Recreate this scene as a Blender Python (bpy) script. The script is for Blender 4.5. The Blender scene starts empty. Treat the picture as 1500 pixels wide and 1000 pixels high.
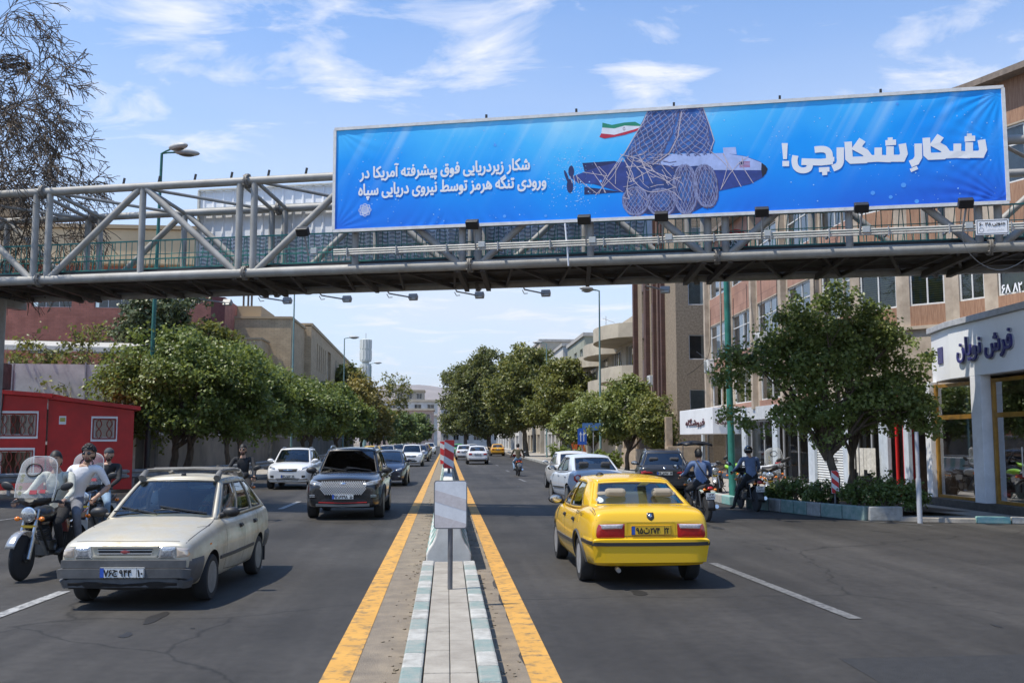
# street with a footbridge and banner: camera and light first, then setting, bridge, buildings, trees, vehicles, people
import bpy,bmesh,math,random,unicodedata
import numpy as np
from mathutils import Vector,Matrix,noise as mnoise,geometry as geom
from mathutils.bvhtree import BVHTree
random.seed(7)
R=math.radians
SC=bpy.context.scene
COL=SC.collection
cam_d=bpy.data.cameras.new('camera');cam=bpy.data.objects.new('camera',cam_d);COL.objects.link(cam)
cam_d.sensor_width=36.0;cam_d.lens=36.0*1458.0/1500.0
cam_d.clip_start=0.1;cam_d.clip_end=30000
cam.location=(0,0,1.85)
cam.rotation_euler=(R(90)+math.atan(145/1458.0),0,-R(3.72))
SC.camera=cam
SUN=Vector((-0.46,-0.13,1.0)).normalized()
EL=math.asin(SUN.z);AZ=math.atan2(SUN.x,SUN.y)
W=bpy.data.worlds.new('World');SC.world=W;W.use_nodes=True
def build_world():
 nt=W.node_tree;N=nt.nodes;L=nt.links
 N.clear()
 out=N.new('ShaderNodeOutputWorld');bg=N.new('ShaderNodeBackground')
 bg.inputs['Strength'].default_value=0.115
 L.new(bg.outputs[0],out.inputs[0])
 sky=N.new('ShaderNodeTexSky');sky.sky_type='NISHITA';sky.sun_disc=False
 sky.sun_elevation=EL;sky.sun_rotation=AZ
 sky.air_density=1.0;sky.dust_density=1.2;sky.ozone_density=2.0;sky.altitude=1200
 tc=N.new('ShaderNodeTexCoord')
 sep=N.new('ShaderNodeSeparateXYZ');L.new(tc.outputs['Generated'],sep.inputs[0])
 def M(op,a,b=None,c=None,clamp=False):
  n=N.new('ShaderNodeMath');n.operation=op;n.use_clamp=clamp
  for i,v in enumerate((a,b,c)):
   if v is None:continue
   if isinstance(v,(int,float)):n.inputs[i].default_value=v
   else:L.new(v,n.inputs[i])
  return n.outputs[0]
 zz=M('ADD',M('MAXIMUM',sep.outputs['Z'],0.0),0.12)
 comb=N.new('ShaderNodeCombineXYZ')
 L.new(M('DIVIDE',sep.outputs['X'],zz),comb.inputs[0]);L.new(M('DIVIDE',sep.outputs['Y'],zz),comb.inputs[1])
 mp=N.new('ShaderNodeMapping');mp.inputs['Rotation'].default_value=(0,0,R(24));mp.inputs['Scale'].default_value=(1.0,1.5,1)
 L.new(comb.outputs[0],mp.inputs[0])
 n1=N.new('ShaderNodeTexNoise');n1.inputs['Scale'].default_value=3.1;n1.inputs['Detail'].default_value=13;n1.inputs['Roughness'].default_value=0.62;n1.inputs['Distortion'].default_value=0.5
 L.new(mp.outputs[0],n1.inputs[0])
 acc=None
 for dx,dy,dz,r,a in CLOUDS:
  v=N.new('ShaderNodeVectorMath');v.operation='DISTANCE'
  L.new(tc.outputs['Generated'],v.inputs[0]);v.inputs[1].default_value=(dx,dy,dz)
  k=M('MULTIPLY',M('SUBTRACT',1.0,M('DIVIDE',v.outputs['Value'],r),clamp=True),a)
  acc=k if acc is None else M('MAXIMUM',acc,k)
 den=M('MULTIPLY',M('SUBTRACT',M('ADD',n1.outputs[0],M('MULTIPLY',acc,0.26)),0.632,clamp=True),5.0,clamp=True)
 veil=M('POWER',M('SUBTRACT',1.0,M('DIVIDE',M('MAXIMUM',sep.outputs['Z'],0.0),0.5),clamp=True),1.25)
 n2=N.new('ShaderNodeTexNoise');n2.inputs['Scale'].default_value=3.2;n2.inputs['Detail'].default_value=5
 mp2=N.new('ShaderNodeMapping');mp2.inputs['Scale'].default_value=(1,1,3.2);L.new(tc.outputs['Generated'],mp2.inputs[0]);L.new(mp2.outputs[0],n2.inputs[0])
 veil=M('MULTIPLY',veil,M('MULTIPLY_ADD',n2.outputs[0],0.9,0.60),clamp=True)
 mx0=N.new('ShaderNodeMix');mx0.data_type='RGBA';mx0.blend_type='MULTIPLY';mx0.inputs[0].default_value=1.0
 L.new(sky.outputs[0],mx0.inputs[6]);mx0.inputs[7].default_value=SKYTINT
 mx=N.new('ShaderNodeMix');mx.data_type='RGBA'
 L.new(veil,mx.inputs[0]);L.new(mx0.outputs[2],mx.inputs[6]);mx.inputs[7].default_value=VEIL
 mx2=N.new('ShaderNodeMix');mx2.data_type='RGBA'
 L.new(M('MULTIPLY',den,0.78),mx2.inputs[0]);L.new(mx.outputs[2],mx2.inputs[6]);mx2.inputs[7].default_value=CLOUDC
 L.new(mx2.outputs[2],bg.inputs['Color'])
SKYTINT=(1.16,1.58,1.92,1)
VEIL=(6.5,6.9,7.4,1)
CLOUDC=(8.2,8.2,8.5,1)
CLOUDS=[(-.24,.89,.38,.13,1.0),(-.13,.91,.39,.12,1.0),(.02,.92,.38,.15,1.0),(.19,.92,.35,.085,1.15),(.46,.81,.37,.15,1.0),(-.25,.91,.33,.12,.9),(.14,.98,.12,.15,.7),(-.04,.99,.11,.2,.5)]
build_world()
sun_d=bpy.data.lights.new('sun','SUN');sun=bpy.data.objects.new('sun',sun_d);COL.objects.link(sun)
sun_d.energy=5.0;sun_d.angle=R(0.53);sun_d.color=(1.0,0.93,0.81)
sun.rotation_euler=SUN.to_track_quat('Z','Y').to_euler();sun.location=(-20,0,60)
SC.view_settings.view_transform='Standard';SC.view_settings.look='None'
SC.view_settings.exposure=0.2;SC.view_settings.gamma=1.0;SC.view_settings.use_curve_mapping=False
try:SC.cycles.max_bounces=8;SC.cycles.transparent_max_bounces=24
except Exception:pass
MATS={}
def lin(c):
 return tuple(((v/255.0)/12.92 if v<=10 else(((v/255.0)+0.055)/1.055)**2.4)for v in c)
def mat(name,col,rough=0.6,metal=0.0,var=0.0,vs=6.0,bump=0.0,bs=40.0,spec=0.5,coat=0.0,col2=None,detail=4.0,stretch=None,emit=None):
 """Principled material; var mixes a second tone by noise in object space, bump adds relief."""
 if name in MATS:return MATS[name]
 m=bpy.data.materials.new(name);m.use_nodes=True;MATS[name]=m
 nt=m.node_tree;N=nt.nodes;L=nt.links;b=N['Principled BSDF']
 c=(*col,1)
 b.inputs['Base Color'].default_value=c;b.inputs['Roughness'].default_value=rough;b.inputs['Metallic'].default_value=metal
 b.inputs['Specular IOR Level'].default_value=spec
 if coat:b.inputs['Coat Weight'].default_value=coat;b.inputs['Coat Roughness'].default_value=0.03
 tc=None
 def coord():
  nonlocal tc
  if tc is None:
   tc=N.new('ShaderNodeTexCoord')
   if stretch:
    mp=N.new('ShaderNodeMapping');mp.inputs['Scale'].default_value=stretch;L.new(tc.outputs['Object'],mp.inputs[0]);return_=mp.outputs[0]
   else:return_=tc.outputs['Object']
   tc=return_
  return tc
 if var or col2:
  n=N.new('ShaderNodeTexNoise');n.inputs['Scale'].default_value=vs;n.inputs['Detail'].default_value=detail;n.inputs['Roughness'].default_value=0.65
  L.new(coord(),n.inputs[0])
  r=N.new('ShaderNodeMapRange');r.inputs[1].default_value=0.32;r.inputs[2].default_value=0.68;L.new(n.outputs[0],r.inputs[0])
  mx=N.new('ShaderNodeMix');mx.data_type='RGBA';L.new(r.outputs[0],mx.inputs[0])
  k2=col2 if col2 else tuple(v*(1-var)for v in col)
  k1=col if col2 else tuple(min(1,v*(1+var*.6))for v in col)
  mx.inputs[6].default_value=(*k1,1);mx.inputs[7].default_value=(*k2,1)
  L.new(mx.outputs[2],b.inputs['Base Color'])
 if bump:
  n=N.new('ShaderNodeTexNoise');n.inputs['Scale'].default_value=bs;n.inputs['Detail'].default_value=3
  L.new(coord(),n.inputs[0]);bp=N.new('ShaderNodeBump');bp.inputs['Strength'].default_value=bump;bp.inputs['Distance'].default_value=0.02
  L.new(n.outputs[0],bp.inputs['Height']);L.new(bp.outputs[0],b.inputs['Normal'])
 if emit:
  b.inputs['Emission Color'].default_value=(*emit[0],1);b.inputs['Emission Strength'].default_value=emit[1]
 return m
def glass(name,tint=(0.35,0.42,0.42),refl=1.0,rough=0.02):
 """thin window glass: fresnel mix of a clear tinted sheet and a mirror"""
 if name in MATS:return MATS[name]
 m=bpy.data.materials.new(name);m.use_nodes=True;MATS[name]=m
 nt=m.node_tree;N=nt.nodes;L=nt.links;N.clear()
 o=N.new('ShaderNodeOutputMaterial');mx=N.new('ShaderNodeMixShader');t=N.new('ShaderNodeBsdfTransparent');g=N.new('ShaderNodeBsdfGlossy')
 t.inputs[0].default_value=(*tint,1);g.inputs['Roughness'].default_value=rough;g.inputs[0].default_value=(0.95,0.97,1,1)
 lw=N.new('ShaderNodeFresnel');lw.inputs['IOR'].default_value=1.5
 mm=N.new('ShaderNodeMath');mm.operation='MULTIPLY_ADD';mm.inputs[1].default_value=1.6*refl;mm.inputs[2].default_value=0.02*refl;mm.use_clamp=True
 L.new(lw.outputs[0],mm.inputs[0]);L.new(mm.outputs[0],mx.inputs[0]);L.new(t.outputs[0],mx.inputs[1]);L.new(g.outputs[0],mx.inputs[2]);L.new(mx.outputs[0],o.inputs[0])
 return m
def leafmat(name,c1,c2,c3,trans=0.42):
 """leaf: tone picked per leaf from a colour attribute, part of the light passes through"""
 m=bpy.data.materials.new(name);m.use_nodes=True
 nt=m.node_tree;N=nt.nodes;L=nt.links;N.clear()
 o=N.new('ShaderNodeOutputMaterial');at=N.new('ShaderNodeAttribute');at.attribute_name='tone'
 cr=N.new('ShaderNodeValToRGB');e=cr.color_ramp.elements
 e[0].color=(*c1,1);e[1].color=(*c3,1);e.new(0.5).color=(*c2,1)
 L.new(at.outputs['Fac'],cr.inputs[0])
 d=N.new('ShaderNodeBsdfPrincipled');d.inputs['Roughness'].default_value=0.42;d.inputs['Specular IOR Level'].default_value=0.5
 tr=N.new('ShaderNodeBsdfTranslucent');mx=N.new('ShaderNodeMixShader');mx.inputs[0].default_value=trans
 hs=N.new('ShaderNodeHueSaturation');hs.inputs['Hue'].default_value=0.485;hs.inputs['Value'].default_value=1.3;L.new(cr.outputs[0],hs.inputs['Color'])
 L.new(cr.outputs[0],d.inputs['Base Color']);L.new(hs.outputs[0],tr.inputs[0])
 L.new(d.outputs[0],mx.inputs[1]);L.new(tr.outputs[0],mx.inputs[2]);L.new(mx.outputs[0],o.inputs[0])
 return m
def link(o,parent=None):
 COL.objects.link(o)
 if parent is not None:o.parent=parent
 return o
def tag(o,label=None,cat=None,group=None,kind=None):
 if label:o['label']=label
 if cat:o['category']=cat
 if group:o['group']=group
 if kind:o['kind']=kind
 return o
def thing(name,label,cat,loc=(0,0,0),rz=0.0,group=None):
 o=bpy.data.objects.new(name,None);o.empty_display_size=0.2
 o.location=loc;o.rotation_euler=(0,0,rz);link(o)
 return tag(o,label,cat,group)
def copy_tree(o,parent=None):
 c=o.copy();COL.objects.link(c)
 if parent is not None:
  c.parent=parent
 for ch in list(o.children):copy_tree(ch,c)
 return c
class MB:
 """collects shapes and links them as ONE mesh object"""
 def __init__(s):s.v=[];s.f=[];s.m=[];s.mi=0
 def mat(s,i):s.mi=i;return s
 def add(s,vs,fs):
  b=len(s.v);s.v.extend([tuple(p)for p in vs])
  for f in fs:s.f.append(tuple(b+i for i in f));s.m.append(s.mi)
  return s
 def quad(s,a,b,c,d):return s.add([a,b,c,d],[(0,1,2,3)])
 def box(s,x0,x1,y0,y1,z0,z1):
  v=[(x0,y0,z0),(x1,y0,z0),(x1,y1,z0),(x0,y1,z0),(x0,y0,z1),(x1,y0,z1),(x1,y1,z1),(x0,y1,z1)]
  return s.add(v,[(3,2,1,0),(4,5,6,7),(0,1,5,4),(1,2,6,5),(2,3,7,6),(3,0,4,7)])
 def cbox(s,c,dx,dy,dz,M=None):
  v=[Vector((sx*dx/2,sy*dy/2,sz*dz/2))for sz in(-1,1)for sx,sy in((-1,-1),(1,-1),(1,1),(-1,1))]
  if M is not None:v=[M@p for p in v]
  c=Vector(c);v=[p+c for p in v]
  return s.add(v,[(3,2,1,0),(4,5,6,7),(0,1,5,4),(1,2,6,5),(2,3,7,6),(3,0,4,7)])
 def beam(s,a,b,w,h):
  """square bar from a to b"""
  a=Vector(a);b=Vector(b);d=(b-a);L=d.length;d.normalize()
  up=Vector((0,0,1))if abs(d.z)<0.95 else Vector((1,0,0))
  x=d.cross(up).normalized();y=x.cross(d).normalized()
  v=[p+x*sx*w/2+y*sy*h/2 for p in(a,b)for sx,sy in((-1,-1),(1,-1),(1,1),(-1,1))]
  return s.add(v,[(0,1,2,3),(7,6,5,4),(0,4,5,1),(1,5,6,2),(2,6,7,3),(3,7,4,0)])
 def tube(s,pts,r,n=8,cap=True):
  """round tube along points, r one radius or one per point"""
  pts=[Vector(p)for p in pts];k=len(pts)
  rr=r if isinstance(r,(list,tuple))else[r]*k
  vs=[];prev=None
  for i,p in enumerate(pts):
   d=(pts[min(i+1,k-1)]-pts[max(i-1,0)])
   if d.length<1e-9:d=Vector((0,0,1))
   d.normalize()
   if prev is None:
    up=Vector((0,0,1))if abs(d.z)<0.9 else Vector((1,0,0));x=d.cross(up).normalized()
   else:
    x=prev-d*prev.dot(d)
    x=x.normalized()if x.length>1e-6 else d.orthogonal().normalized()
   prev=x;y=d.cross(x)
   for j in range(n):
    a=2*math.pi*j/n;vs.append(p+(x*math.cos(a)+y*math.sin(a))*rr[i])
  fs=[(i*n+j,i*n+(j+1)%n,(i+1)*n+(j+1)%n,(i+1)*n+j)for i in range(k-1)for j in range(n)]
  if cap:fs+=[tuple(range(n-1,-1,-1)),tuple(range((k-1)*n,k*n))]
  return s.add(vs,fs)
 def lathe(s,prof,n=24,M=None):
  """revolve (r, z) profile about z, M places it"""
  vs=[];k=len(prof)
  for r,z in prof:
   for j in range(n):
    a=2*math.pi*j/n;p=Vector((r*math.cos(a),r*math.sin(a),z));vs.append(M@p if M is not None else p)
  fs=[(i*n+j,i*n+(j+1)%n,(i+1)*n+(j+1)%n,(i+1)*n+j)for i in range(k-1)for j in range(n)]
  if prof[0][0]>1e-6:fs.append(tuple(range(n-1,-1,-1)))
  if prof[-1][0]>1e-6:fs.append(tuple(range((k-1)*n,k*n)))
  return s.add(vs,fs)
 def prism(s,poly,a,b,M=None):
  """extrude a 2D polygon (x, y) from z=a to z=b"""
  n=len(poly);v=[Vector((x,y,a))for x,y in poly]+[Vector((x,y,b))for x,y in poly]
  if M is not None:v=[M@p for p in v]
  return s.add(v,[tuple(range(n-1,-1,-1)),tuple(range(n,2*n))]+[(i,(i+1)%n,n+(i+1)%n,n+i)for i in range(n)])
 def ellipsoid(s,c,rx,ry,rz,n=16,m=10,M=None):
  vs=[];c=Vector(c)
  for i in range(m+1):
   t=math.pi*i/m
   for j in range(n):
    a=2*math.pi*j/n;p=Vector((rx*math.sin(t)*math.cos(a),ry*math.sin(t)*math.sin(a),-rz*math.cos(t)))
    vs.append((M@p if M is not None else p)+c)
  return s.add(vs,[(i*n+j,i*n+(j+1)%n,(i+1)*n+(j+1)%n,(i+1)*n+j)for i in range(m)for j in range(n)])
 def grid(s,P):
  """P[i][j] points"""
  n=len(P);m=len(P[0]);return s.add([p for row in P for p in row],[(i*m+j,i*m+j+1,(i+1)*m+j+1,(i+1)*m+j)for i in range(n-1)for j in range(m-1)])
 def merge(s,o):
  b=len(s.v);s.v.extend(o.v);s.f.extend([tuple(b+i for i in f)for f in o.f]);s.m.extend(o.m);return s
 def mesh(s,name,mats,smooth=None,clean=False):
  me=bpy.data.meshes.new(name);me.from_pydata(s.v,[],s.f)
  for m in(mats if isinstance(mats,(list,tuple))else[mats]):me.materials.append(m)
  me.polygons.foreach_set('material_index',s.m);
  if clean:
   bm=bmesh.new();bm.from_mesh(me);bmesh.ops.remove_doubles(bm,verts=bm.verts,dist=1e-4);bmesh.ops.dissolve_degenerate(bm,edges=bm.edges,dist=1e-5)
   bmesh.ops.recalc_face_normals(bm,faces=bm.faces);bm.to_mesh(me);bm.free()
  if smooth is not None:
   me.polygons.foreach_set('use_smooth',[True]*len(me.polygons))
   me.set_sharp_from_angle(angle=R(smooth))
  me.update();return me
 def build(s,name,mats,parent=None,smooth=None,bevel=0.0,clean=False,seg=2):
  o=bpy.data.objects.new(name,s.mesh(name,mats,smooth,clean));link(o,parent)
  if bevel:
   b=o.modifiers.new('bevel','BEVEL');b.width=bevel;b.segments=seg;b.limit_method='ANGLE';b.angle_limit=R(40)
  return o
def evaluated_mesh(o):
 """apply an object's modifiers and return the plain mesh"""
 bpy.context.view_layer.update()
 dg=bpy.context.evaluated_depsgraph_get()
 return bpy.data.meshes.new_from_object(o.evaluated_get(dg))
def drop(o):
 bpy.data.objects.remove(o,do_unlink=True)
def lerp(a,b,t):return a+(b-a)*t
def interp(tab,x):
 if x<=tab[0][0]:return tab[0][1]
 for(a,va),(b,vb)in zip(tab,tab[1:]):
  if x<=b:
   t=(x-a)/(b-a)if b>a else 1;return va+(vb-va)*t
 return tab[-1][1]
FORMS={}
for _c in list(range(0xFB50,0xFC00))+list(range(0xFE70,0xFEFD)):
 _d=unicodedata.decomposition(chr(_c)).split()
 if len(_d)==2 and _d[0][1:-1]in('isolated','final','initial','medial'):FORMS[(chr(int(_d[1],16)),_d[0][1:-1])]=chr(_c)
def shape(s):
 """join the letters of a right-to-left line and lay them out left to right"""
 out=[];n=len(s);dual=lambda c:(c,'initial')in FORMS;comb=unicodedata.combining
 for i,c in enumerate(s):
  j=i-1
  while j>=0 and comb(s[j]):j-=1
  k=i+1
  while k<n and comb(s[k]):k+=1
  p=j>=0 and dual(s[j])and(c,'final')in FORMS
  q=k<n and dual(c)and(s[k],'final')in FORMS
  out.append(FORMS.get((c,'medial' if p and q else 'final' if p else 'initial' if q else 'isolated'),c))
 return ''.join(reversed(out))
_text_cache={}
def text_mb(body,width=None,height=None,bold=0.0,depth=0.0,slant=0.0):
 """MB of lettering in the xy plane, centred; scaled to width and/or height"""
 cu=bpy.data.curves.new('lettering','FONT');cu.body=body;cu.size=1.0;cu.resolution_u=4;cu.extrude=depth;cu.shear=slant
 o=bpy.data.objects.new('lettering',cu);COL.objects.link(o);bpy.context.view_layer.update()
 cv=o.to_curve(bpy.context.evaluated_depsgraph_get());loops=[]
 for sp in cv.splines:
  L_=[];bp_=sp.bezier_points;n=len(bp_)
  for k in range(n):
   a,b=bp_[k],bp_[(k+1)%n];st=(a.handle_right-a.co).length+(b.handle_left-b.co).length<1e-5 or(a.handle_right_type=='VECTOR' and b.handle_left_type=='VECTOR')
   L_+=[a.co.copy()]if st else[p.copy()for p in geom.interpolate_bezier(a.co,a.handle_right,b.handle_left,b.co,6)[:-1]]
  if len(L_)>2:loops.append(L_)
 o.to_curve_clear();drop(o)
 area=lambda L:sum(p.x*q.y-q.x*p.y for p,q in zip(L,L[1:]+L[:1]))/2
 def inside(p,L):
  r=False
  for a,b in zip(L,L[1:]+L[:1]):
   if(a.y>p.y)!=(b.y>p.y)and p.x<(b.x-a.x)*(p.y-a.y)/(b.y-a.y)+a.x:r=not r
  return r
 def untie(L):
  """cut off the small loops where an outline crosses itself"""
  for _ in range(6):
   n=len(L);found=None
   for i in range(n):
    for j in range(i+2,n):
     if i==0 and j==n-1:continue
     x=geom.intersect_line_line_2d(L[i].xy,L[(i+1)%n].xy,L[j].xy,L[(j+1)%n].xy)
     if x is not None:found=(i,j,x);break
    if found:break
   if not found:return L
   i,j,x=found;X=Vector((x.x,x.y,0));P=L[i+1:j+1]+[X];Q=L[:i+1]+[X]+L[j+1:];P,Q=(P,Q)if abs(area(P))>abs(area(Q))else(Q,P)
   if abs(area(Q))>.12*abs(area(P)):return L
   L=P
  return L
 loops=[untie(L)for L in loops]
 A=[area(L)for L in loops];sg=1 if max(A,key=abs)>0 else-1;vs=[];fs=[];nl=0
 for L,ar in zip(loops,A):
  if ar*sg<=0:continue
  H=[h for h,ah in zip(loops,A)if ah*sg<0 and abs(ah)<abs(ar)and inside(h[0],L)and inside(h[len(h)//2],L)]
  flat_=[p for q in[L]+H for p in q];tri=geom.tessellate_polygon([[Vector((p.x,p.y,0))for p in q]for q in[L]+H]);b0=len(vs);nl+=1
  for p in flat_:vs.append((p.x,p.y,depth+.00006*(nl%3)))
  if len(tri)<.85*(len(flat_)+2*len(H)-2):
   bm=bmesh.new();k0=0;E_=[]
   for q in[L]+H:
    bv=[bm.verts.new((p.x,p.y,0))for p in q];E_+=[bm.edges.new((bv[k],bv[(k+1)%len(bv)]))for k in range(len(bv))]
   bm.verts.index_update();bmesh.ops.triangle_fill(bm,use_beauty=True,use_dissolve=False,edges=E_);tri=[tuple(v_.index for v_ in f.verts)for f in bm.faces];bm.free()
  for t in tri:
   p,q,r=(flat_[k]for k in t);fs.append(tuple(b0+k for k in(t if(q.x-p.x)*(r.y-p.y)-(q.y-p.y)*(r.x-p.x)>0 else t[::-1])))
  if depth:
   for q in[L]+H:
    b1=len(vs);m=len(q);vs+=[(p.x,p.y,depth)for p in q]+[(p.x,p.y,-depth)for p in q];fs+=[(b1+k,b1+m+k,b1+m+(k+1)%m,b1+(k+1)%m)for k in range(m)]
 v=np.array(vs)
 lo=v.min(0);hi=v.max(0);c=(lo+hi)/2;sz=hi-lo
 sx=width/sz[0]if width else None;sy=height/sz[1]if height else None
 if sx is None:sx=sy
 if sy is None:sy=sx
 v=(v-c)*np.array([sx,sy,1])
 mb=MB()
 offs=[(0,0,0)]
 if bold:offs+=[(bold*math.cos(a),bold*math.sin(a),0.0004*(i+1))for i,a in enumerate([2*math.pi*k/8 for k in range(8)])]
 for dx,dy,dz in offs:mb.add([(p[0]+dx,p[1]+dy,p[2]+dz)for p in v],fs)
 return mb
def xform(mb,M):
 mb.v=[tuple(M@Vector(p))for p in mb.v];return mb
def plane_matrix(o,u,v):
 """maps (x, y, z) to o + x u + y v + z (u x v)"""
 u=Vector(u).normalized();v=Vector(v).normalized();w=u.cross(v);o=Vector(o)
 return Matrix(((u.x,v.x,w.x,o.x),(u.y,v.y,w.y,o.y),(u.z,v.z,w.z,o.z),(0,0,0,1)))
def stroke(pts,w,z=0.0):
 """flat ribbon of width w along 2D points with mitred corners"""
 n=len(pts);P=[Vector(p)for p in pts];L=[];Rr=[]
 for i in range(n):
  d1=(P[i]-P[i-1]).normalized()if i else(P[1]-P[0]).normalized()
  d2=(P[i+1]-P[i]).normalized()if i<n-1 else d1
  n1=Vector((-d1.y,d1.x));n2=Vector((-d2.y,d2.x));m=(n1+n2)
  m=m.normalized()if m.length>1e-6 else n1
  k=1/max(0.45,m.dot(n1));ww=w[i]if isinstance(w,(list,tuple))else w
  L.append(P[i]+m*ww/2*k);Rr.append(P[i]-m*ww/2*k)
 mb=MB();mb.add([(p.x,p.y,z)for p in L]+[(p.x,p.y,z)for p in Rr],[(n+i,n+i+1,i+1,i)for i in range(n-1)])
 return mb
def smooth_path(pts,k=6):
 """Catmull-Rom through points"""
 P=[Vector(p)for p in pts];out=[]
 for i in range(len(P)-1):
  a=P[max(i-1,0)];b=P[i];c=P[i+1];d=P[min(i+2,len(P)-1)]
  for j in range(k):
   t=j/k;out.append(0.5*((2*b)+(c-a)*t+(2*a-5*b+4*c-d)*t*t+(3*b-a-3*c+d)*t**3))
 out.append(P[-1]);return out
def asphalt_mat(name,base,patch):
 m=bpy.data.materials.new(name);m.use_nodes=True;MATS[name]=m
 nt=m.node_tree;N=nt.nodes;L=nt.links;b=N['Principled BSDF']
 tc=N.new('ShaderNodeTexCoord')
 def noise(scale,det,st=(1,1,1),rough=0.6):
  mp=N.new('ShaderNodeMapping');mp.inputs['Scale'].default_value=st;L.new(tc.outputs['Object'],mp.inputs[0])
  n=N.new('ShaderNodeTexNoise');n.inputs['Scale'].default_value=scale;n.inputs['Detail'].default_value=det;n.inputs['Roughness'].default_value=rough
  L.new(mp.outputs[0],n.inputs[0]);return n.outputs[0]
 def rng(v,a,c,lo,hi):
  r=N.new('ShaderNodeMapRange');r.inputs[1].default_value=a;r.inputs[2].default_value=c;r.inputs[3].default_value=lo;r.inputs[4].default_value=hi;L.new(v,r.inputs[0]);return r.outputs[0]
 def mul(a,c):
  n=N.new('ShaderNodeMath');n.operation='MULTIPLY';L.new(a,n.inputs[0]);L.new(c,n.inputs[1]);return n.outputs[0]
 big=rng(noise(0.35,5,(1,.22,1)),.3,.7,.70,1.28)
 wear=rng(noise(1.1,4,(1.6,.05,1)),.3,.7,.74,1.26)
 mid=rng(noise(7,6),.3,.7,.80,1.2)
 grit=rng(noise(160,2),.25,.75,.62,1.42)
 vo=N.new('ShaderNodeTexVoronoi');vo.feature='DISTANCE_TO_EDGE';vo.inputs['Scale'].default_value=0.22
 wn=N.new('ShaderNodeTexNoise');wn.inputs['Scale'].default_value=1.2;wn.inputs['Detail'].default_value=5;L.new(tc.outputs['Object'],wn.inputs[0])
 mixv=N.new('ShaderNodeMix');mixv.data_type='VECTOR';mixv.inputs[0].default_value=.35
 L.new(tc.outputs['Object'],mixv.inputs[4]);L.new(wn.outputs['Color'],mixv.inputs[5]);L.new(mixv.outputs[1],vo.inputs[0])
 crack=rng(vo.outputs[0],0.0,.004,.45,1.0)
 k=mul(mul(mul(big,wear),mul(mid,grit)),crack)
 mx=N.new('ShaderNodeMix');mx.data_type='RGBA';mx.blend_type='MULTIPLY';mx.inputs[0].default_value=1
 c2=N.new('ShaderNodeMix');c2.data_type='RGBA';L.new(rng(noise(.22,3),.42,.60,0,1),c2.inputs[0]);c2.inputs[6].default_value=(*base,1);c2.inputs[7].default_value=(*patch,1)
 L.new(c2.outputs[2],mx.inputs[6]);cb=N.new('ShaderNodeCombineColor')
 for i in range(3):L.new(k,cb.inputs[i])
 L.new(cb.outputs[0],mx.inputs[7]);L.new(mx.outputs[2],b.inputs['Base Color'])
 b.inputs['Roughness'].default_value=.72;b.inputs['Specular IOR Level'].default_value=.35
 bp=N.new('ShaderNodeBump');bp.inputs['Strength'].default_value=.5;bp.inputs['Distance'].default_value=.01;L.new(noise(140,2),bp.inputs['Height']);L.new(bp.outputs[0],b.inputs['Normal'])
 return m
def worn_paint(name,col,under,amount=.5,scale=9):
 """road paint rubbed through to the asphalt in patches"""
 m=bpy.data.materials.new(name);m.use_nodes=True;MATS[name]=m
 nt=m.node_tree;N=nt.nodes;L=nt.links;b=N['Principled BSDF'];tc=N.new('ShaderNodeTexCoord')
 n=N.new('ShaderNodeTexNoise');n.inputs['Scale'].default_value=scale;n.inputs['Detail'].default_value=8;n.inputs['Roughness'].default_value=.7;L.new(tc.outputs['Object'],n.inputs[0])
 r=N.new('ShaderNodeMapRange');r.inputs[1].default_value=amount-.06;r.inputs[2].default_value=amount+.10;L.new(n.outputs[0],r.inputs[0])
 n2=N.new('ShaderNodeTexNoise');n2.inputs['Scale'].default_value=2.2;n2.inputs['Detail'].default_value=5;L.new(tc.outputs['Object'],n2.inputs[0])
 a=N.new('ShaderNodeMix');a.data_type='RGBA';L.new(n2.outputs[0],a.inputs[0]);a.inputs[6].default_value=(*[v*.72 for v in col],1);a.inputs[7].default_value=(*[min(1,v*1.2)for v in col],1)
 mx=N.new('ShaderNodeMix');mx.data_type='RGBA';L.new(r.outputs[0],mx.inputs[0]);L.new(a.outputs[2],mx.inputs[6]);mx.inputs[7].default_value=(*under,1)
 L.new(mx.outputs[2],b.inputs['Base Color']);b.inputs['Roughness'].default_value=.7
 return m
ASPH=asphalt_mat('asphalt',(.031,.0285,.0255),(.048,.0445,.040))
DUST=mat('dusty_strip',(.25,.205,.15),.95,var=.35,vs=3.5,bump=.6,bs=70,col2=(.15,.125,.098),detail=9)
YEL=worn_paint('yellow_road_paint',(.56,.295,.055),(.16,.115,.06),.555,6)
WHT=worn_paint('white_road_paint',(.36,.36,.35),(.09,.09,.09),.52,12)
WHT2=worn_paint('faded_white_paint',(.17,.17,.168),(.06,.06,.06),.50,14)
CONC=mat('concrete',(.42,.40,.37),.9,var=.28,vs=4,bump=.35,bs=50,detail=8)
PAVE=mat('pavement_tiles',(.30,.275,.24),.9,var=.25,vs=2.5,bump=.3,bs=30)
TEAL=mat('teal_kerb_paint',(.13,.36,.33),.8,var=.35,vs=7,bump=.3,bs=60,col2=(.30,.40,.37),detail=9)
TEALP=mat('pale_teal_kerb_paint',(.16,.235,.22),.85,var=.3,vs=7,bump=.3,bs=60,col2=(.29,.29,.26),detail=9)
KWHT=mat('white_kerb_paint',(.46,.455,.42),.85,var=.35,vs=6,bump=.3,bs=60,col2=(.24,.23,.205),detail=9)
GREYP=mat('grey_metal_paint',(.33,.34,.35),.45,var=.2,vs=5,detail=8)
BLACK=mat('black_plastic',(.018,.018,.019),.5)
RUBBER=mat('rubber',(.022,.022,.023),.85,bump=.2,bs=90)
STEEL=mat('bare_steel',(.45,.46,.47),.32,metal=.9,var=.2)
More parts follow.
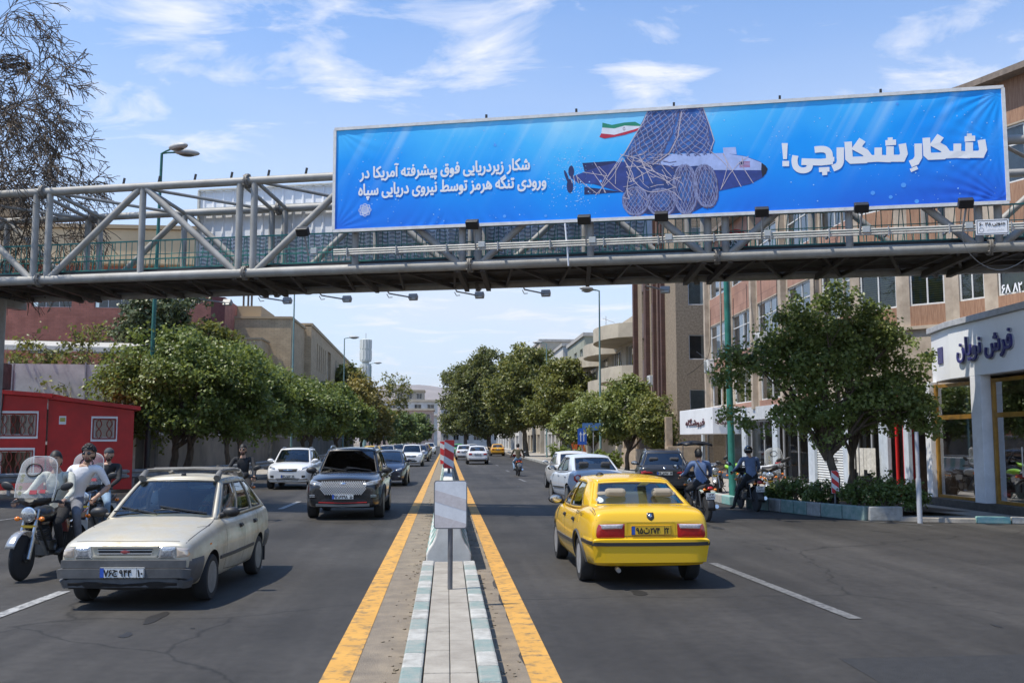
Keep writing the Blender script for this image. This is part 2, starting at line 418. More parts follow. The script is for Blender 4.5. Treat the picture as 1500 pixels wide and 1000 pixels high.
def sheet(name,poly,z,m,kind='structure'):
 mb=MB();mb.add([(x,y,z)for x,y in poly],[tuple(range(len(poly)))]);return tag(mb.build(name,m),kind=kind)
sheet('ground',[(-6000,-300),(6000,-300),(6000,9000),(-6000,9000)],-.06,mat('dry_ground',(.24,.20,.15),.95,var=.4,vs=.05))
sheet('road',[(-45,-12),(45,-12),(45,330),(-45,330)],0,ASPH)
LP=[(-60,30),(-17,30.5),(-13.9,34),(-11.2,38.6),(-9.4,43),(-9.1,60),(-8.9,110),(-8.6,300),(-60,300)]
def slab(name,poly,z0,z1,m):
 mb=MB();mb.prism(poly,z0,z1);return tag(mb.build(name,m,bevel=.02),kind='structure')
slab('pavement',LP[::-1],-.05,.13,PAVE)
RP=[(9.85,22.95),(11.6,22.1),(14,21.4),(45,19),(45,300),(8.9,300),(8.2,110),(7.75,78),(9.35,60),(10.2,49),(8.9,38),(8.35,30),(8.42,27.2)]
slab('pavement',RP,-.05,.10,PAVE)
mk=MB()
def strip_path(pts,w,z,segs=None):
 m_=stroke(pts,w,z);return m_
ym=MB()
for xs in(((-.87,2),(-.85,8),(-.86,30),(-.9,80),(-.9,175)),((.78,2),(.775,8),(.72,30),(.72,80),(.72,175))):
 ym.merge(strip_path(xs,.235,.009))
tag(ym.build('yellow_edge_lines',YEL),kind='structure')
wm=MB()
for y0,y1,x0,x1 in((9.2,12.84,-4.78,-4.69),(27.6,31,-4.5,-4.48),(44,47.5,-4.5,-4.5),(60,63,-4.5,-4.5),(76,79,-4.5,-4.5)):
 wm.merge(stroke([(x0,y0),(x1,y1)],.15,.008))
tag(wm.build('white_lane_lines',WHT),kind='structure')
wm=MB()
for y0,y1,x0,x1 in((10.35,15.1,4.26,4.03),(45.2,48.6,3.55,3.5),(59.5,62.6,3.7,3.7),(73.5,76.5,3.75,3.75),(88,91,3.8,3.8),(103,106,3.8,3.8)):
 wm.merge(stroke([(x0,y0),(x1,y1)],.14,.008))
wm.merge(stroke([(-10.6,22.2),(-10.2,25.5),(-9.6,30),(-9.0,38)],.13,.008));wm.merge(stroke([(8.2,27.3),(9.0,24.6),(9.7,22.5),(10.6,21.4)],.10,.008))
tag(wm.build('faded_lane_lines',WHT2),kind='structure')
dm=MB()
def ragged(xa,xb,amp,y0,y1,n,sign,seed):
 random.seed(seed);a=[];b=[]
 for i in range(n+1):
  y=y0+(y1-y0)*(i/n)**1.6;a.append((xa,y,.004));b.append((xb+sign*random.uniform(-amp,amp),y,.004))
 return a,b
a,b=ragged(-.33,-.745,.012,2,170,160,-1,3);dm.grid([a,b])
a,b=ragged(.40,.645,.045,2,170,260,1,4);dm.grid([b,a])
tag(dm.build('dusty_strip',DUST),kind='structure')
rb=MB();random.seed(19)
for i in range(420):
 y=5+40*random.random()**1.8;sd=random.random()
 x=-.34-.25*random.random()**2 if sd<.6 else.42+.2*random.random()**2
 s=random.uniform(.006,.022);q=random.uniform(0,6.28)
 rb.cbox((x,y,.008),s*2,s,s*.6,Matrix.Rotation(q,3,'Z'))
tag(rb.build('grit',mat('grit',(.30,.25,.18),.95,var=.5,vs=30,col2=(.10,.075,.05))),kind='stuff')
med=thing('median','low paved median with teal and white painted kerb stones dividing the road','median',(0,0,0))
pm=MB()
y=1.5;random.seed(5)
while y<13.6:
 for x0,x1 in((-.155,.03),(.036,.225)):
  pm.box(x0,x1,y,y+.385,.05,.196+random.uniform(-.003,.003))
 y+=.39
pm.mat(1).box(-.157,.227,1.5,13.6,.0,.18)
pm.build('paving',[mat('median_tiles',(.36,.33,.28),.9,var=.4,vs=3,detail=9,col2=(.23,.205,.17),bump=.3,bs=40),mat('mortar',(.16,.145,.12),.95)],med,bevel=.006)
kn=0;y=1.55
ks=[MB(),MB(),MB()]
while y<13.75:
 k=kn%2
 for x0,x1 in((-.325,-.165),(.235,.395)):
  o=MB().box(x0,x1,y+.006,y+.494,0,.20+random.uniform(-.004,.004)).build('kerb_stone',TEALP if k else KWHT,med,bevel=.018)
 y+=.5;kn+=1
def jersey(y0,label,first=False):
 t=thing('jersey_barrier',label,'barrier',(.035,y0,0),0,'concrete barriers along the median')
 prof=[(-.325,0),(-.322,.23),(-.29,.30),(-.235,.38),(-.195,.47),(-.165,.60),(-.14,.78),(-.12,.93),(-.10,.96),(.10,.96),(.12,.93),(.14,.78),(.165,.60),(.195,.47),(.235,.38),(.29,.30),(.322,.23),(.325,0)]
 mb=MB();Mx=Matrix(((1,0,0,0),(0,0,-1,0),(0,1,0,0),(0,0,0,1)))
 mb.prism(prof,-2.96,0,Mx);mb.build('body',mat('painted_barrier',(.66,.66,.61),.85,var=.3,vs=3,bump=.1,bs=40,col2=(.47,.46,.42),detail=9),t,bevel=.02)
 tm=MB()
 for sg in(-1,1):
  for yy in(.45,1.45,2.45):
   q=[(-.3265*sg,yy-.25,.03),(-.3265*sg,yy+.25,.03),(-.3255*sg,yy+.30,.23),(-.1975*sg,yy+.34,.4715),(-.1225*sg,yy+.42,.93),(-.1225*sg,yy-.08,.93),(-.1975*sg,yy-.16,.4715),(-.3255*sg,yy-.20,.23)]
   if sg<0:tm.add(q,[(0,7,2,1),(7,6,3,2),(6,5,4,3)])
   else:tm.add(q,[(0,1,2,7),(7,2,3,6),(6,3,4,5)])
 tm.build('painted_stripes',TEAL,t)
 return t
jb=jersey(14.5,'nearest white concrete barrier behind the grey sign post on the median')
jrest=jersey(17.5,'white concrete barrier with teal stripes in the long line down the median')
yy=20.5
while yy<172:
 c=copy_tree(jrest);c.location=(.035,yy,0);yy+=3.0
def rounded(w,h,r,n=5):
 pts=[]
 for cx,cy,a0 in((w/2-r,h/2-r,0),(-w/2+r,h/2-r,90),(-w/2+r,-h/2+r,180),(w/2-r,-h/2+r,270)):
  for i in range(n+1):
   a=R(a0+90*i/n);pts.append((cx+r*math.cos(a),cy+r*math.sin(a)))
 return pts
FRONT=lambda x,y,z:Matrix(((1,0,0,x),(0,0,-1,y),(0,1,0,z),(0,0,0,1)))
def clip_poly(poly,a,b,c):
 out=[]
 for p,q in zip(poly,poly[1:]+poly[:1]):
  fp=a*p[0]+b*p[1]-c;fq=a*q[0]+b*q[1]-c
  if fp>=0:out.append(p)
  if(fp>=0)!=(fq>=0):
   t=fp/(fp-fq);out.append((p[0]+(q[0]-p[0])*t,p[1]+(q[1]-p[1])*t))
 return out
def stripe_plate(name,label,x,y,z0,zc,w,h,bands,slope,mats,post_z0,rot=0,tilt=0,border=.012,rr=.03,post_r=.028):
 t=thing(name,label,'road sign',(x,y,0),rot,None)
 p=MB().tube([(0,post_r+.014,post_z0),(tilt*.3,post_r+.014,zc+h*.3)],post_r,12).build('post',mat('sign_post',(.12,.12,.125),.5,var=.3),t,smooth=40)
 M0=FRONT(0,0,zc)@Matrix.Rotation(tilt,4,'Z')
 pl=MB();pl.prism(rounded(w,h,rr),-.012,0,M0);plate=pl.build('plate',mats[0],t)
 inner=rounded(w-2*border,h-2*border,max(.002,rr-border))
 bd=MB();bd.prism(inner,0,.002,M0);bd.build('face',mats[1],t)
 sm=MB()
 for lo,hi in bands:
  q=clip_poly(clip_poly(inner,slope,1,lo),-slope,-1,-hi)
  if len(q)>2:sm.prism(q,.0021,.0034,M0)
 sm.build('stripes',mats[2],t)
 return t
SIGNW=mat('sign_white',(.70,.71,.72),.45,var=.10,vs=9)
SIGNF=mat('faded_stripe',(.52,.47,.45),.6,var=.12,vs=18,col2=(.62,.58,.57))
RED=mat('sign_red',(.62,.03,.03),.45,var=.15,vs=8)
stripe_plate('marker_sign','faded white and grey striped marker plate on a dark post on the median',.045,11.35,.2,1.135,.375,.54,[(-.30,-.16),(-.02,.11)],.30,[mat('sign_edge',(.16,.165,.17),.5),SIGNW,SIGNF],.196,rr=.035)
stripe_plate('marker_sign','tall red and white chevron plate standing over the barrier behind the white plate',.06,27.6,.9,1.48,.275,.78,[(-.62,-.30),(-.12,.10),(.27,.48)],.55,[SIGNW,SIGNW,RED],.94,tilt=-.03,border=.004,rr=.012,post_r=.04)
stripe_plate('marker_sign','red and white chevron plate half hidden behind the taller chevron plate',-.10,34.5,.9,1.44,.27,.78,[(-.62,-.30),(-.12,.10),(.27,.48)],.55,[SIGNW,SIGNW,RED],.94,tilt=.02,border=.004,rr=.012,post_r=.04)
stripe_plate('marker_sign','small red and white chevron plate in front of the tree in the kerbed planter',9.62,24.35,.3,.83,.19,.56,[(-.33,-.20),(-.08,.05),(.17,.30)],.8,[SIGNW,SIGNW,RED],.1,border=.004,rr=.01,post_r=.022)
t=thing('median_end_block','pale blue and white block closing the far end of the median','barrier',(0,178,0))
MB().box(-.5,.5,0,.5,0,1.1).build('body',SIGNW,t,bevel=.03);MB().box(-.35,.35,-.01,0,.3,.9).build('panel',mat('pale_blue',(.3,.55,.65),.6),t)
def kerb_run(name,label,pts,h,w,L,mats,z0=0.0,gap=.012):
 t=thing(name,label,'kerb',(pts[0][0],pts[0][1],0));i=0
 o=Vector((pts[0][0],pts[0][1]))
 for a,b in zip(pts,pts[1:]):
  a=Vector(a);b=Vector(b);d=b-a;n=max(1,round(d.length/L));d2=d/n;u=d.normalized();pr=Vector((-u.y,u.x))
  for k in range(n):
   p=a+d2*k-o+u*gap;q=a+d2*(k+1)-o-u*gap
   mb=MB();mb.prism([tuple(p-pr*w/2),tuple(q-pr*w/2),tuple(q+pr*w/2),tuple(p+pr*w/2)],z0,h)
   mb.build('kerb_stone',mats[i%len(mats)],t,bevel=.025);i+=1
 return t
TEALD=mat('weathered_teal_paint',(.085,.18,.16),.85,var=.3,vs=5,bump=.3,bs=50,col2=(.25,.30,.28),detail=9)
KGREY=mat('weathered_white_paint',(.36,.36,.34),.85,var=.35,vs=5,bump=.3,bs=50,col2=(.20,.20,.19),detail=9)
kerb_run('planter_kerb','weathered teal and white kerb round the planted bed in front of the tree',[(8.35,27.4),(8.72,25.6),(9.2,24.1),(9.75,22.8),(10.55,22.75)],.33,.2,.62,[TEALD,TEALD,KGREY])
kerb_run('kerb','teal and white kerb blocks beside the parked motorbikes',[(8.12,35.5),(8.15,32.6),(8.2,29.2),(8.22,28.4)],.26,.24,.8,[TEAL,KWHT])
kerb_run('kerb','low teal and white kerb on the corner before the carpet shop',[(11.9,22.0),(12.6,21.8),(14,21.35),(18,20.7),(24,20.2)],.15,.22,.8,[TEAL,KWHT,KWHT])
kerb_run('kerb','pale kerb stones along the far right pavement under the trees',[(10.2,49),(9.3,60),(7.75,78),(8.0,100),(8.3,130)],.22,.24,1.2,[KWHT,KWHT,KGREY])
soil=sheet('soil',[(8.45,27.2),(8.82,25.6),(9.3,24.15),(9.83,22.9),(12.2,22.7),(11.8,27.2)],.2,mat('soil',(.075,.055,.038),.95,var=.4,vs=6,bump=.8,bs=20))
def guard_rail():
 pts=smooth_path([(-17.6,29.6,0),(-14.2,32.6,0),(-12.0,36.6,0),(-9.9,41.2,0),(-9.35,48,0),(-9.3,62,0),(-9.2,78,0)],8)
 t=thing('guard_rail','grey corrugated steel guard rail along the left pavement','guard rail',(0,0,0))
 prof=[(0,.36),(.035,.40),(.035,.46),(.0,.50),(0,.54),(.035,.58),(.035,.64),(0,.68)]
 rows=[]
 for i,p in enumerate(pts):
  d=(pts[min(i+1,len(pts)-1)]-pts[max(0,i-1)]).normalized();n=Vector((d.y,-d.x,0))
  rows.append([p+n*a*1.6+Vector((0,0,z+.13))for a,z in prof])
 MB().grid(rows).build('beam',mat('galvanised',(.30,.31,.32),.55,metal=.3,var=.3,vs=4),t,smooth=50)
 for i in range(0,len(pts),3):
  p=pts[i];MB().box(p.x-.12,p.x-.04,p.y-.05,p.y+.05,.1,.8).build('post',GREYP,t)
guard_rail()
random.seed(14);om=MB()
for i in range(60):
 lane=random.choice((-2.7,-6.3,2.5,2.5,5.9));x=lane+random.gauss(0,.32);y=5+45*random.random()**1.3;a=random.uniform(.02,.10);b=a*random.uniform(1.2,4.0);n=14;ph=random.uniform(0,6)
 om.add([(x+a*math.cos(t)*(1+.25*math.sin(3*t+ph)),y+b*math.sin(t)*(1+.2*math.sin(2*t+ph)),.0035+.00002*i)for t in[2*math.pi*k/n for k in range(n)]],[tuple(range(n))])
tag(om.build('oil_stains',mat('oil_stain',(.021,.020,.019),.55,var=.3,vs=12)),kind='structure')
for x0,x1,y0,y1 in((3.3,6.2,6.4,8.6),(-7.2,-5.2,8.5,11.5)):
 sheet('asphalt_patch',[(x0,y0),(x1,y0+.1),(x1-.05,y1),(x0+.05,y1-.08)],.003,mat('patched_asphalt',(.024,.024,.0245),.8,var=.3,vs=8,bump=.5,bs=120))
BA=-math.atan2(.257,.9664)
UB=Vector((.9664,-.257,0));NB=Vector((.257,.9664,0))
BR=thing('footbridge','grey steel truss footbridge crossing the whole street','footbridge',(0,24,0),BA)
STEELP=mat('bridge_grey_paint',(.36,.355,.335),.55,var=.22,vs=2.2,bump=.15,bs=30,col2=(.245,.235,.21),detail=9)
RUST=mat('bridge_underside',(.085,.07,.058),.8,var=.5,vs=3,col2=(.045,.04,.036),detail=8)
GRN=mat('green_rail_paint',(.035,.21,.18),.5,var=.3,vs=6)
S0,S1=-22.9,18.2
JN=[.55+5.87*k for k in range(-4,4)]
def truss(w,sh,name):
 ch=MB();
 ch.tube([(S0,w,8.46),(S1,w,8.46)],.105,14);ch.tube([(S0,w,6.08),(S1,w,6.08)],.12,14)
 ch.build(name+'chords',STEELP,BR,smooth=40)
 for j in JN:
  s=j+sh
  for ds in(-.2,.2):
   MB().tube([(s+ds,w,6.1),(s+ds,w,8.46)],.088,12).build('vertical',STEELP,BR,smooth=40)
  fl=MB()
  for z in(8.46,6.08):
   Mx=Matrix.Translation((s,w,z))@Matrix.Rotation(R(90),4,'Y');fl.lathe([(.19,-.04),(.19,-.006),(.15,-.005),(.15,.005),(.19,.006),(.19,.04)],18,Mx)
   for k in range(8):
    a=2*math.pi*k/8;fl.tube([(s-.07,w+.165*math.cos(a),z+.165*math.sin(a)),(s+.07,w+.165*math.cos(a),z+.165*math.sin(a))],.018,6)
  fl.build('flange',mat('flange_steel',(.20,.185,.165),.6,var=.4,vs=12),BR,smooth=40)
  m=s+2.935
  if m<S1:
   MB().tube([(m,w,6.1),(m,w,8.46)],.085,12).build('vertical',STEELP,BR,smooth=40)
   dg=MB();dg.tube([(s+.3,w,6.13),(m-.1,w,8.4)],.088,12);dg.build('diagonal',STEELP,BR,smooth=40)
   dg=MB();dg.tube([(m+.1,w,8.4),(s+5.57,w,6.13)],.088,12);dg.build('diagonal',STEELP,BR,smooth=40)
truss(0,0,'');truss(3.0,-.5,'')
tb=MB()
for j in JN:
 for ds in(-.22,.22):tb.tube([(j+ds,0,8.46),(j+ds-.5,3,8.46)],.055,8)
 m=j+2.935
 tb.tube([(m,0,8.46),(m-.5,3,8.46)],.055,8)
 tb.tube([(j+.25,0,8.44),(m-.6,3,8.44)],.045,8);tb.tube([(m,0.05,8.43),(j+5.1,3,8.43)],.045,8)
tb.build('top_bracing',STEELP,BR,smooth=40)
st=MB()
for k in range(40):
 s=S0+.8+k*1.02
 st.beam((s,0,8.56),(s+.03,0,8.72),.035,.05)
st.build('lug',BLACK,BR)
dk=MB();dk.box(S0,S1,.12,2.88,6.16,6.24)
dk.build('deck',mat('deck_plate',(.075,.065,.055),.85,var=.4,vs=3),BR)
db=MB()
k=S0;i=0
while k<S1-1.4:
 db.beam((k,.1,6.06),(k+.72,2.9,6.02),.07,.10);db.beam((k+.72,2.9,6.02),(k+1.44,.1,6.06),.06,.09);k+=1.44
for j in JN:
 for ds in(-.3,.3):db.beam((j+ds,0,6.0),(j+ds-.5,3,5.97),.12,.16)
 db.beam((j+2.9,0,6.02),(j+2.5,3,6.0),.10,.14)
db.beam((S0,.75,6.08),(S1,.75,6.08),.06,.10);db.beam((S0,2.2,6.08),(S1,2.2,6.08),.06,.10)
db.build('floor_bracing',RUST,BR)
ed=MB();ed.beam((S0,.16,6.26),(S1,.16,6.26),.03,.07);ed.beam((S0,2.84,6.26),(S1,2.84,6.26),.03,.07);ed.build('kick_plate',BLACK,BR)
random.seed(11)
for w in(.3,2.7):
 rl=MB();zt=7.08
 rl.beam((S0,w,zt),(S1,w,zt),.035,.035);rl.beam((S0,w,6.34),(S1,w,6.34),.03,.03);rl.beam((S0,w,6.72),(S1,w,6.72),.02,.02)
 s=S0
 while s<S1:
  l=random.choice((.0,.0,.07,.10,-.04));rl.tube([(s,w,6.28),(s+l,w,zt)],.011,5,cap=False);s+=.165
 rl.build('railing',GRN,BR)
cl=MB()
for s,w in((-14.05,1.9),(16.4,1.5)):
 o=MB();o.tube([(s,w,0),(s,w,5.9)],.32,20);o.beam((s,-.1,5.85),(s,3.1,5.85),.3,.22);o.beam((s,-.05,5.3),(s,-.05,5.9),.12,.12);o.build('column',STEELP,BR,smooth=40)
BW=-.26
BS0,BS1,BZ0,BZ1=-2.84,12.62,7.02,9.56
F_=Vector((math.sin(R(3.72))*math.cos(math.atan(145/1458.)),math.cos(R(3.72))*math.cos(math.atan(145/1458.)),math.sin(math.atan(145/1458.))))
R_=Vector((math.cos(R(3.72)),-math.sin(R(3.72)),0));U_=R_.cross(F_)
def bp(x,y):
 """a point of the printed design, measured on the photograph, in banner coordinates (metres along, height)"""
 d=F_*1458+R_*(x-750)+U_*(500-y);o=Vector((0,24,0))+NB*BW
 t=((o-Vector((0,0,1.85))).dot(NB))/d.dot(NB);P=Vector((0,0,1.85))+d*t-Vector((0,24,0))
 return(P.dot(UB),P.z)
BB=thing('billboard','long blue banner billboard hung on the near side of the footbridge','billboard',(0,24,0),BA)
def banner_mat():
 m=bpy.data.materials.new('printed_banner');m.use_nodes=True
 nt=m.node_tree;N=nt.nodes;L=nt.links;b=N['Principled BSDF'];tc=N.new('ShaderNodeTexCoord')
 sp=N.new('ShaderNodeSeparateXYZ');L.new(tc.outputs['Object'],sp.inputs[0])
 def M(op,a,c=None,d=None,clamp=False):
  n=N.new('ShaderNodeMath');n.operation=op;n.use_clamp=clamp
  for i,v in enumerate((a,c,d)):
   if v is None:continue
   if isinstance(v,(int,float)):n.inputs[i].default_value=v
   else:L.new(v,n.inputs[i])
  return n.outputs[0]
 X=sp.outputs['X'];Z=sp.outputs['Z']
 v=M('DIVIDE',M('SUBTRACT',Z,BZ0),BZ1-BZ0)
 n=N.new('ShaderNodeTexNoise');n.inputs['Scale'].default_value=.45;n.inputs['Detail'].default_value=4;L.new(tc.outputs['Object'],n.inputs[0])
 cr=N.new('ShaderNodeValToRGB');e=cr.color_ramp.elements
 e[0].position=.02;e[0].color=(*lin((36,100,214)),1);e[1].position=1.0;e[1].color=(*lin((140,216,252)),1)
 for p,c in((.30,(24,132,236)),(.55,(20,156,246)),(.8,(74,190,252))):
  x=e.new(p);x.color=(*lin(c),1)
 g=M('MULTIPLY',M('SUBTRACT',1.0,M('ABSOLUTE',M('DIVIDE',M('SUBTRACT',X,3.6),8.5)),clamp=True),.42)
 L.new(M('ADD',M('ADD',M('MULTIPLY',v,.70),M('MULTIPLY',M('SUBTRACT',n.outputs[0],.5),.55)),M('SUBTRACT',g,.06),clamp=True),cr.inputs[0])
 cx=N.new('ShaderNodeCombineXYZ');L.new(M('ADD',X,M('MULTIPLY',Z,-.55)),cx.inputs[0])
 n2=N.new('ShaderNodeTexNoise');n2.noise_dimensions='1D';n2.inputs['Scale'].default_value=1.5;n2.inputs['Detail'].default_value=3
 L.new(M('ADD',X,M('MULTIPLY',Z,-.55)),n2.inputs['W'])
 ray=M('MULTIPLY',M('MULTIPLY',M('SUBTRACT',n2.outputs[0],.5,clamp=True),M('POWER',M('MAXIMUM',v,0.),2.2)),1.9,clamp=True)
 mx=N.new('ShaderNodeMix');mx.data_type='RGBA';L.new(ray,mx.inputs[0]);L.new(cr.outputs[0],mx.inputs[6]);mx.inputs[7].default_value=(.62,.88,1,1)
 L.new(mx.outputs[2],b.inputs['Base Color']);b.inputs['Roughness'].default_value=.42;b.inputs['Specular IOR Level'].default_value=.3
 return m
def wrinkle(s,z):
 """how far the cloth stands off its frame"""
 k=0.0
 for cs,cz,a,f in((BS1,BZ1,.016,26),(BS1,BZ0,.016,30),(BS0,BZ1,.006,22),(BS0,BZ0,.008,22),(BS1-.1,8.3,.006,24)):
  d=math.hypot(s-cs,(z-cz)*1.2);th=math.atan2(z-cz,s-cs);k+=a*math.exp(-d/.75)*math.sin(th*f+2*math.sin(d*2))*min(1,d*4)
 e=math.exp(-(z-BZ0)/.16);k+=.011*(.25 if 4<s<8.6 else 1)*e*math.sin(s*19+3*math.sin(s*1.7)+(z-BZ0)*14*(1 if math.sin(s*.8)>0 else-1))*(.5+.5*math.sin(s*1.1+1))
 e=math.exp(-(BZ1-z)/.12);k+=.004*e*math.sin(s*13)
 return k
NS,NZ=460,84
pts=[[(BS0+(BS1-BS0)*i/NS,BW-.012-.03*math.sin(math.pi*j/NZ)*0+wrinkle(BS0+(BS1-BS0)*i/NS,BZ0+(BZ1-BZ0)*j/NZ),BZ0+(BZ1-BZ0)*j/NZ)for j in range(NZ+1)]for i in range(NS+1)]
cloth=MB();cloth.grid(pts[::-1]);cloth.build('banner',banner_mat(),BB,smooth=80)
PW=mat('print_white',(.80,.81,.83),.5)
fr=MB()
for a,b in(((BS0,BZ0),(BS1,BZ0)),((BS1,BZ0),(BS1,BZ1)),((BS1,BZ1),(BS0,BZ1)),((BS0,BZ1),(BS0,BZ0))):
 ex=.035 if a[1]==b[1]else-.002
 ox=(0 if a[1]==b[1]else(.02 if a[0]>0 else-.02));oz=(0 if a[0]==b[0]else(.02 if a[1]>8 else-.02))
 d=1 if b[0]>a[0]or b[1]>a[1]else-1
 fr.beam((a[0]+ox-(ex*d if oz else 0),BW-.012,a[1]+oz-(ex*d if ox else 0)),(b[0]+ox+(ex*d if oz else 0),BW-.012,b[1]+oz+(ex*d if ox else 0)),.06,.075)
fr.build('white_hem',mat('hem_white',(.66,.66,.65),.7,var=.15),BB)
bk=MB()
for k in range(14):
 s=BS0+.2+k*1.16;bk.beam((s,BW+.09,BZ0),(s,BW+.09,BZ1),.05,.05)
for z in(7.1,7.9,8.7,9.5):bk.beam((BS0,BW+.13,z),(BS1,BW+.13,z),.05,.05)
for k in range(6):bk.beam((BS0+.8+k*2.8,BW+.1,8.46),(BS0+.8+k*2.8,-.02,8.46),.06,.06);bk.beam((BS0+.8+k*2.8,BW+.1,7.2),(BS0+.8+k*2.8,-.02,7.2),.06,.06)
bk.build('backing_frame',GREYP,BB)
ts=MB()
for s in(1.9,4.1,6.4,8.8,11.0):ts.beam((s-.9,BW+.02,BZ1+.02),(s-.9,BW+.02,BZ1+.16),.05,.05)
ts.build('hook',BLACK,BB)
def PL(d):return Matrix(((1,0,0,0),(0,0,-1,BW-.036-d),(0,1,0,0),(0,0,0,1)))
def printed(mb,name,m,d=0.0):
 mb.v=[(x,BW-.012+wrinkle(x,y)-.0035-.55*(d+z),y)for x,y,z in mb.v]
 return mb.build(name,m,BB)
def flat(poly,z=0.0):
 return MB().add([(x,y,z)for x,y in poly],[tuple(range(len(poly)))])
def P2(*a):return[bp(x,y)for x,y in a]
def zo(x,y):return(1130+x*320/1500.,190+y*100/469.)
def hp(*a):return[bp(*zo(x,y))for x,y in a]
hl=MB()
hk=[0]
def hz():hk[0]+=1;return hk[0]*.00012
def hs(w,*a):hl.merge(stroke(hp(*a),w,hz()))
def hpoly(*a):hl.merge(flat(hp(*a),hz()))
def sheen(dx,dy):
 f=lambda*a:[(x+dx,y+dy)for x,y in a]
 hs(.16,*f((1440,72),(1452,140),(1437,172),(1340,172)))
 hs(.16,*f((1362,176),(1270,172),(1200,176)));
 hs(.16,*f((1356,90),(1356,176)));hs(.16,*f((1275,98),(1275,178)))
 hpoly(*f((1324,48),(1397,43),(1398,80),(1325,86)));hpoly(*f((1340,30),(1374,28),(1375,50),(1341,52)))
def kaf_alef(dx,dy):
 f=lambda*a:[(x+dx,y+dy)for x,y in a]
 hs(.16,*f((1062,58),(1068,170),(1085,186),(1180,182),(1204,165),(1180,132),(1120,100),(1160,45)))
sheen(0,0);kaf_alef(0,0)
hs(.16,(1006,98),(1008,190),(990,222),(952,238));hs(.08,(953,283),(1001,262))
sheen(-543,27);kaf_alef(-536,27)
def hc(w,*a):hs(w,*[(p.x,p.y)for p in smooth_path([(x,y,0)for x,y in a],5)])
hs(.16,(472,124),(472,200));hc(.155,(472,195),(472,222),(458,250),(420,268))
hc(.15,(296,140),(340,136),(375,142),(395,165),(398,215));hs(.155,(421,217),(340,226),(206,222));hs(.12,(412,190),(412,222))
hc(.135,(164,180),(158,215),(166,255),(190,277),(222,282),(252,272),(263,250),(258,236))
hpoly((325,262),(397,258),(398,290),(326,294));hpoly((347,285),(382,283),(383,313),(348,316))
hpoly((70,95),(112,95),(106,205),(80,205));hpoly((75,217),(121,217),(121,254),(75,254))
printed(hl,'headline',PW,.012)
def line_of_text(body,a,b,h,bold,name,d=.002):
 pa=bp(*a);pb=bp(*b);w=pb[0]-pa[0]
 t=text_mb(shape(body),w,h,bold);Mx=Matrix.Translation(((pa[0]+pb[0])/2,(pa[1]+pb[1])/2,0))
 xform(t,Mx);printed(t,name,PW,d)
line_of_text('شکار زیردریایی فوق پیشرفته آمریکا در',(528,253),(776,245),.44,.012,'caption',.014)
line_of_text('ورودی تنگه هرمز توسط نیروی دریایی سپاه',(526,280),(800,268),.44,.012,'caption',.014)
em=MB();c=bp(535,308)
for k in range(8):
 a=2*math.pi*k/8;pts=[(c[0]+.16*math.cos(t)*math.cos(a)-(.07*math.sin(t))*math.sin(a)*1.0,c[1]+.16*math.cos(t)*math.sin(a)+.07*math.sin(t)*math.cos(a))for t in[math.pi*2*i/16 for i in range(17)]]
 em.merge(stroke(pts,.014,.0004*k))
em.merge(stroke([(c[0]+.035*math.cos(t),c[1]+.035*math.sin(t))for t in[math.pi*2*i/12 for i in range(13)]],.02,.004))
printed(em,'rosette_emblem',PW,.012)
q4=lambda x,y:(820+x/5.883,150+y/5.883)
q3=lambda x,y:(800+x/4.286,200+y/4.286)
def A4(*a):return[bp(*q4(x,y))for x,y in a]
def A3(*a):return[bp(*q3(x,y))for x,y in a]
PM=lambda n,c,v=.12,s=5:mat('print_'+n,lin(c),.5,var=v,vs=s,detail=6)
NAVY=PM('navy',(46,66,140),.3,4);NAVD=PM('deep_navy',(30,42,96),.3,5);LILAC=PM('lilac',(168,186,232),.2,4);STEELB=PM('fist_blue',(52,104,176),.45,3.5);FING=PM('finger_blue',(40,70,138),.5,5)
ROPE=PM('rope',(196,186,196),.3,14);ROPED=PM('rope_shade',(92,84,120),.3,12)
printed(flat(A3((150,258),(230,228),(330,192),(470,160),(690,150),(780,112),(1110,105),(1250,125),(1345,160),(1390,205),(1365,255),(1280,300),(1090,342),(780,360),(480,352),(300,300),(200,292))),'submarine_hull',NAVY,.001)
printed(flat(A3((690,176),(790,110),(1110,106),(1250,127),(1352,166),(1354,213),(1060,212),(920,200))),'submarine_top',LILAC,.002)
printed(flat(A3((1352,166),(1378,185),(1391,205),(1380,235),(1357,256),(1350,210))),'submarine_nose',PM('black',(22,24,44)),.0025)
printed(flat(A3((1110,72),(1190,68),(1196,114),(1114,109))),'submarine_sail',LILAC,.0015)
fm=MB();fm.merge(flat(A3((228,168),(430,155),(470,170),(242,222))));fm.merge(flat(A3((240,318),(330,328),(480,350),(240,366)),.0003));printed(fm,'tail_fins',NAVD,.0006)
pm_=MB()
def ell(cx,cy,rx,ry,rot=0,n=22):return[(cx+rx*math.cos(t)*math.cos(rot)-ry*math.sin(t)*math.sin(rot),cy+rx*math.cos(t)*math.sin(rot)+ry*math.sin(t)*math.cos(rot))for t in[2*math.pi*i/n for i in range(n)]]
for k,e in enumerate((ell(158,220,18,36),ell(150,312,20,44),ell(130,255,9,45,-.35))):pm_.merge(flat(A3(*e)[::-1],.0003*k))
printed(pm_,'propeller',NAVD,.0012)
printed(flat(A4((755,75),(1000,58),(1235,45),(1290,200),(1330,330),(1310,440),(950,440),(900,490),(820,540),(700,520),(545,475),(640,310))[::-1]),'forearm',STEELB,.003)
printed(flat(A4((560,485),(700,505),(830,545),(1000,565),(1180,548),(1320,570),(1350,720),(1300,870),(1160,940),(960,965),(760,965),(600,930),(545,820),(590,650))[::-1]),'palm',PM('palm_blue',(34,58,118),.4,6),.0032)
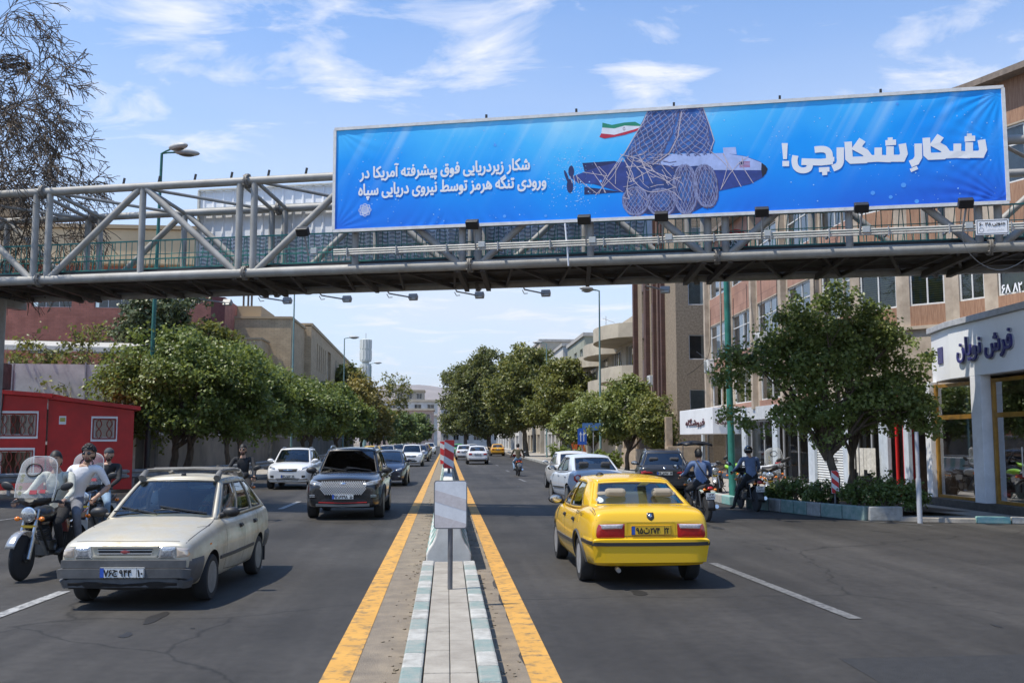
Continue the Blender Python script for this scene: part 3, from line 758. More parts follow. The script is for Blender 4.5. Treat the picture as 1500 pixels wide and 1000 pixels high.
printed(flat(A4((1030,70),(1240,50),(1330,330),(1310,440),(960,440),(1010,310))[::-1]),'sleeve_shade',PM('sleeve_blue',(44,92,168),.4,5),.0034)
fg=MB()
FI=[(650,850,108,120,0),(872,860,118,116,0),(1080,748,104,212,-.03),(1258,720,100,184,-.12)]
for k,e in enumerate(FI):fg.merge(flat(A4(*ell(*e))[::-1],.0003*k))
fg.merge(flat(A4(*ell(890,620,95,80))[::-1],.0015));printed(fg,'fingers',FING,.0035)
for k,e in enumerate(FI):printed(flat(A4(*ell(e[0]+6,e[1]-18,e[2]*.62,e[3]*.6,e[4]))[::-1],.0003*k),'finger_light',STEELB,.0055)
fg=MB();fg.merge(flat(A4((560,480),(700,500),(800,560),(960,650),(1000,740),(960,775),(800,780),(650,760),(600,700),(610,600))[::-1]));printed(fg,'thumb',FING,.0065)
nt_=MB();nd_=MB();nm_=MB();nk=[0]
def rope(pts,w,dark=False,z=0.0):
 nk[0]+=1;P=A4(*pts);(nm_ if dark==2 else nd_ if dark else nt_).merge(stroke(P,w,z+.0002*(nk[0]%9)))
shade_=[0]
def ball_net(cx,cy,rx,ry,rot=0,n=9,w=.014):
 for sg in(-1,1):
  for k in range(n):
   ph=-1.6+3.2*k/(n-1);pts=[]
   for i in range(13):
    t=-1+2*i/12;u=math.sin(max(-1.57,min(1.57,ph+sg*t*1.25)))*math.cos(t*1.45);v=math.sin(t*1.5)
    x=u*rx;y=v*ry;pts.append((cx+x*math.cos(rot)-y*math.sin(rot)+4*math.sin(k*3+i),cy+x*math.sin(rot)+y*math.cos(rot)+4*math.cos(k*5+i*2)))
   rope(pts,w,2);rope([(a+7,b+9)for a,b in pts],w,True)
 rope([(cx+rx*math.cos(t),cy+ry*math.sin(t))for t in[math.pi*i/16 for i in range(17)]],.022,True)
for e in FI:ball_net(*e)
def quad_net(a,b,c,d,nu,nv,w=.017):
 """net over the four-sided sleeve a b (top) d c (bottom)"""
 def pt(u,v):
  u=.5+.5*math.sin((u-.5)*2.6)/math.sin(1.3)
  x=lerp(lerp(a[0],b[0],u),lerp(d[0],c[0],u),v)+7*math.sin(u*17+v*9);y=lerp(lerp(a[1],b[1],u),lerp(d[1],c[1],u),v)+26*math.sin(u*3.1)*v;return(x,y)
 for sg in(-1,1):
  for k in range(-nv,nu+nv):
   pts=[]
   for i in range(4*nv+1):
    v=i/(4*nv);u=(k+sg*v*nv*.75)/nu
    if-.001<=u<=1.001:pts.append(pt(u,v))
   if len(pts)>2:rope(pts,w,2);rope([(a+9,b+10)for a,b in pts],w,True)
quad_net((755,78),(1030,62),(860,520),(570,470),6,9);quad_net((1040,60),(1235,48),(1315,430),(960,430),6,9)
rope([(1040,80),(1025,190),(1010,310),(950,430),(880,490),(800,530)],.05,True);rope([(1050,75),(1018,300),(945,440),(800,540)],.02)
rope([(760,75),(1000,60),(1235,48)],.03,True);rope([(755,85),(720,170),(640,300),(560,440),(520,480)],.022)
rope([(1235,50),(1290,200),(1330,330),(1300,410)],.02)
for a in([(520,450),(700,500),(820,600),(1000,740)],[(540,480),(620,600),(650,690),(760,770),(900,760),(1000,730)],[(580,480),(700,600),(720,690)],[(640,480),(600,620),(580,760),(600,830),(545,820)],[(700,500),(760,600),(950,690)],[(570,560),(700,560),(960,660)],[(600,690),(720,620),(800,580)],[(560,500),(640,690)],[(690,470),(800,700)]):
 rope([tuple(p)for p in smooth_path([(x,y,0)for x,y in a],4)]and[(p.x,p.y)for p in smooth_path([(x,y,0)for x,y in a],4)],.016)
to4=lambda x,y:((800+x/4.286-820)*5.883,(200+y/4.286-150)*5.883)
for a in([(300,160),(350,240),(440,325),(480,350)],[(470,130),(400,230),(330,362)],[(480,140),(420,250),(310,370)],[(190,250),(240,300),(320,360)],[(290,220),(340,290),(375,355)],[(330,190),(380,240),(350,300),(370,355)],[(440,170),(435,300)],[(475,140),(390,250),(230,225)],[(1110,110),(1160,200),(1225,318)],[(1212,165),(1150,240),(1095,335)],[(1215,165),(1255,225),(1300,295)],[(1035,95),(1100,150),(1160,215)],[(1112,105),(1140,180),(1120,260),(1100,325)],[(1270,125),(1210,170)],[(1230,125),(1235,180)],[(150,250),(165,295)],[(172,245),(182,298)],[(190,240),(205,296)]):
 rope([to4(x,y)for x,y in a],.014)
random.seed(4)
for k in range(46):
 x,y=random.uniform(540,980),random.uniform(450,770);a=random.uniform(-.5,1.1);l=random.uniform(50,150);rope([(x,y),(x+l*.5*math.cos(a),y+l*.5*math.sin(a)+random.uniform(-18,18)),(x+l*math.cos(a),y+l*math.sin(a))],random.choice((.010,.014)),k%3==0)
for e in FI:
 for k in range(5):u=random.uniform(-.8,.8);rope([(e[0]+e[2]*u,e[1]-e[3]*math.sqrt(1-u*u)*.95),(e[0]+e[2]*u*1.05+random.uniform(-9,9),e[1]),(e[0]+e[2]*u*.9,e[1]+e[3]*math.sqrt(1-u*u)*.95)],.012,True)
printed(nd_,'net_shade',ROPED,.0075);printed(nm_,'net',PM('net_rope',(138,146,186),.35,12),.0085);printed(nt_,'rope',ROPE,.0098)
fl_=MB();fl_.merge(flat(A4((368,178),(450,197),(560,176),(650,170),(722,208),(640,206),(560,203),(470,228),(366,220))[::-1]));printed(fl_,'flag_green',PM('green',(28,140,110)),.002)
fl_=MB();fl_.merge(flat(A4((366,220),(470,228),(560,203),(640,206),(722,208),(640,236),(560,258),(470,282),(358,270))[::-1]));printed(fl_,'flag_white',PM('flag_white',(225,230,240)),.002)
fl_=MB();fl_.merge(flat(A4((358,270),(470,282),(560,258),(640,236),(722,208),(660,250),(560,282),(470,300),(385,314),(342,300))[::-1]));printed(fl_,'flag_red',PM('red',(190,40,70)),.002)
fl_=MB();fl_.merge(stroke(A4(*ell(555,230,10,14,0,12)),.008));fl_.merge(stroke(A4((555,216),(555,246)),.008,.0005));printed(fl_,'flag_emblem',PM('flag_mark',(120,90,110)),.0035)
us=MB()
for k in range(5):us.merge(flat(A3((1214,160+k*8),(1280,158+k*8),(1280,162+k*8),(1214,164+k*8))[::-1],.0002*k))
printed(us,'small_flag_stripes',PM('flag_stripe',(170,60,90)),.0035)
us=MB();us.merge(flat(A3((1214,159),(1240,158),(1240,178),(1214,179))[::-1]));printed(us,'small_flag_canton',NAVD,.0055)
random.seed(21);bb=MB();bd_=MB()
for i in range(760):
 if i<300:px,py=random.gauss(838,16),random.gauss(262,22)
 else:px,py=random.uniform(500,1474),random.uniform(150,330)
 s,z=bp(px,py)
 if not(BS0+.1<s<BS1-.1 and BZ0+.08<z<BZ1-.08)or(px>900 and px<1125 and py<318 and py>215):continue
 r=random.choice((.006,.008,.010,.012,.016))if i<740 else random.uniform(.03,.06)
 (bb if i<740 else bd_).merge(flat([(s+r*math.cos(t),z+r*math.sin(t))for t in[2*math.pi*j/7 for j in range(7)]],.0001*(i%7)))
printed(bb,'bubbles',PM('bubble',(150,205,255),.1),.0005)['kind']='stuff'
printed(bd_,'large_bubbles',PM('soft_bubble',(80,160,245),.1),.0005)
BF=thing('billboard','white ribbed back of the billboard on the far side of the footbridge','billboard',(0,24,0),BA)
WB=3.28;FS0,FS1=-8.45,4.65
rib=mat('billboard_back',(.82,.83,.84),.6,var=.12,vs=1.5)
o=MB();n=0;s=FS0
pts=[]
while s<FS1:
 pts+=[(s,0),(s+.10,0),(s+.13,-.03),(s+.17,-.03),(s+.20,0)];s+=.31
o.grid([[(p[0],WB+p[1],6.55)for p in pts],[(p[0],WB+p[1],9.14)for p in pts]])
o.build('sheet',rib,BF)
o=MB();o.box(FS0,FS1,WB+.03,WB+.06,6.55,9.14);o.build('front_face',rib,BF)
o=MB()
for z in(8.42,8.60):o.beam((FS0,WB-.09,z),(FS1,WB-.09,z),.04,.06)
o.beam((FS0,WB-.05,9.17),(FS1,WB-.05,9.17),.08,.05);o.beam((FS0,WB-.05,6.53),(FS0,WB-.05,9.17),.06,.06)
o.build('rails',mat('rail_cream',(.55,.54,.48),.6,var=.2),BF)
wv=MB();k=0
for z in[6.62+.115*i for i in range(10)]:
 s=FS0+.1
 while s<FS1-.3:
  wv.merge(stroke([(s+.31*i/8.,z+.022*math.sin(2*math.pi*i/8.))for i in range(9)],.05,.0));s+=.34
xform(wv,Matrix(((1,0,0,0),(0,0,-1,WB-.045),(0,1,0,0),(0,0,0,1))))
wv.build('wave_strokes',mat('wave_grey',(.28,.29,.30),.7),BF)  # rows of grey wavy strokes across the lower part of the ribbed back
o=MB()
for dz,dw in((0,0),(.055,.0),(.11,0)):o.tube([(-2.75,-.52+dw,6.36+dz),(14.5,-.52+dw,6.36+dz)],.024,6)
t=thing('cable_tray','pale conduit pipes running along the near side of the footbridge','conduit',(0,24,0),BA)
o.build('pipes',mat('conduit',(.50,.48,.43),.55,var=.25),t,smooth=40)
o=MB()
for k in range(14):s=-2.4+k*1.25;o.beam((s,-.48,6.40),(s,-.02,6.40),.05,.05);o.beam((s,-.55,6.3),(s,-.55,6.52),.05,.02)
o.build('brackets',GREYP,t)
def floodlight(s,label):
 t=thing('floodlight',label,'floodlight',(UB.x*s+NB.x*-.9,24+UB.y*s+NB.y*-.9,6.86),BA,'floodlights aimed at the near billboard')
 a=MB();a.beam((0,.38,-.50),(0.02,.06,-.06),.035,.035);a.build('arm',GREYP,t)
 b=MB();b.cbox((0,0,.02),.30,.16,.20,Matrix.Rotation(R(35),3,'X'));b.build('housing',BLACK,t,bevel=.015)
 b=MB();b.cbox((0,.075,.075),.25,.012,.15,Matrix.Rotation(R(35),3,'X'));b.build('lens',glass('lamp_glass',(.6,.6,.6)),t)
 b=MB();b.box(.06,.22,.34,.44,-.46,-.32);b.build('ballast_box',mat('ballast',(.42,.45,.46),.5),t,bevel=.01)
 return t
names=['leftmost near floodlight beside the corner of the blue banner','floodlight under the banner below the emblem end','floodlight under the banner left of the printed propeller','floodlight under the banner below the fist','floodlight under the banner below the submarine nose','floodlight under the banner below the exclamation mark','rightmost near floodlight beside the small white sign']
for s,nm in zip((-3.4,.82,3.45,5.2,7.4,9.5,11.62),names):floodlight(s,nm)
def hang_light(s,label):
 t=thing('floodlight',label,'floodlight',(UB.x*s+NB.x*3.15,24+UB.y*s+NB.y*3.15,5.94),BA,'floodlights under the far side of the footbridge')
 a=MB();a.tube([(0,-.1,.05),(0,.05,0),(.42,.75,-.02)],.022,6);a.tube([(-.05,0,-.02),(.0,.02,-.12),(.08,.1,-.10)],.012,5);a.build('arm',GREYP,t)
 b=MB();b.cbox((.46,.85,0),.26,.16,.15,Matrix.Rotation(R(-30),3,'X'));b.build('housing',mat('lamp_grey',(.40,.41,.41),.5),t,bevel=.02)
 b=MB();b.cbox((.46,.765,-.03),.20,.012,.11,Matrix.Rotation(R(-30),3,'X'));b.build('lens',mat('lamp_lens',(.7,.72,.7),.2),t)
for s,nm in zip((-8.3,-6.4,-4.55,-2.55,-.6,1.3,4.6),('leftmost, over the dark pine','second from the left, over the tan building','over the far street lamp on the left','over the cellular mast','over the big plane trees','left of the double street lamp','rightmost, in front of the brown tower')):
 hang_light(s,'hanging floodlight beneath the far bridge edge, '+nm)
def sign_plane(s,w):return Matrix.Translation((0,24,0))@Matrix.Rotation(BA,4,'Z')@Matrix(((1,0,0,s),(0,0,-1,w),(0,1,0,0),(0,0,0,1)))
t=thing('height_sign','round red and white clearance sign reading 4,5m behind the conduit pipes','road sign',(0,24,0),BA)
Lm=lambda s,w,z:Matrix(((1,0,0,s),(0,0,-1,w),(0,1,0,z),(0,0,0,1)))
circ=lambda r,n=32:[(r*math.cos(2*math.pi*i/n),r*math.sin(2*math.pi*i/n))for i in range(n)]
MB().prism(circ(.29),-.015,0,Lm(6.86,.42,6.50)).build('plate',RED,t);MB().prism(circ(.205),0,.003,Lm(6.86,.42,6.50)).build('face',SIGNW,t)
o=MB();tx=text_mb('4,5m',.36,.17,.006);xform(tx,Lm(6.86,.415,6.47));o.merge(tx);o.prism([(-.06,-.2),(.06,-.2),(0,-.13)],.004,.006,Lm(6.86,.42,6.50));o.build('lettering',BLACK,t)
t=thing('location_sign','small white rectangular sign with a black frame at the right end of the banner','sign',(0,24,0),BA)
c0=Lm(12.2,-.62,6.40)
MB().prism(rounded(.66,.33,.01),-.015,0,c0).build('plate',PW,t)
o=MB();rr_=rounded(.61,.28,.004,1);o.merge(stroke(rr_+[rr_[0]],.012,.003));tx=text_mb(shape('جنوبی-'),.26,.085,.003);xform(tx,Matrix.Translation((.13,.06,.005)));o.merge(tx)
tx=text_mb('۶۰-۳۸',.24,.075,.003);xform(tx,Matrix.Translation((-.14,.06,.005)));o.merge(tx)
xform(o,c0);o.build('lettering',BLACK,t)
o=MB();o.merge(stroke(circ(.045)+[circ(.045)[0]],.012,.003));xform(o,Matrix.Translation((-.22,-.06,0)));tx=text_mb(shape('سازمان زیباسازی'),.34,.05,0);xform(tx,Matrix.Translation((.06,-.06,.005)));o.merge(tx);xform(o,c0);o.build('small_lettering',mat('grey_print',(.35,.36,.38),.6),t)
o=MB();o.tube([(2.95,-.5,6.9),(3.0,-.5,6.3),(3.02,-.45,5.9)],.022,6)
t=thing('hanging_cable','pale cable hanging down from the middle of the footbridge','cable',(0,24,0),BA);o.build('cable',PW,t)
t=thing('hanging_cable','thin grey cable looping down below the small white sign','cable',(0,24,0),BA)
o=MB();o.tube(smooth_path([(11.6,-.5,6.6),(11.7,-.3,6.1),(12.1,.1,5.75),(12.6,.2,5.6),(13.1,-.1,5.9),(13.3,-.3,6.6)],6),.008,5);o.build('cable',GREYP,t)
def frame_mats():pass
WGL=glass('window_glass',(.50,.54,.54),.9);DGL=glass('dark_window_glass',(.10,.11,.12),1.0);SGL=glass('shop_glass',(.60,.60,.58),.3)
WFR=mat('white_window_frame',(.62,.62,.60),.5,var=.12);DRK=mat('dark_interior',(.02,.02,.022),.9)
BLIND=mat('yellow_blind',(.66,.58,.20),.8,var=.2,vs=2);CURT=mat('pale_curtain',(.60,.62,.60),.8,var=.25,vs=2);BLUEC=mat('blue_curtain',(.22,.33,.38),.8,var=.2,vs=2)
class Facade:
 """a wall from A to B with real openings; windows become parts with a pane each"""
 def __init__(s,parent,A,B,z0,z1,t=.25):
  s.p=parent;s.A=Vector((A[0],A[1],0));s.B=Vector((B[0],B[1],0));s.u=(s.B-s.A);s.L=s.u.length;s.u.normalize()
  s.n=Vector((s.u.y,-s.u.x,0));s.z0=z0;s.z1=z1;s.t=t;s.w=[]
  s.M=Matrix(((s.u.x,0,s.n.x,s.A.x),(s.u.y,0,s.n.y,s.A.y),(0,1,0,0),(0,0,0,1)))
 def win(s,a,b,z0,z1,**k):s.w.append((a,b,z0,z1,k));return s
 def wall(s,m,name='wall',zones=None):
  xs=sorted({0,s.L}|{x for w in s.w for x in w[:2]});zs=sorted({s.z0,s.z1}|{z for w in s.w for z in w[2:4]}|set(zones[0]if zones else[]))
  mb=MB()
  for i in range(len(xs)-1):
   for j in range(len(zs)-1):
    cx=(xs[i]+xs[i+1])/2;cz=(zs[j]+zs[j+1])/2
    if any(w[0]<cx<w[1]and w[2]<cz<w[3]for w in s.w):continue
    mb.mat(zones[1](cx,cz)if zones else 0)
    mb.add([s.M@Vector(p)for p in((xs[i],zs[j],0),(xs[i+1],zs[j],0),(xs[i+1],zs[j+1],0),(xs[i],zs[j+1],0))],[(0,1,2,3)])
  mb.mat(0)
  for a,b,z0,z1,k in s.w:
   d=k.get('deep',.16)
   for p,q in(((a,z0),(b,z0)),((b,z0),(b,z1)),((b,z1),(a,z1)),((a,z1),(a,z0))):
    mb.add([s.M@Vector(v)for v in((p[0],p[1],0),(p[0],p[1],-d),(q[0],q[1],-d),(q[0],q[1],0))],[(0,1,2,3)])
  return mb.build(name,m if isinstance(m,(list,tuple))else m,s.p)
 def windows(s,name='window'):
  for a,b,z0,z1,k in s.w:
   d=k.get('deep',.16);f=k.get('f',.055);nx=k.get('nx',2);nz=k.get('nz',1);tr=k.get('transom')
   mb=MB()
   def bar(x0,x1,y0,y1,t=.05):mb.add([s.M@Vector(p)for p in((x0,y0,-d),(x1,y0,-d),(x1,y1,-d),(x0,y1,-d),(x0,y0,-d+t),(x1,y0,-d+t),(x1,y1,-d+t),(x0,y1,-d+t))],[(3,2,1,0),(4,5,6,7),(0,1,5,4),(1,2,6,5),(2,3,7,6),(3,0,4,7)])
   bar(a+.001,b-.001,z0+.001,z0+f);bar(a+.001,b-.001,z1-f,z1-.001);bar(a+.001,a+f,z0+f,z1-f);bar(b-f,b-.001,z0+f,z1-f)
   for i in range(1,nx):x=lerp(a,b,i/nx);bar(x-f*.4,x+f*.4,z0+f,z1-f,.045)
   for i in range(1,nz):z=lerp(z0,z1,i/nz);bar(a+f,b-f,z-f*.35,z+f*.35,.04)
   if tr:z=lerp(z0,z1,tr);bar(a+f,b-f,z-f*.4,z+f*.4,.042)
   fr=mb.build(name,k.get('fm',WFR),s.p)
   g=MB();g.add([s.M@Vector(p)for p in((a+.01,z0+.01,-d+.015),(b-.01,z0+.01,-d+.015),(b-.01,z1-.01,-d+.015),(a+.01,z1-.01,-d+.015))],[(0,1,2,3)]);g.build('pane',k.get('gm',WGL),fr)
   c=k.get('inside')
   if c is not None:
    if k.get('slats'):
     q=MB();z=z0+.03
     while z<z1-.05:q.add([s.M@Vector(p)for p in((a+.02,z,-d-.02),(b-.02,z,-d-.02),(b-.02,z+.062,-d-.055),(a+.02,z+.062,-d-.055))],[(0,1,2,3)]);z+=.07
    else:
     q=MB();n=max(4,int((b-a)/.12));q.grid([[s.M@Vector((lerp(a,b,i/n),z,-d-.09+.025*math.sin(i*1.9)))for z in(z0,z1)]for i in range(n+1)])
    q.build('curtain',c,fr)
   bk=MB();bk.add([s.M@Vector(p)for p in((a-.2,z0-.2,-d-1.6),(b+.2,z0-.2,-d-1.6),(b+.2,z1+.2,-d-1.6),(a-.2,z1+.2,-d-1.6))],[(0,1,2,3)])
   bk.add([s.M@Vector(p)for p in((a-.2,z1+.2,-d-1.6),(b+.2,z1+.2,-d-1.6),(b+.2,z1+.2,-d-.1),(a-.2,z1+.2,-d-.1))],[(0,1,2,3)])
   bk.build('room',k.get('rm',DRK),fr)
  return s
 def box(s,mb,a,b,z0,z1,o0,o1):
  return mb.add([s.M@Vector(p)for p in((a,z0,o0),(b,z0,o0),(b,z1,o0),(a,z1,o0),(a,z0,o1),(b,z0,o1),(b,z1,o1),(a,z1,o1))],[(3,2,1,0),(4,5,6,7),(0,1,5,4),(1,2,6,5),(2,3,7,6),(3,0,4,7)])
def slab_poly(poly,z0,z1):return MB().prism(poly,z0,z1)
def bld(name,label,x,y,group=None):return thing(name,label,'building',(0,0,0),0,group)
def brick_mat(name,c1,c2,mortar,scale=1.0,bw=.5,bh=.16,var=.3,bumpk=.3):
 """bricks laid in object space along x+y and z"""
 m=bpy.data.materials.new(name);m.use_nodes=True;MATS[name]=m
 nt=m.node_tree;N=nt.nodes;L=nt.links;b=N['Principled BSDF'];tc=N.new('ShaderNodeTexCoord');sp=N.new('ShaderNodeSeparateXYZ');L.new(tc.outputs['Object'],sp.inputs[0])
 ad=N.new('ShaderNodeMath');L.new(sp.outputs[0],ad.inputs[0]);L.new(sp.outputs[1],ad.inputs[1]);cb=N.new('ShaderNodeCombineXYZ');L.new(ad.outputs[0],cb.inputs[0]);L.new(sp.outputs[2],cb.inputs[1])
 br=N.new('ShaderNodeTexBrick');br.inputs['Scale'].default_value=scale;br.inputs['Brick Width'].default_value=bw;br.inputs['Row Height'].default_value=bh;br.inputs['Mortar Size'].default_value=.012
 br.inputs['Color1'].default_value=(*c1,1);br.inputs['Color2'].default_value=(*c2,1);br.inputs['Mortar'].default_value=(*mortar,1);L.new(cb.outputs[0],br.inputs[0])
 n=N.new('ShaderNodeTexNoise');n.inputs['Scale'].default_value=1.3;n.inputs['Detail'].default_value=8;L.new(tc.outputs['Object'],n.inputs[0])
 r=N.new('ShaderNodeMapRange');r.inputs[1].default_value=.3;r.inputs[2].default_value=.7;r.inputs[3].default_value=1-var;r.inputs[4].default_value=1+var*.4;L.new(n.outputs[0],r.inputs[0])
 mx=N.new('ShaderNodeMix');mx.data_type='RGBA';mx.blend_type='MULTIPLY';mx.inputs[0].default_value=1;L.new(br.outputs[0],mx.inputs[6]);c=N.new('ShaderNodeCombineColor')
 for i in range(3):L.new(r.outputs[0],c.inputs[i])
 L.new(c.outputs[0],mx.inputs[7]);L.new(mx.outputs[2],b.inputs['Base Color']);b.inputs['Roughness'].default_value=.88
 bp_=N.new('ShaderNodeBump');bp_.inputs['Strength'].default_value=bumpk;bp_.inputs['Distance'].default_value=.02;L.new(br.outputs['Fac'],bp_.inputs['Height']);bp_.invert=True;L.new(bp_.outputs[0],b.inputs['Normal'])
 return m
PINKST=brick_mat('pink_cladding',(.40,.225,.165),(.35,.19,.135),(.24,.13,.10),1,.9,.62,.25)
PLAST=mat('beige_plaster',(.50,.42,.33),.9,var=.3,vs=1.6,col2=(.29,.235,.18),detail=9,bump=.15,bs=30)
WOODP=mat('wood_cladding',(.22,.115,.07),.8,var=.4,vs=3,stretch=(9,9,.8),col2=(.38,.225,.14),detail=8)
MARB=mat('white_cladding',(.74,.75,.77),.4,var=.15,vs=2,detail=8)
AWHITE=mat('ac_white',(.62,.62,.59),.5,var=.15)
CB=bld('corner_building','pink and beige rounded corner building above the carpet shop',0,0)
cp=[(13.62,51.0),(13.5,46.6),(13.35,42.2),(13.15,37.8),(13.1,34.2),(13.15,31.2),(14.0,29.6),(15.05,28.55),(15.6,27.4),(16.5,25.0),(17.0,22.0),(17.3,18.0),(17.4,12)]
for i,(a,b)in enumerate(zip(cp,cp[1:])):
 F=Facade(CB,a,b,3.2,12.1);L=F.L;side=i<5
 m0,m1=(.35,L-.35)if side else(.22,L-.22)
 low=(3.55,5.0)if i<4 else None
 if i==4:m0,m1=.3,L-.3
 kw=dict(nx=2,transom=.66,deep=.10)
 blinds={4:BLIND,5:BLIND,6:BLIND,7:BLIND,8:BLIND,9:BLIND}.get(i,CURT)
 F.win(m0,m1,5.95,7.7,**kw,inside=blinds,slats=(i in(5,6,7)))
 F.win(m0,m1,9.1,10.75,**kw,inside=CURT)
 if low:F.win(m0+.2,m1-.2,low[0],low[1],nx=2,deep=.1,inside=BLIND if i%2 else None)
 F.wall([PLAST,PINKST,WOODP],'wall',([5.3,5.9,7.75,9.05,10.8],lambda x,z:(0 if(x<m0 or x>m1)else(1 if side else 2))if(5.3<z<5.95 or 7.75<z<9.1 or z<3.6 or z>10.8)else 0))
 F.windows()
 if not side:
  p=MB();F.box(p,0,L,5.22,5.32,0,.10);p.build('string_course',PLAST,CB)
 if side:
  p=MB();F.box(p,-.16,.16,3.2,12.1,.003,.22);p.build('pilaster',PLAST,CB)
rim=[(Vector(p)+Vector((-.45,-.05)))for p in cp]
o=MB();o.prism([tuple(p)for p in rim]+[(30,12),(30,51)],12.1,12.28);o.build('roof',mat('roof_edge',(.20,.16,.13),.8,var=.3),CB)
o=MB();o.add([(x,y,3.2)for x,y in cp]+[(30,12,3.2),(30,51,3.2)],[tuple(range(len(cp)+2))]);o.build('first_floor_soffit',PLAST,CB)
o=MB();o.quad((13.62,51,3.2),(13.62,51,12.1),(30,51,12.1),(30,51,3.2));o.build('end_wall',PLAST,CB)
F9=Facade(CB,cp[8],cp[9],0,1)
def on_facade(mb,F,x,z,d,name,m,parent):return xform(mb,F.M@Matrix.Translation((x,z,d))).build(name,m,parent)
F8=F9
on_facade(text_mb(shape('بیمه ایران'),.72,.26,.008),F8,.68,6.72,.02,'lettering',mat('black_letter',(.02,.02,.02),.5),CB)
on_facade(text_mb('۶۸ ۸۲',.66,.24,.008),F8,.70,6.12,.02,'lettering',PW,CB)
rg=MB();rg.merge(stroke(circ(.20,24)+[circ(.20,24)[0]],.09,0));on_facade(rg,F8,.68,7.18,.02,'ring_logo',PW,CB)
for x,y in((12.98,46.3),(13.0,38.1),(12.95,31.5)):MB().tube([(x,y,3.3),(x,y,12)],.045,7).build('drain_pipe',mat('pipe_beige',(.36,.31,.25),.6,var=.3),CB,smooth=50)
dp=MB();rr_=random.Random(6)
for k in range(9):
 y0=32+k*2;dp.tube(smooth_path([(12.92,y0,rr_.uniform(7,9)),(12.9,y0+.2,6.2),(12.85,y0+rr_.uniform(.5,3),rr_.uniform(5.2,5.7)),(12.9,y0+rr_.uniform(2,5),rr_.uniform(5.3,7.5))],5),.013,4)
dp.build('wall_cables',BLACK,CB)
def shopfront():
 t=bld('carpet_shop','carpet shop with white fascia, gold framed glass and white pillars',0,0)
 A=(13.02,27.35);B=(12.78,20.6)
 F=Facade(t,A,B,0,4.9)
 o=MB();o.prism([(12.98,25.85),(12.72,20.0),(16,20.0),(16.5,27.6),(13.32,27.5)],3.48,4.86);o.build('fascia',mat('fascia_white',(.82,.83,.84),.35,var=.06,vs=1),t,bevel=.015)
 o=MB();o.prism([(12.9,25.9),(12.62,19.9),(16,19.9),(16.5,27.7),(13.24,27.6)],4.862,5.02);o.build('fascia_cap',mat('cap_grey',(.42,.43,.45),.5,var=.2),t,bevel=.01)
 G=Facade(t,(12.98,25.85),(12.72,20.0),0,1)
 tx=text_mb(shape('فرش نویان'),2.75,.64,.008,.03);on_facade(tx,G,1.95,4.18,.05,'lettering',mat('blue_letter',(.03,.03,.16),.35),t)
 tx=text_mb(shape('فرش نویان'),2.75,.64,.022,.015);on_facade(tx,G,1.96,4.165,.02,'letter_edge',mat('letter_chrome',(.45,.46,.50),.3,metal=.6),t)
 o=MB();H2=Facade(t,(13.32,27.5),(12.98,25.85),0,1);H2.box(o,.7,1.15,3.95,4.4,.01,.03);o.build('side_letter',mat('blue_letter',(.03,.03,.16),.35),t)
 for y,w in((24.5,.5),(27.3,.3),(21.0,.5)):
  o=MB();x=13.02+(y-27.35)*.035;o.box(x,x+.28,y-w/2,y+w/2,.1,3.48);o.build('pillar',MARB,t,bevel=.012)
 GOLD=mat('gold_frame',(.36,.19,.03),.35,metal=.35,var=.35,vs=3)
 def pane(y0,y1,door=False):
  x=13.16
  fr=MB()
  for yy in(y0,y1):fr.box(x,x+.08,yy-.05,yy+.05,.3,3.40)
  fr.box(x+.005,x+.075,y0,y1,2.42,2.54);fr.box(x+.005,x+.075,y0,y1,3.3,3.39);fr.box(x+.005,x+.075,y0,y1,.3,.38)
  f_=fr.build('shop_window',GOLD,t)
  g=MB();g.quad((x+.04,y0,.34),(x+.04,y1,.34),(x+.04,y1,3.35),(x+.04,y0,3.35));g.build('pane',SGL,f_)
  if door:
   d=MB();ym=(y0+y1)/2;d.box(x+.01,x+.07,ym-.04,ym+.04,.38,2.42);d.tube([(x-.06,ym+.12,1.0),(x-.06,ym+.12,1.7)],.018,8);d.build('door_handle',STEEL,f_)
 pane(24.85,27.1);pane(21.35,24.15,True)
 o=MB();o.box(12.85,13.3,21.1,27.6,.1,.3);o.build('step',mat('dark_stone',(.06,.055,.05),.6,var=.4,vs=6),t)
 o=MB();o.box(17,17.2,18,30,.1,3.4);o.box(13.1,17,20.3,20.5,.1,3.4);o.box(13.2,17,28.4,28.6,.1,3.4);o.build('back_wall',mat('shop_wall',(.09,.06,.045),.8,var=.3),t)
 o=MB();o.box(13.1,17,18,28.5,.1,.14);o.build('floor',mat('shop_floor',(.10,.08,.06),.5),t)
 o=MB();o.box(13.35,17,18,28.4,3.39,3.41);o.build('ceiling',mat('shop_ceiling',(.25,.24,.22),.8),t)
 t.location=(.43,-.1,0);return t
shopfront()
random.seed(31)
RC=[mat('rug_%s'%n,c,.95,var=.45,vs=7,detail=6)for n,c in(('red',(.22,.03,.025)),('orange',(.36,.12,.03)),('brown',(.14,.07,.04)),('grey',(.20,.19,.18)),('dark',(.05,.035,.04)))]
for i in range(26):
 k,j=divmod(i,8);y=21.9+j*.72;z=.42+(i%5)*.32
 if k>0:z+=.1
 x=14.9+k*.55
 o=MB();o.tube([(x,y-.33,z),(x,y+.33,z)],.13,12);r=tag(o.build('rolled_rug',RC[(i*7+j)%5],None,smooth=50),'rolled rug lying in the stacks behind the carpet shop glass','rug','rolled rugs in the carpet shop')
o=MB();o.lathe([(.16,0),(.2,.02),(.22,.42),(.2,.44),(.17,.4),(.15,.05),(0,.05)],18,Matrix.Translation((14.1,23.9,.14)))
t=o.build('rug_bin',mat('pale_green_bin',(.32,.36,.26),.6),None,smooth=40);tag(t,'pale bin holding upright rolled rugs by the shop door','bin')
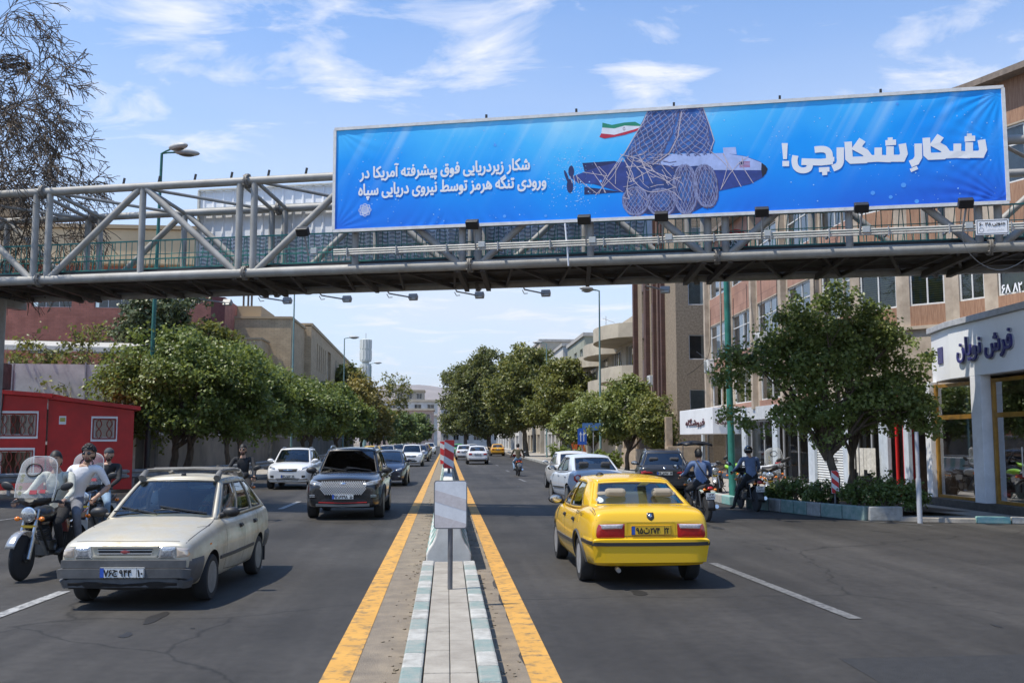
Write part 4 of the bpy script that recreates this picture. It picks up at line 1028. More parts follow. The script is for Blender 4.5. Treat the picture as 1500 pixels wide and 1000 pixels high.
for i,(dx,dy)in enumerate(((-.06,-.05),(.07,-.03),(.0,.08))):
 o=MB();o.tube([(14.1+dx,23.9+dy,.2),(14.1+dx*1.4,23.9+dy*1.4,.85)],.055,10);tag(o.build('rolled_rug',mat('pale_rug',(.5,.5,.46),.9,var=.2),None,smooth=50),'short pale rolled rug standing upright in the bin','rug','pale rugs in the bin')
t=thing('bollard','tall pale grey steel post in front of the carpet shop','post',(10.66,22.1,0))
MB().tube([(0,0,0),(0,0,2.05)],.045,14).build('pole',mat('pale_post',(.36,.37,.40),.5,var=.2),t,smooth=40);MB().tube([(0,0,0),(0,0,1.0)],.058,14).build('sleeve',mat('pale_sleeve',(.42,.43,.45),.5),t,smooth=40)
def small_shop(name,label,y0,y1,kind):
 t=thing(name,label,'shop',(0,0,0));x=13.25
 F=Facade(t,(x,y1),(x,y0),.1,3.3)
 L=F.L
 for s_ in(0,L-.3):
  o=MB();F.box(o,s_,s_+.3,.1,3.3,0,.12);o.build('pillar',mat('pale_blue_pillar',(.50,.55,.60),.5,var=.2,vs=2),t,bevel=.01)
 if kind=='shutter':
  o=MB();n=30;o.grid([[F.M@Vector((s_,.12+2.6*i/(n*2),-.02+(.035 if i%2 else 0)))for s_ in(.3,L-.3)]for i in range(n*2+1)]);o.build('shutter',mat('shutter_white',(.56,.57,.56),.55,var=.15,vs=2),t)
  o=MB();sh=[(0,-.55),(.28,-.2),(.38,.25),(.33,.6),(0,.72),(-.33,.6),(-.38,.25),(-.28,-.2)];o.prism(sh,0,.01,F.M@Matrix.Translation((L*.45,1.95,.03)));o.build('shield_emblem',mat('olive_emblem',(.20,.21,.12),.7,var=.35,vs=9),t)
  on_facade(text_mb('AFTER MODA',1.15,.13,.008),F,L*.5,1.20,.03,'lettering',mat('grey_letter',(.10,.10,.10),.6),t)
  o=MB();F.box(o,0,L,2.72,3.3,-.05,.03);o.build('shutter_box',mat('pale_blue_pillar',(.50,.55,.60),.5),t)
 else:
  o=MB();F.box(o,.3,L-.3,2.75,3.3,-.05,.04);o.build('sign_band',mat('sign_band_'+kind,{'red':(.30,.02,.02),'glass':(.50,.52,.53),'white':(.62,.63,.62),'dark':(.12,.12,.12)}[kind],.5,var=.15),t)
  fr=MB();F.box(fr,.3,.38,.1,2.75,-.2,-.12);F.box(fr,L-.38,L-.3,.1,2.75,-.2,-.12);F.box(fr,.38,L-.38,.1,.3,-.2,-.12);F.box(fr,.38,L-.38,2.65,2.75,-.2,-.12);F.box(fr,L/2-.04,L/2+.04,.3,2.65,-.2,-.13)
  f_=fr.build('shop_window',RED if kind=='red' else mat('shop_frame',(.35,.36,.37),.5),t)
  g=MB();g.add([F.M@Vector(p)for p in((.36,.28,-.16),(L-.36,.28,-.16),(L-.36,2.68,-.16),(.36,2.68,-.16))],[(0,1,2,3)]);g.build('pane',SGL,f_)
 o=MB();F.box(o,0,L,.1,3.3,-3.2,-3.0);o.build('back_wall',mat('shop_inside',(.10,.09,.08),.9,var=.4,vs=2),t)
 return t
small_shop('shop','small shop with red window frame behind the street tree',27.75,29.4,'red')
small_shop('shop','clothes shop with dark window and white clothes hung outside',29.4,32.2,'dark')
small_shop('shop','closed shop with a white roller shutter bearing a shield emblem',32.2,35.4,'shutter')
small_shop('shop','white fronted shop with glass door behind the helmeted rider',35.4,39.4,'white')
small_shop('shop','shop with pale glass front behind the green street lamp',39.4,43.6,'glass')
small_shop('shop','white shop beneath the ornate white lettered fascia',43.6,51,'white')
for k in range(7):
 o=MB();y=29.75+k*.30;o.grid([[(12.98+.03*math.sin(j*2.1+k),y+.13*(j/5-.5)*2,z)for z in(.75+.1*(k%3),1.2,1.62+.0*(k%2))]for j in range(6)])
 tag(o.build('hanging_garment',mat('cream_cloth',(.55,.53,.48),.9,var=.25,vs=8),None,smooth=60),'cream garment hanging on the rail outside the clothes shop','garment','garments outside the clothes shop')
t=thing('shop_sign','white projecting fascia with ornate maroon lettering at the far end of the shops','sign',(0,0,0))
o=MB();o.box(11.9,13.2,44.2,50.5,2.15,3.35);o.build('fascia',mat('fascia_white',(.66,.68,.71),.35),t,bevel=.02)
o=MB();tx=text_mb(shape('فروشگاه'),.9,.40,.008,.02);o.merge(tx);xform(o,FRONT(12.55,44.15,2.7));o.build('lettering',mat('maroon_letter',(.10,.045,.05),.6),t)
o=MB();tx=text_mb(shape('فروشگاه'),3.6,.40,.008,.02);o.merge(tx);xform(o,Facade(None,(11.87,50.2),(11.87,44.4),0,1).M@Matrix.Translation((2.9,2.7,0)));o.build('lettering',mat('maroon_letter',(.16,.05,.06),.5),t)
def ac(x,y,z,label):
 t=thing('air_conditioner',label,'air conditioner',(x,y,z))
 MB().box(-.36,-.02,-.42,.42,0,.62).build('casing',AWHITE,t,bevel=.02)
 o=MB();o.lathe([(.0,0),(.23,0),(.25,.012),(.23,.014)],20,Matrix.Translation((-.362,.08,.31))@Matrix.Rotation(R(-90),4,'Y'))
 for k in range(6):o.box(-.375,-.363,-.16,.32,.10+k*.075,.115+k*.075)
 o.build('fan_grille',mat('ac_grille',(.22,.22,.21),.6),t)
 o=MB();o.box(-.34,.0,-.36,-.33,-.06,0);o.box(-.34,.0,.33,.36,-.06,0);o.build('bracket',GREYP,t)
ac(13.33,40.9,5.75,'white air conditioner on the pink wall above the tree beside a window')
ac(13.6,50.2,5.35,'white air conditioner at the left end of the pink building')
ac(13.3,63.5,5.4,'white air conditioner high on the street side of the brown tower')
TW=bld('brown_tower','tall brown brick and pebbledash apartment tower beyond the pink building',0,0)
PEB=mat('pebbledash',(.33,.26,.185),.95,var=.5,vs=9,col2=(.165,.125,.085),detail=9,bump=.9,bs=18)
DBR=brick_mat('dark_brown_brick',(.105,.05,.038),(.085,.04,.03),(.06,.035,.03),1,.5,.2);DBR2=mat('brown_panel',(.13,.095,.085),.8,var=.25,vs=2)
xs=13.3
F=Facade(TW,(xs,69.0),(xs,57.0),0,19)
cols=[(.35,1.0,0),(1.0,1.9,1),(3.2,3.7,2),(4.6,5.3,0),(5.3,5.9,2)]
for z in(3.2,6.4,9.6,12.8):
 F.win(1.9,2.9,z+.9,z+2.4,nx=2,deep=.2);F.win(5.0,5.9,z+1.1,z+2.5,nx=1,deep=.2);F.win(8.3,8.75,z+.5,z+2.6,nx=1,deep=.22,gm=DGL,fm=mat('dark_frame',(.05,.05,.05),.5))
F.wall([PEB,DBR2,DBR],'wall',([3.0],lambda x,z:0 if z<3.0 else(1 if(1.2<x<3.6 or 4.6<x<6.3)else 2 if(8.2<x<8.9)else 0)));F.windows()
o=MB()
for a,b,d in((0,.5,.3),(3.55,3.95,.22),(4.2,4.55,.28),(6.3,6.65,.22),(7.9,8.28,.25),(8.78,9.15,.25)):F.box(o,a,b,3.0,19,.003,d)
o.build('brick_ribs',DBR,TW)
G=Facade(TW,(xs,57.0),(16.5,57.0),0,19)
for z in(3.2,6.4,9.6,12.8,16):
 G.win(.75,1.72,z+.15,z+1.6,nx=1,deep=.12,inside=CURT if z!=6.4 else None,slats=True)
G.wall([PEB],'wall');G.windows()
o=MB();o.prism([(xs-.2,56.8),(30,56.8),(30,69.2),(xs-.2,69.2)],19.0,19.5);o.build('roof',CONC,TW)
t=thing('forecourt_wall','beige stone wall with brown metal screens at the foot of the brown tower','wall',(0,0,0))
o=MB();o.box(11.6,12.0,52.5,66,0,1.35);o.box(11.6,13.3,52.1,52.5,0,1.55);o.build('wall',mat('beige_stone',(.40,.31,.22),.9,var=.3,vs=2,detail=8),t,bevel=.02)
for y in(52.7,56.5,61,65.5):
 o=MB();o.box(11.62,11.98,y-.18,y+.18,1.35,3.1);o.build('pier',mat('beige_stone',(.40,.31,.22),.9),t,bevel=.02)
for y0,y1 in((52.95,56.25),(56.75,60.75),(61.25,65.25)):
 o=MB();y=y0
 while y<y1:o.box(11.75,11.80,y,y+.10,1.37,3.0);y+=.17
 o.box(11.81,11.84,y0,y1,1.5,1.56);o.box(11.81,11.84,y0,y1,2.8,2.86);o.build('screen',mat('brown_screen',(.20,.145,.11),.7,var=.3),t)
def simple_block(name,label,x,y0,y1,h,wallm,floors,nwin,z0=3.2,depth=14,winkw=None,front=True,fw=3,cat='building',balc=False,sgn=1,z1=None):
 t=thing(name,label,cat,(0,0,0))
 A,B=((x,y1),(x,y0))if sgn>0 else((x,y0),(x,y1))
 F=Facade(t,A,B,0,h);L=F.L;fh=(h-z0-.6)/floors;kw=dict(nx=2,deep=.2);kw.update(winkw or{})
 for f in range(floors):
  for k in range(nwin):
   c=L*(k+.5)/nwin;w=min(1.0,L/nwin*.32);F.win(c-w,c+w,z0+f*fh+.7,z0+f*fh+fh-.5,**kw)
 for k in range(nwin):
  c=L*(k+.5)/nwin;F.win(c-L/nwin*.38,c+L/nwin*.38,.2,2.7,nx=3,deep=.3,gm=DGL,fm=GREYP)
 F.wall(wallm);F.windows()
 G=Facade(t,(x,y0),(x+depth*sgn,y0),0,h)if sgn>0 else Facade(t,(x-depth,y0),(x,y0),0,h)
 if front:
  for f in range(floors):
   for k in range(fw):
    c=depth*(k+.5)/fw;G.win(c-.7,c+.7,z0+f*fh+.7,z0+f*fh+fh-.5,**kw)
 G.wall(wallm,'end_wall');G.windows()
 o=MB();xa,xb=(x-.15,x+depth)if sgn>0 else(x-depth,x+.15);o.prism([(xa,y0-.15),(xb,y0-.15),(xb,y1),(xa,y1)],h,h+.35);o.build('roof',CONC,t)
 return t
CREAM=mat('cream_render',(.50,.44,.34),.9,var=.25,vs=.8,detail=9,col2=(.36,.31,.24));PALE=mat('pale_render',(.56,.54,.50),.9,var=.2,vs=.6,detail=9);OLIV=mat('olive_render',(.33,.34,.27),.9,var=.2,vs=.8)
CV=bld('balcony_building','cream building with stepped curved balconies left of the brown tower',0,0)
F=Facade(CV,(13.6,97),(13.6,69.5),0,9.4)
for k in range(4):
 y=2.2+k*6.6;F.win(y,y+4.6,4.1,6.0,nx=5,deep=.25,gm=DGL);F.win(y,y+4.6,7.2,9.0,nx=5,deep=.25,gm=DGL)
F.wall(CREAM);F.windows()
for z,ext in((3.1,3.0),(6.35,2.2),(9.4,2.6)):
 for j,(ya,yb)in enumerate(((69.6,79.5),(79.7,88.5),(88.7,96.8))):
  e=ext-.55*j-.1
  edge=[(13.62,ya)]+[(13.6-e*math.sin(math.pi*min(1,max(0,i/12)))**.45,lerp(ya,yb,i/12))for i in range(1,12)]+[(13.62,yb)]
  o=MB();o.prism(edge[::-1],z-.18-.35*j,z+.02-.35*j)
  n=len(edge);o.add([(x,y,z+.02-.35*j)for x,y in edge]+[(x,y,z+.85-.35*j)for x,y in edge]+[(x+.12,y,z+.85-.35*j)for x,y in edge]+[(x+.12,y,z+.02-.35*j)for x,y in edge],[(i,i+1,n+i+1,n+i)for i in range(n-1)]+[(n+i,n+i+1,2*n+i+1,2*n+i)for i in range(n-1)]+[(2*n+i,2*n+i+1,3*n+i+1,3*n+i)for i in range(n-1)])
  o.build('balcony',CREAM,CV)
o=MB();o.box(13.4,26,69.6,97,9.4,9.75);o.box(13.9,22,69.6,84,9.75,11.2);o.build('roof',CREAM,CV)
G=Facade(CV,(13.6,69.4),(26,69.4),0,9.4);G.wall(CREAM,'end_wall')
o=MB();o.box(15,16.2,86,87.2,9.75,10.9);o.lathe([(.0,0),(.5,0),(.5,1.0),(0,1.05)],16,Matrix.Translation((16,92,9.75)));o.build('water_tank',PALE,CV)
o=MB()
for q in range(7):o.tube([(13.8,84.5+q*1.9,9.75),(13.8,84.5+q*1.9,10.7)],.03,5)
o.tube([(13.8,84.5,10.7),(13.8,96,10.7)],.03,5);o.tube([(13.8,84.5,10.25),(13.8,96,10.25)],.025,5);o.tube([(14.5,90,9.75),(14.5,90,13.2)],.03,5);o.tube([(14.2,90,13),(15.3,90,12.6)],.02,4)
o.build('roof_railing',GREYP,CV)
simple_block('olive_building','olive grey block behind the curved balconies',13.6,98,112,12.2,OLIV,3,3)
simple_block('white_building','white block with wide windows above the right hand trees',13.2,113,135,12.6,PALE,3,5,winkw=dict(nx=3))
simple_block('tan_rooftop_building','tan flat roofed block farthest along the right side',12.8,137,170,15.5,CREAM,4,6)
t=simple_block('office_block','pale block hidden behind the plane trees on the right',12.4,172,250,14,PALE,4,8,front=False)
KRED=mat('kiosk_red',(.52,.012,.012),.42,var=.25,vs=1.2,detail=8)
def kiosk():
 t=thing('kiosk','bright red street kiosk with ornate white window grilles','kiosk',(0,0,0))
 segs=[((-19.5,35.3),(-14.1,36.2),3.75,3.35,'L'),((-14.1,36.35),(-11.45,37.4),3.3,2.95,'R')]
 for A,B,h0,h1,kind in segs:
  F=Facade(t,A,B,.1,h1)
  if kind=='L':
   F.win(F.L-2.35,F.L-.35,2.02,2.78,nx=2,deep=.08,rm=CURT);F.win(F.L-2.45,F.L-.42,.62,1.50,nx=2,deep=.08,rm=mat('beige_back',(.35,.25,.15),.9))
  else:F.win(1.5,2.2,1.92,2.62,nx=1,deep=.08,rm=CURT)
  F.wall(KRED);F.windows()
  o=MB();o.add([F.M@Vector(p)for p in((0,h1,0),(F.L,h1,0),(0,h0,0),(0,h1,-4),(F.L,h1,-4),(0,h0,-4))],[(0,1,2),(3,5,4),(0,2,5,3),(1,4,5,2)]);o.build('gable',KRED,t)
  o=MB();o.add([F.M@Vector(p)for p in((-.1,h0+.02,.25),(F.L+.2,h1+.0,.25),(F.L+.2,h1+.0,-4),(-.1,h0+.02,-4),(-.1,h0+.16,.25),(F.L+.2,h1+.14,.25),(F.L+.2,h1+.14,-4),(-.1,h0+.16,-4))],[(3,2,1,0),(4,5,6,7),(0,1,5,4),(1,2,6,5),(2,3,7,6),(3,0,4,7)]);o.build('roof',KRED,t)
  for a,b,z0,z1,k in F.w:
   o=MB()
   for q in(0,1):
    n=max(2,int((b-a)/.26))
    for i in range(n):
     c=a+(b-a)*(i+.5)/n;pts=[F.M@Vector((c+(.09 if q else-.09)*math.sin(2*math.pi*(j/8)),lerp(z0,z1,j/8),.04))for j in range(9)];o.tube(pts,.014,5)
   for z in(z0,z1):o.tube([F.M@Vector((a-.04,z,.04)),F.M@Vector((b+.04,z,.04))],.028,6)
   for x in(a-.03,b+.03):o.tube([F.M@Vector((x,z0,.04)),F.M@Vector((x,z1,.04))],.028,6)
   o.build('window_grille',mat('grille_brown',(.28,.05,.035),.6),t)
   o=MB();F.box(o,a-.09,b+.09,z1+.02,z1+.10,.002,.05);F.box(o,a-.09,b+.09,z0-.10,z0-.02,.002,.05);F.box(o,a-.09,a-.02,z0-.02,z1+.02,.002,.05);F.box(o,b+.02,b+.09,z0-.02,z1+.02,.002,.05);o.build('window_surround',PW,t)
  if kind=='L':o=MB();o.tube([F.M@Vector((F.L-1.4,3.6,.06)),F.M@Vector((F.L-1.5,2.2,.06)),F.M@Vector((F.L-1.55,.9,.06))],.02,5);o.build('cable',BLACK,t)
  else:
   o=MB();F.box(o,.35,.58,2.42,2.72,.003,.03);o.build('notice',PW,t);o=MB();F.box(o,.38,.55,2.52,2.66,.031,.034);o.build('notice_print',mat('notice_yellow',(.5,.45,.1),.6),t)
 o=MB();o.quad((-11.45,37.4,.1),(-11.45,37.4,2.95),(-12.6,41,2.95),(-12.6,41,.1));o.build('side_wall',KRED,t)
kiosk()
t=thing('evaporative_cooler','old brown boxy cooler on a frame on the red kiosk roof','cooler',(-16.5,36.6,3.55))
MB().box(-.75,.75,-.4,.5,.12,1.05).build('casing',mat('rusty_brown',(.10,.075,.055),.8,var=.4,vs=5),t,bevel=.02)
o=MB()
for k in range(9):o.box(-.6,.5,-.425,-.405,.2+k*.085,.24+k*.085)
o.build('louvres',mat('pale_louvre',(.34,.32,.28),.7),t)
o=MB()
for x in(-.8,.8):
 for y in(-.45,.55):o.beam((x,y,-.4),(x,y,1.1),.05,.05)
o.build('stand',GREYP,t)
t=thing('white_wall','pale grey boundary wall standing behind the red kiosk','wall',(0,0,0))
F=Facade(t,(-24,41.6),(-12.0,42.6),0,5.0);F.wall(mat('dirty_white_wall',(.50,.49,.46),.85,var=.35,vs=1,detail=9),'panels')
o=MB();[F.box(o,s_,s_+.06,0,5.1,.003,.05)for s_ in(3.0,6.0,9.0,11.9)];o.build('posts',GREYP,t)
t=thing('boundary_wall','weathered concrete wall running along the left pavement behind the trees','wall',(0,0,0))
F=Facade(t,(-12.6,41.5),(-12.0,130),0,2.1);F.wall(mat('weathered_wall',(.24,.215,.18),.95,var=.4,vs=.7,detail=9,col2=(.13,.12,.105)));o=MB();F.box(o,0,F.L,2.1,2.22,-.2,.06);o.build('coping',CONC,t)
F=Facade(t,(-12.9,41.6),(-12.6,41.5),0,2.1);F.wall(CONC,'end_wall')
o=MB()
F=Facade(t,(-12.6,41.5),(-12.0,130),0,2.1)
for k in range(240):F.box(o,k*.36,k*.36+.04,2.22,3.2,-.12,-.08)
F.box(o,0,F.L,3.1,3.15,-.13,-.07);o.build('fence_bars',mat('dark_bars',(.06,.06,.06),.6),t)
RBK=brick_mat('red_brick',(.50,.19,.13),(.44,.16,.105),(.30,.14,.11),1,.5,.16,.25);TANP=mat('tan_parapet',(.58,.44,.27),.85,var=.15,vs=.5,detail=6)
RB=bld('red_brick_building','long red brick building with a tan roof band behind the footbridge on the left',0,0)
F=Facade(RB,(-62,78),(-18.7,79.5),0,15.5)
n=9
for k in range(n):
 a=1.5+k*4.7;F.win(a,a+3.0,12.2,14.6,nx=3,deep=.3);F.win(a,a+2.6,7.0,9.6,nx=2,deep=.3,inside=CURT);F.win(a+.5,a+2.6,3,5.2,nx=2,deep=.3)
F.wall(RBK);F.windows()
o=MB();F.box(o,0,F.L+.4,15.5,18.3,-3,.9);o.build('roof_band',TANP,RB,bevel=.1)
o=MB();F.box(o,0,F.L+.4,18.3,18.6,-3.2,1.1);o.build('roof_edge',mat('tan_edge',(.36,.27,.17),.8),RB)
H_=Facade(RB,(-18.7,79.5),(-17.7,79.9),0,13.2);H_.wall(mat('dark_red',(.16,.05,.045),.8,var=.2),'corner_wall')
H_=Facade(RB,(-17.7,79.9),(-18.4,110),0,13.2);H_.wall(RBK,'side_wall')
o=MB();F.box(o,18,27,18.6,21.6,-6,-2);o.build('plant_room',mat('brown_box',(.22,.17,.11),.8,var=.3),RB);o=MB();[F.box(o,21.5+k*1.1,22.1+k*1.1,18.7,20.6,-1.99,-1.9)for k in range(4)];o.build('louvre',GREYP,RB)
o=MB();o.add([(-36,62,7.8),(-20.3,63,7.6),(-20.3,70,8.5),(-36,70,8.8)],[(0,1,2,3)]);o.add([(-36,62,7.5),(-20.3,63,7.3),(-20.3,63,7.6),(-36,62,7.8)],[(0,1,2,3)])
o.build('canopy_roof',mat('white_roof',(.46,.44,.40),.7,var=.2),RB)
o=MB();G=Facade(RB,(-36,63.5),(-19.8,64.2),0,7.3);G.wall(mat('pink_wall',(.46,.21,.16),.85,var=.25,vs=.6,detail=8),'low_wing')
TB=bld('tan_brick_building','tan brick building with stepped flat roofs on the left beyond the trees',0,0)
TBK=brick_mat('tan_brick',(.54,.41,.26),(.48,.36,.225),(.30,.235,.16),1,.5,.16,.18)
F=Facade(TB,(-28,84),(-13.1,84),0,12.0);F.wall(TBK)
F=Facade(TB,(-13.1,84),(-13.1,92),0,12.0);F.wall(TBK,'side_wall')
F=Facade(TB,(-13.1,92),(-12.5,92),0,12.4);F.wall(TBK)
F=Facade(TB,(-20,80.5),(-14.9,80.5),0,9.9);F.wall(TBK,'low_wing');F=Facade(TB,(-14.9,80.5),(-14.9,84),0,9.9);F.wall(TBK,'low_wing')
F=Facade(TB,(-12.5,92),(-13.5,140),0,12.3)
for k in range(10):a=5+k*1.9 if k<5 else 18+(k-5)*7;F.win(a,a+.7,8.6,11.2,nx=1,deep=.2,gm=DGL)
F.win(15.5,19,8.2,11.4,nx=3,deep=.3)
F.wall(TBK,'street_wall');F.windows()
o=MB();o.prism([(-28,83.9),(-13.0,83.9),(-13.0,91.9),(-28,91.9)],12.0,12.2);o.prism([(-28,92.0),(-12.4,92.0),(-13.4,140),(-28,140)],12.3,12.6);o.prism([(-20,80.4),(-14.8,80.4),(-14.8,83.85),(-20,83.85)],9.9,10.05);o.box(-28,-15.8,85,91.5,12.22,13.2);o.build('roof',mat('tan_roof',(.40,.31,.20),.85),TB)
o=MB()
for x in(-17.9,-17.5,-17.2):o.tube([(x,88,13.2),(x,88,15.0)],.09,8)
o.build('chimney',mat('dark_pipe',(.08,.07,.06),.7),TB)
def far(name,label,x0,x1,y,h,m,floors,n,d=12):
 t=thing(name,label,'building',(0,0,0));F=Facade(t,(x0,y),(x1,y),0,h);fh=(h-1)/floors
 for f in range(floors):
  for k in range(n):
   c=F.L*(k+.5)/n;w=F.L/n*.28;F.win(c-w,c+w,1+f*fh+fh*.25,1+f*fh+fh*.8,nx=2,deep=.3,f=.1)
 F.wall(m);F.windows()
 o=MB();o.box(x0-.3,x1+.3,y-.5,y+d,h,h+.5)
 for f in range(1,floors):o.box(x0-.1,x1+.1,y-.9,y-.02,1+f*fh-.2,1+f*fh+.1)
 o.build('roof',CREAM,t);o=MB();o.quad((x1,y,0),(x1,y+d,0),(x1,y+d,h),(x1,y,h));o.quad((x0,y+d,0),(x0,y,0),(x0,y,h),(x0,y+d,h));o.build('end_wall',m,t);return t
PNK=mat('pale_pink_render',(.46,.34,.28),.9,var=.2,vs=.3,detail=8)
far('apartment_block','pinkish apartment block with long balconies closing the end of the street',-22,-3.5,255,9.5,PNK,2,5)
far('apartment_block','pale apartment block higher up behind the pinkish one at the street end',-26,-3,300,13.5,PALE,3,6)
far('apartment_block','cream block with a square roof room above the street end',-18,-8,345,18.8,CREAM,5,3)
far('apartment_block','long white block far behind the plane trees',-2,24,320,12,PALE,3,8)
random.seed(77)
for i in range(12):
 x=-70+i*5.2+random.uniform(-2,2);
 far('hillside_house','small distant pale house on the slope beyond the street',x,x+random.uniform(7,13),380+random.uniform(0,90),random.uniform(11,19),random.choice([PALE,CREAM,PNK]),6,3)['group']='distant houses'
def mountains():
 mb=MB();nx,ny=140,14;P=[]
 for j in range(ny):
  row=[]
  for i in range(nx):
   x=-5200+10400*i/(nx-1);y=5200+2600*j/(ny-1);v=math.sin(math.pi*min(1,j/(ny-1)*.62))
   h=520+260*mnoise.fractal(Vector((x*.0006,y*.0005,3)),.9,2.0,6)+120*mnoise.noise(Vector((x*.0017,y*.001,8)))
   row.append((x,y,min(540,max(0,h*.78))*v-10))
  P.append(row)
 mb.grid(P);tag(mb.build('mountains',mat('mountain_rock',(.24,.20,.17),.95,var=.3,vs=.004),smooth=60),kind='structure')
mountains()
BARK=mat('bark',(.11,.085,.062),.95,var=.5,vs=8,bump=.9,bs=14,stretch=(1,1,.25));PBARK=mat('pale_bark',(.24,.20,.15),.95,var=.5,vs=6,bump=.7,bs=14)
LEAF=leafmat('leaf_green',(0.075,0.105,0.020),(0.133,0.179,0.036),(0.244,0.301,0.078))
LEAFG=leafmat('leaf_light',(0.085,0.110,0.023),(0.162,0.194,0.042),(0.272,0.299,0.085))
LEAFD=leafmat('leaf_dark',(0.062,0.094,0.024),(0.115,0.164,0.041),(0.220,0.277,0.087))
LEAFM=leafmat('leaf_mid',(0.084,0.117,0.029),(0.151,0.202,0.049),(0.293,0.354,0.116))
LEAFO=leafmat('leaf_olive',(0.079,0.094,0.018),(0.146,0.163,0.031),(0.268,0.261,0.061))
LEAFO2=leafmat('leaf_olive_green',(0.059,0.074,0.017),(0.110,0.130,0.030),(0.205,0.211,0.057))
LEAFY=leafmat('leaf_yellow',(0.128,0.119,0.027),(0.212,0.185,0.040),(0.323,0.264,0.062))
LEAFP=leafmat('pine_needles',(0.044,0.064,0.023),(0.075,0.099,0.033),(0.138,0.149,0.053),.15)
LEAFT=leafmat('dry_leaf',(.05,.035,.02),(.09,.065,.035),(.15,.10,.05))
def leaf_mesh(name,centres,outs,m,size,per,spread,seed,up=.45,flat=.8,rib=True):
 """clumps of leaf-sized faces round the twig ends; each leaf a folded diamond"""
 rng=np.random.default_rng(seed);C_=np.asarray(centres,float);n=len(C_)*per
 c=np.repeat(C_,per,0);tone=np.repeat(rng.random(len(C_)),per)*.55+rng.random(n)*.45
 d=rng.normal(size=(n,3));d/=np.linalg.norm(d,axis=1)[:,None];rad=spread*rng.random((n,1))**.6
 pos=c+d*rad*np.array([1,1,flat])
 o=np.repeat(np.asarray(outs,float),per,0)
 nrm=rng.normal(size=(n,3))*.8+o*.45+d*.3+np.array([-.25,-.12,up+.2]);nrm/=np.linalg.norm(nrm,axis=1)[:,None]
 t=rng.normal(size=(n,3))+np.array([0,0,-.35]);t-=nrm*(t*nrm).sum(1)[:,None];t/=np.linalg.norm(t,axis=1)[:,None];b=np.cross(nrm,t)
 L=size*(.65+.7*rng.random((n,1)));Wd=L*(.34+.12*rng.random((n,1)))
 p0=pos;p1=pos+t*L*.45+b*Wd+nrm*L*.08;p2=pos+t*L-nrm*L*.10;p3=pos+t*L*.45-b*Wd+nrm*L*.08
 V=np.stack([p0,p1,p2,p3],1).reshape(-1,3)
 i=np.arange(n)*4;Fq=np.stack([i,i+1,i+2,i,i+2,i+3],1).reshape(-1,3)
 me=bpy.data.meshes.new(name);me.vertices.add(len(V));me.vertices.foreach_set('co',V.ravel());me.loops.add(Fq.size);me.polygons.add(len(Fq))
 me.loops.foreach_set('vertex_index',Fq.ravel().astype(np.int32));me.polygons.foreach_set('loop_start',np.arange(0,Fq.size,3,dtype=np.int32));me.polygons.foreach_set('loop_total',np.full(len(Fq),3,np.int32))
 me.materials.append(m);at=me.attributes.new('tone','FLOAT','POINT');at.data.foreach_set('value',np.repeat(tone,4).astype(np.float32));me.update();me.validate();return me
def blob_points(blobs,n,rng,shell=.55):
 """clump centres spread through ragged overlapping lobes, more of them near the outside"""
 vol=np.array([b[3]*b[4]*b[5]for b in blobs])**.8;vol/=vol.sum();P=[];O=[]
 while len(P)<n:
  b=blobs[rng.choice(len(blobs),p=vol)];d=rng.normal(size=3);d/=np.linalg.norm(d);r=(shell+(1-shell)*rng.random())if rng.random()<.8 else rng.random()**.5
  lump=1+.5*mnoise.noise(Vector((d[0]*1.9+b[0],d[1]*1.9+b[1],d[2]*1.9+b[2])));p=np.array(b[:3])+d*r*lump*np.array(b[3:6])
  if mnoise.noise(Vector(p*.55))+mnoise.noise(Vector(p*1.3+7))*.55<-.08:continue
  P.append(p);O.append(d)
 return P,O
def limb(mb,a,b,r0,r1,bend,rng,n=6):
 a=Vector(a);b=Vector(b);off=Vector(rng.normal(size=3)*bend);pts=[];rr=[]
 for i in range(n+1):
  t=i/n;pts.append(a.lerp(b,t)+off*math.sin(math.pi*t)+Vector(rng.normal(size=3)*.012)*(b-a).length*math.sin(math.pi*t));rr.append(r0+(r1-r0)*t)
 mb.tube(pts,rr,7);return pts
def tree(name,label,x,y,blobs,n,leaf=.11,per=26,spread=.34,m=None,trunk_r=.11,fork=1.3,lean=(0,0),seed=1,bark=None,group=None,cat='tree',stems=1,z0=.1,limbs=9,shell=.55):
 rng=np.random.default_rng(seed);random.seed(seed)
 t=thing(name,label,cat,(x,y,0),0,group);P,O=blob_points(blobs,n,rng,shell)
 mb=MB();tops=[]
 for k in range(stems):
  dx=(k-(stems-1)/2)*.5;top=Vector((lean[0]+dx*1.3,lean[1],fork));pts=limb(mb,(dx*.6,0,z0-.1),top,trunk_r*1.15,trunk_r*.72,trunk_r*.8,rng,8);tops.append(top)
  mb.tube([(dx*.6,0,z0-.1),(dx*.6,0,z0+.06),(dx*.6+.02,0,z0+.22)],[trunk_r*1.6,trunk_r*1.3,trunk_r*1.1],9)
 idx=rng.choice(len(P),min(limbs*stems,len(P)),replace=False)
 for q,i in enumerate(idx):
  top=tops[q%stems];e=Vector(P[i])*1.0;mid=top.lerp(e,.5)+Vector((0,0,.12*(e-top).length));pts=limb(mb,top-Vector((0,0,random.uniform(0,.25)*fork)),mid,trunk_r*.55,trunk_r*.28,.06,rng,4);limb(mb,mid,e,trunk_r*.28,trunk_r*.08,.08,rng,4)
  near=sorted(P,key=lambda p:(Vector(p)-e).length)[1:4]
  for p in near:limb(mb,mid.lerp(e,.5),p,trunk_r*.14,trunk_r*.04,.05,rng,3)
 mb.build('trunk',bark or BARK,t,smooth=60)
 link(bpy.data.objects.new('crown',leaf_mesh('crown',P,O,m or LEAF,leaf,per,spread,seed)),t);return t
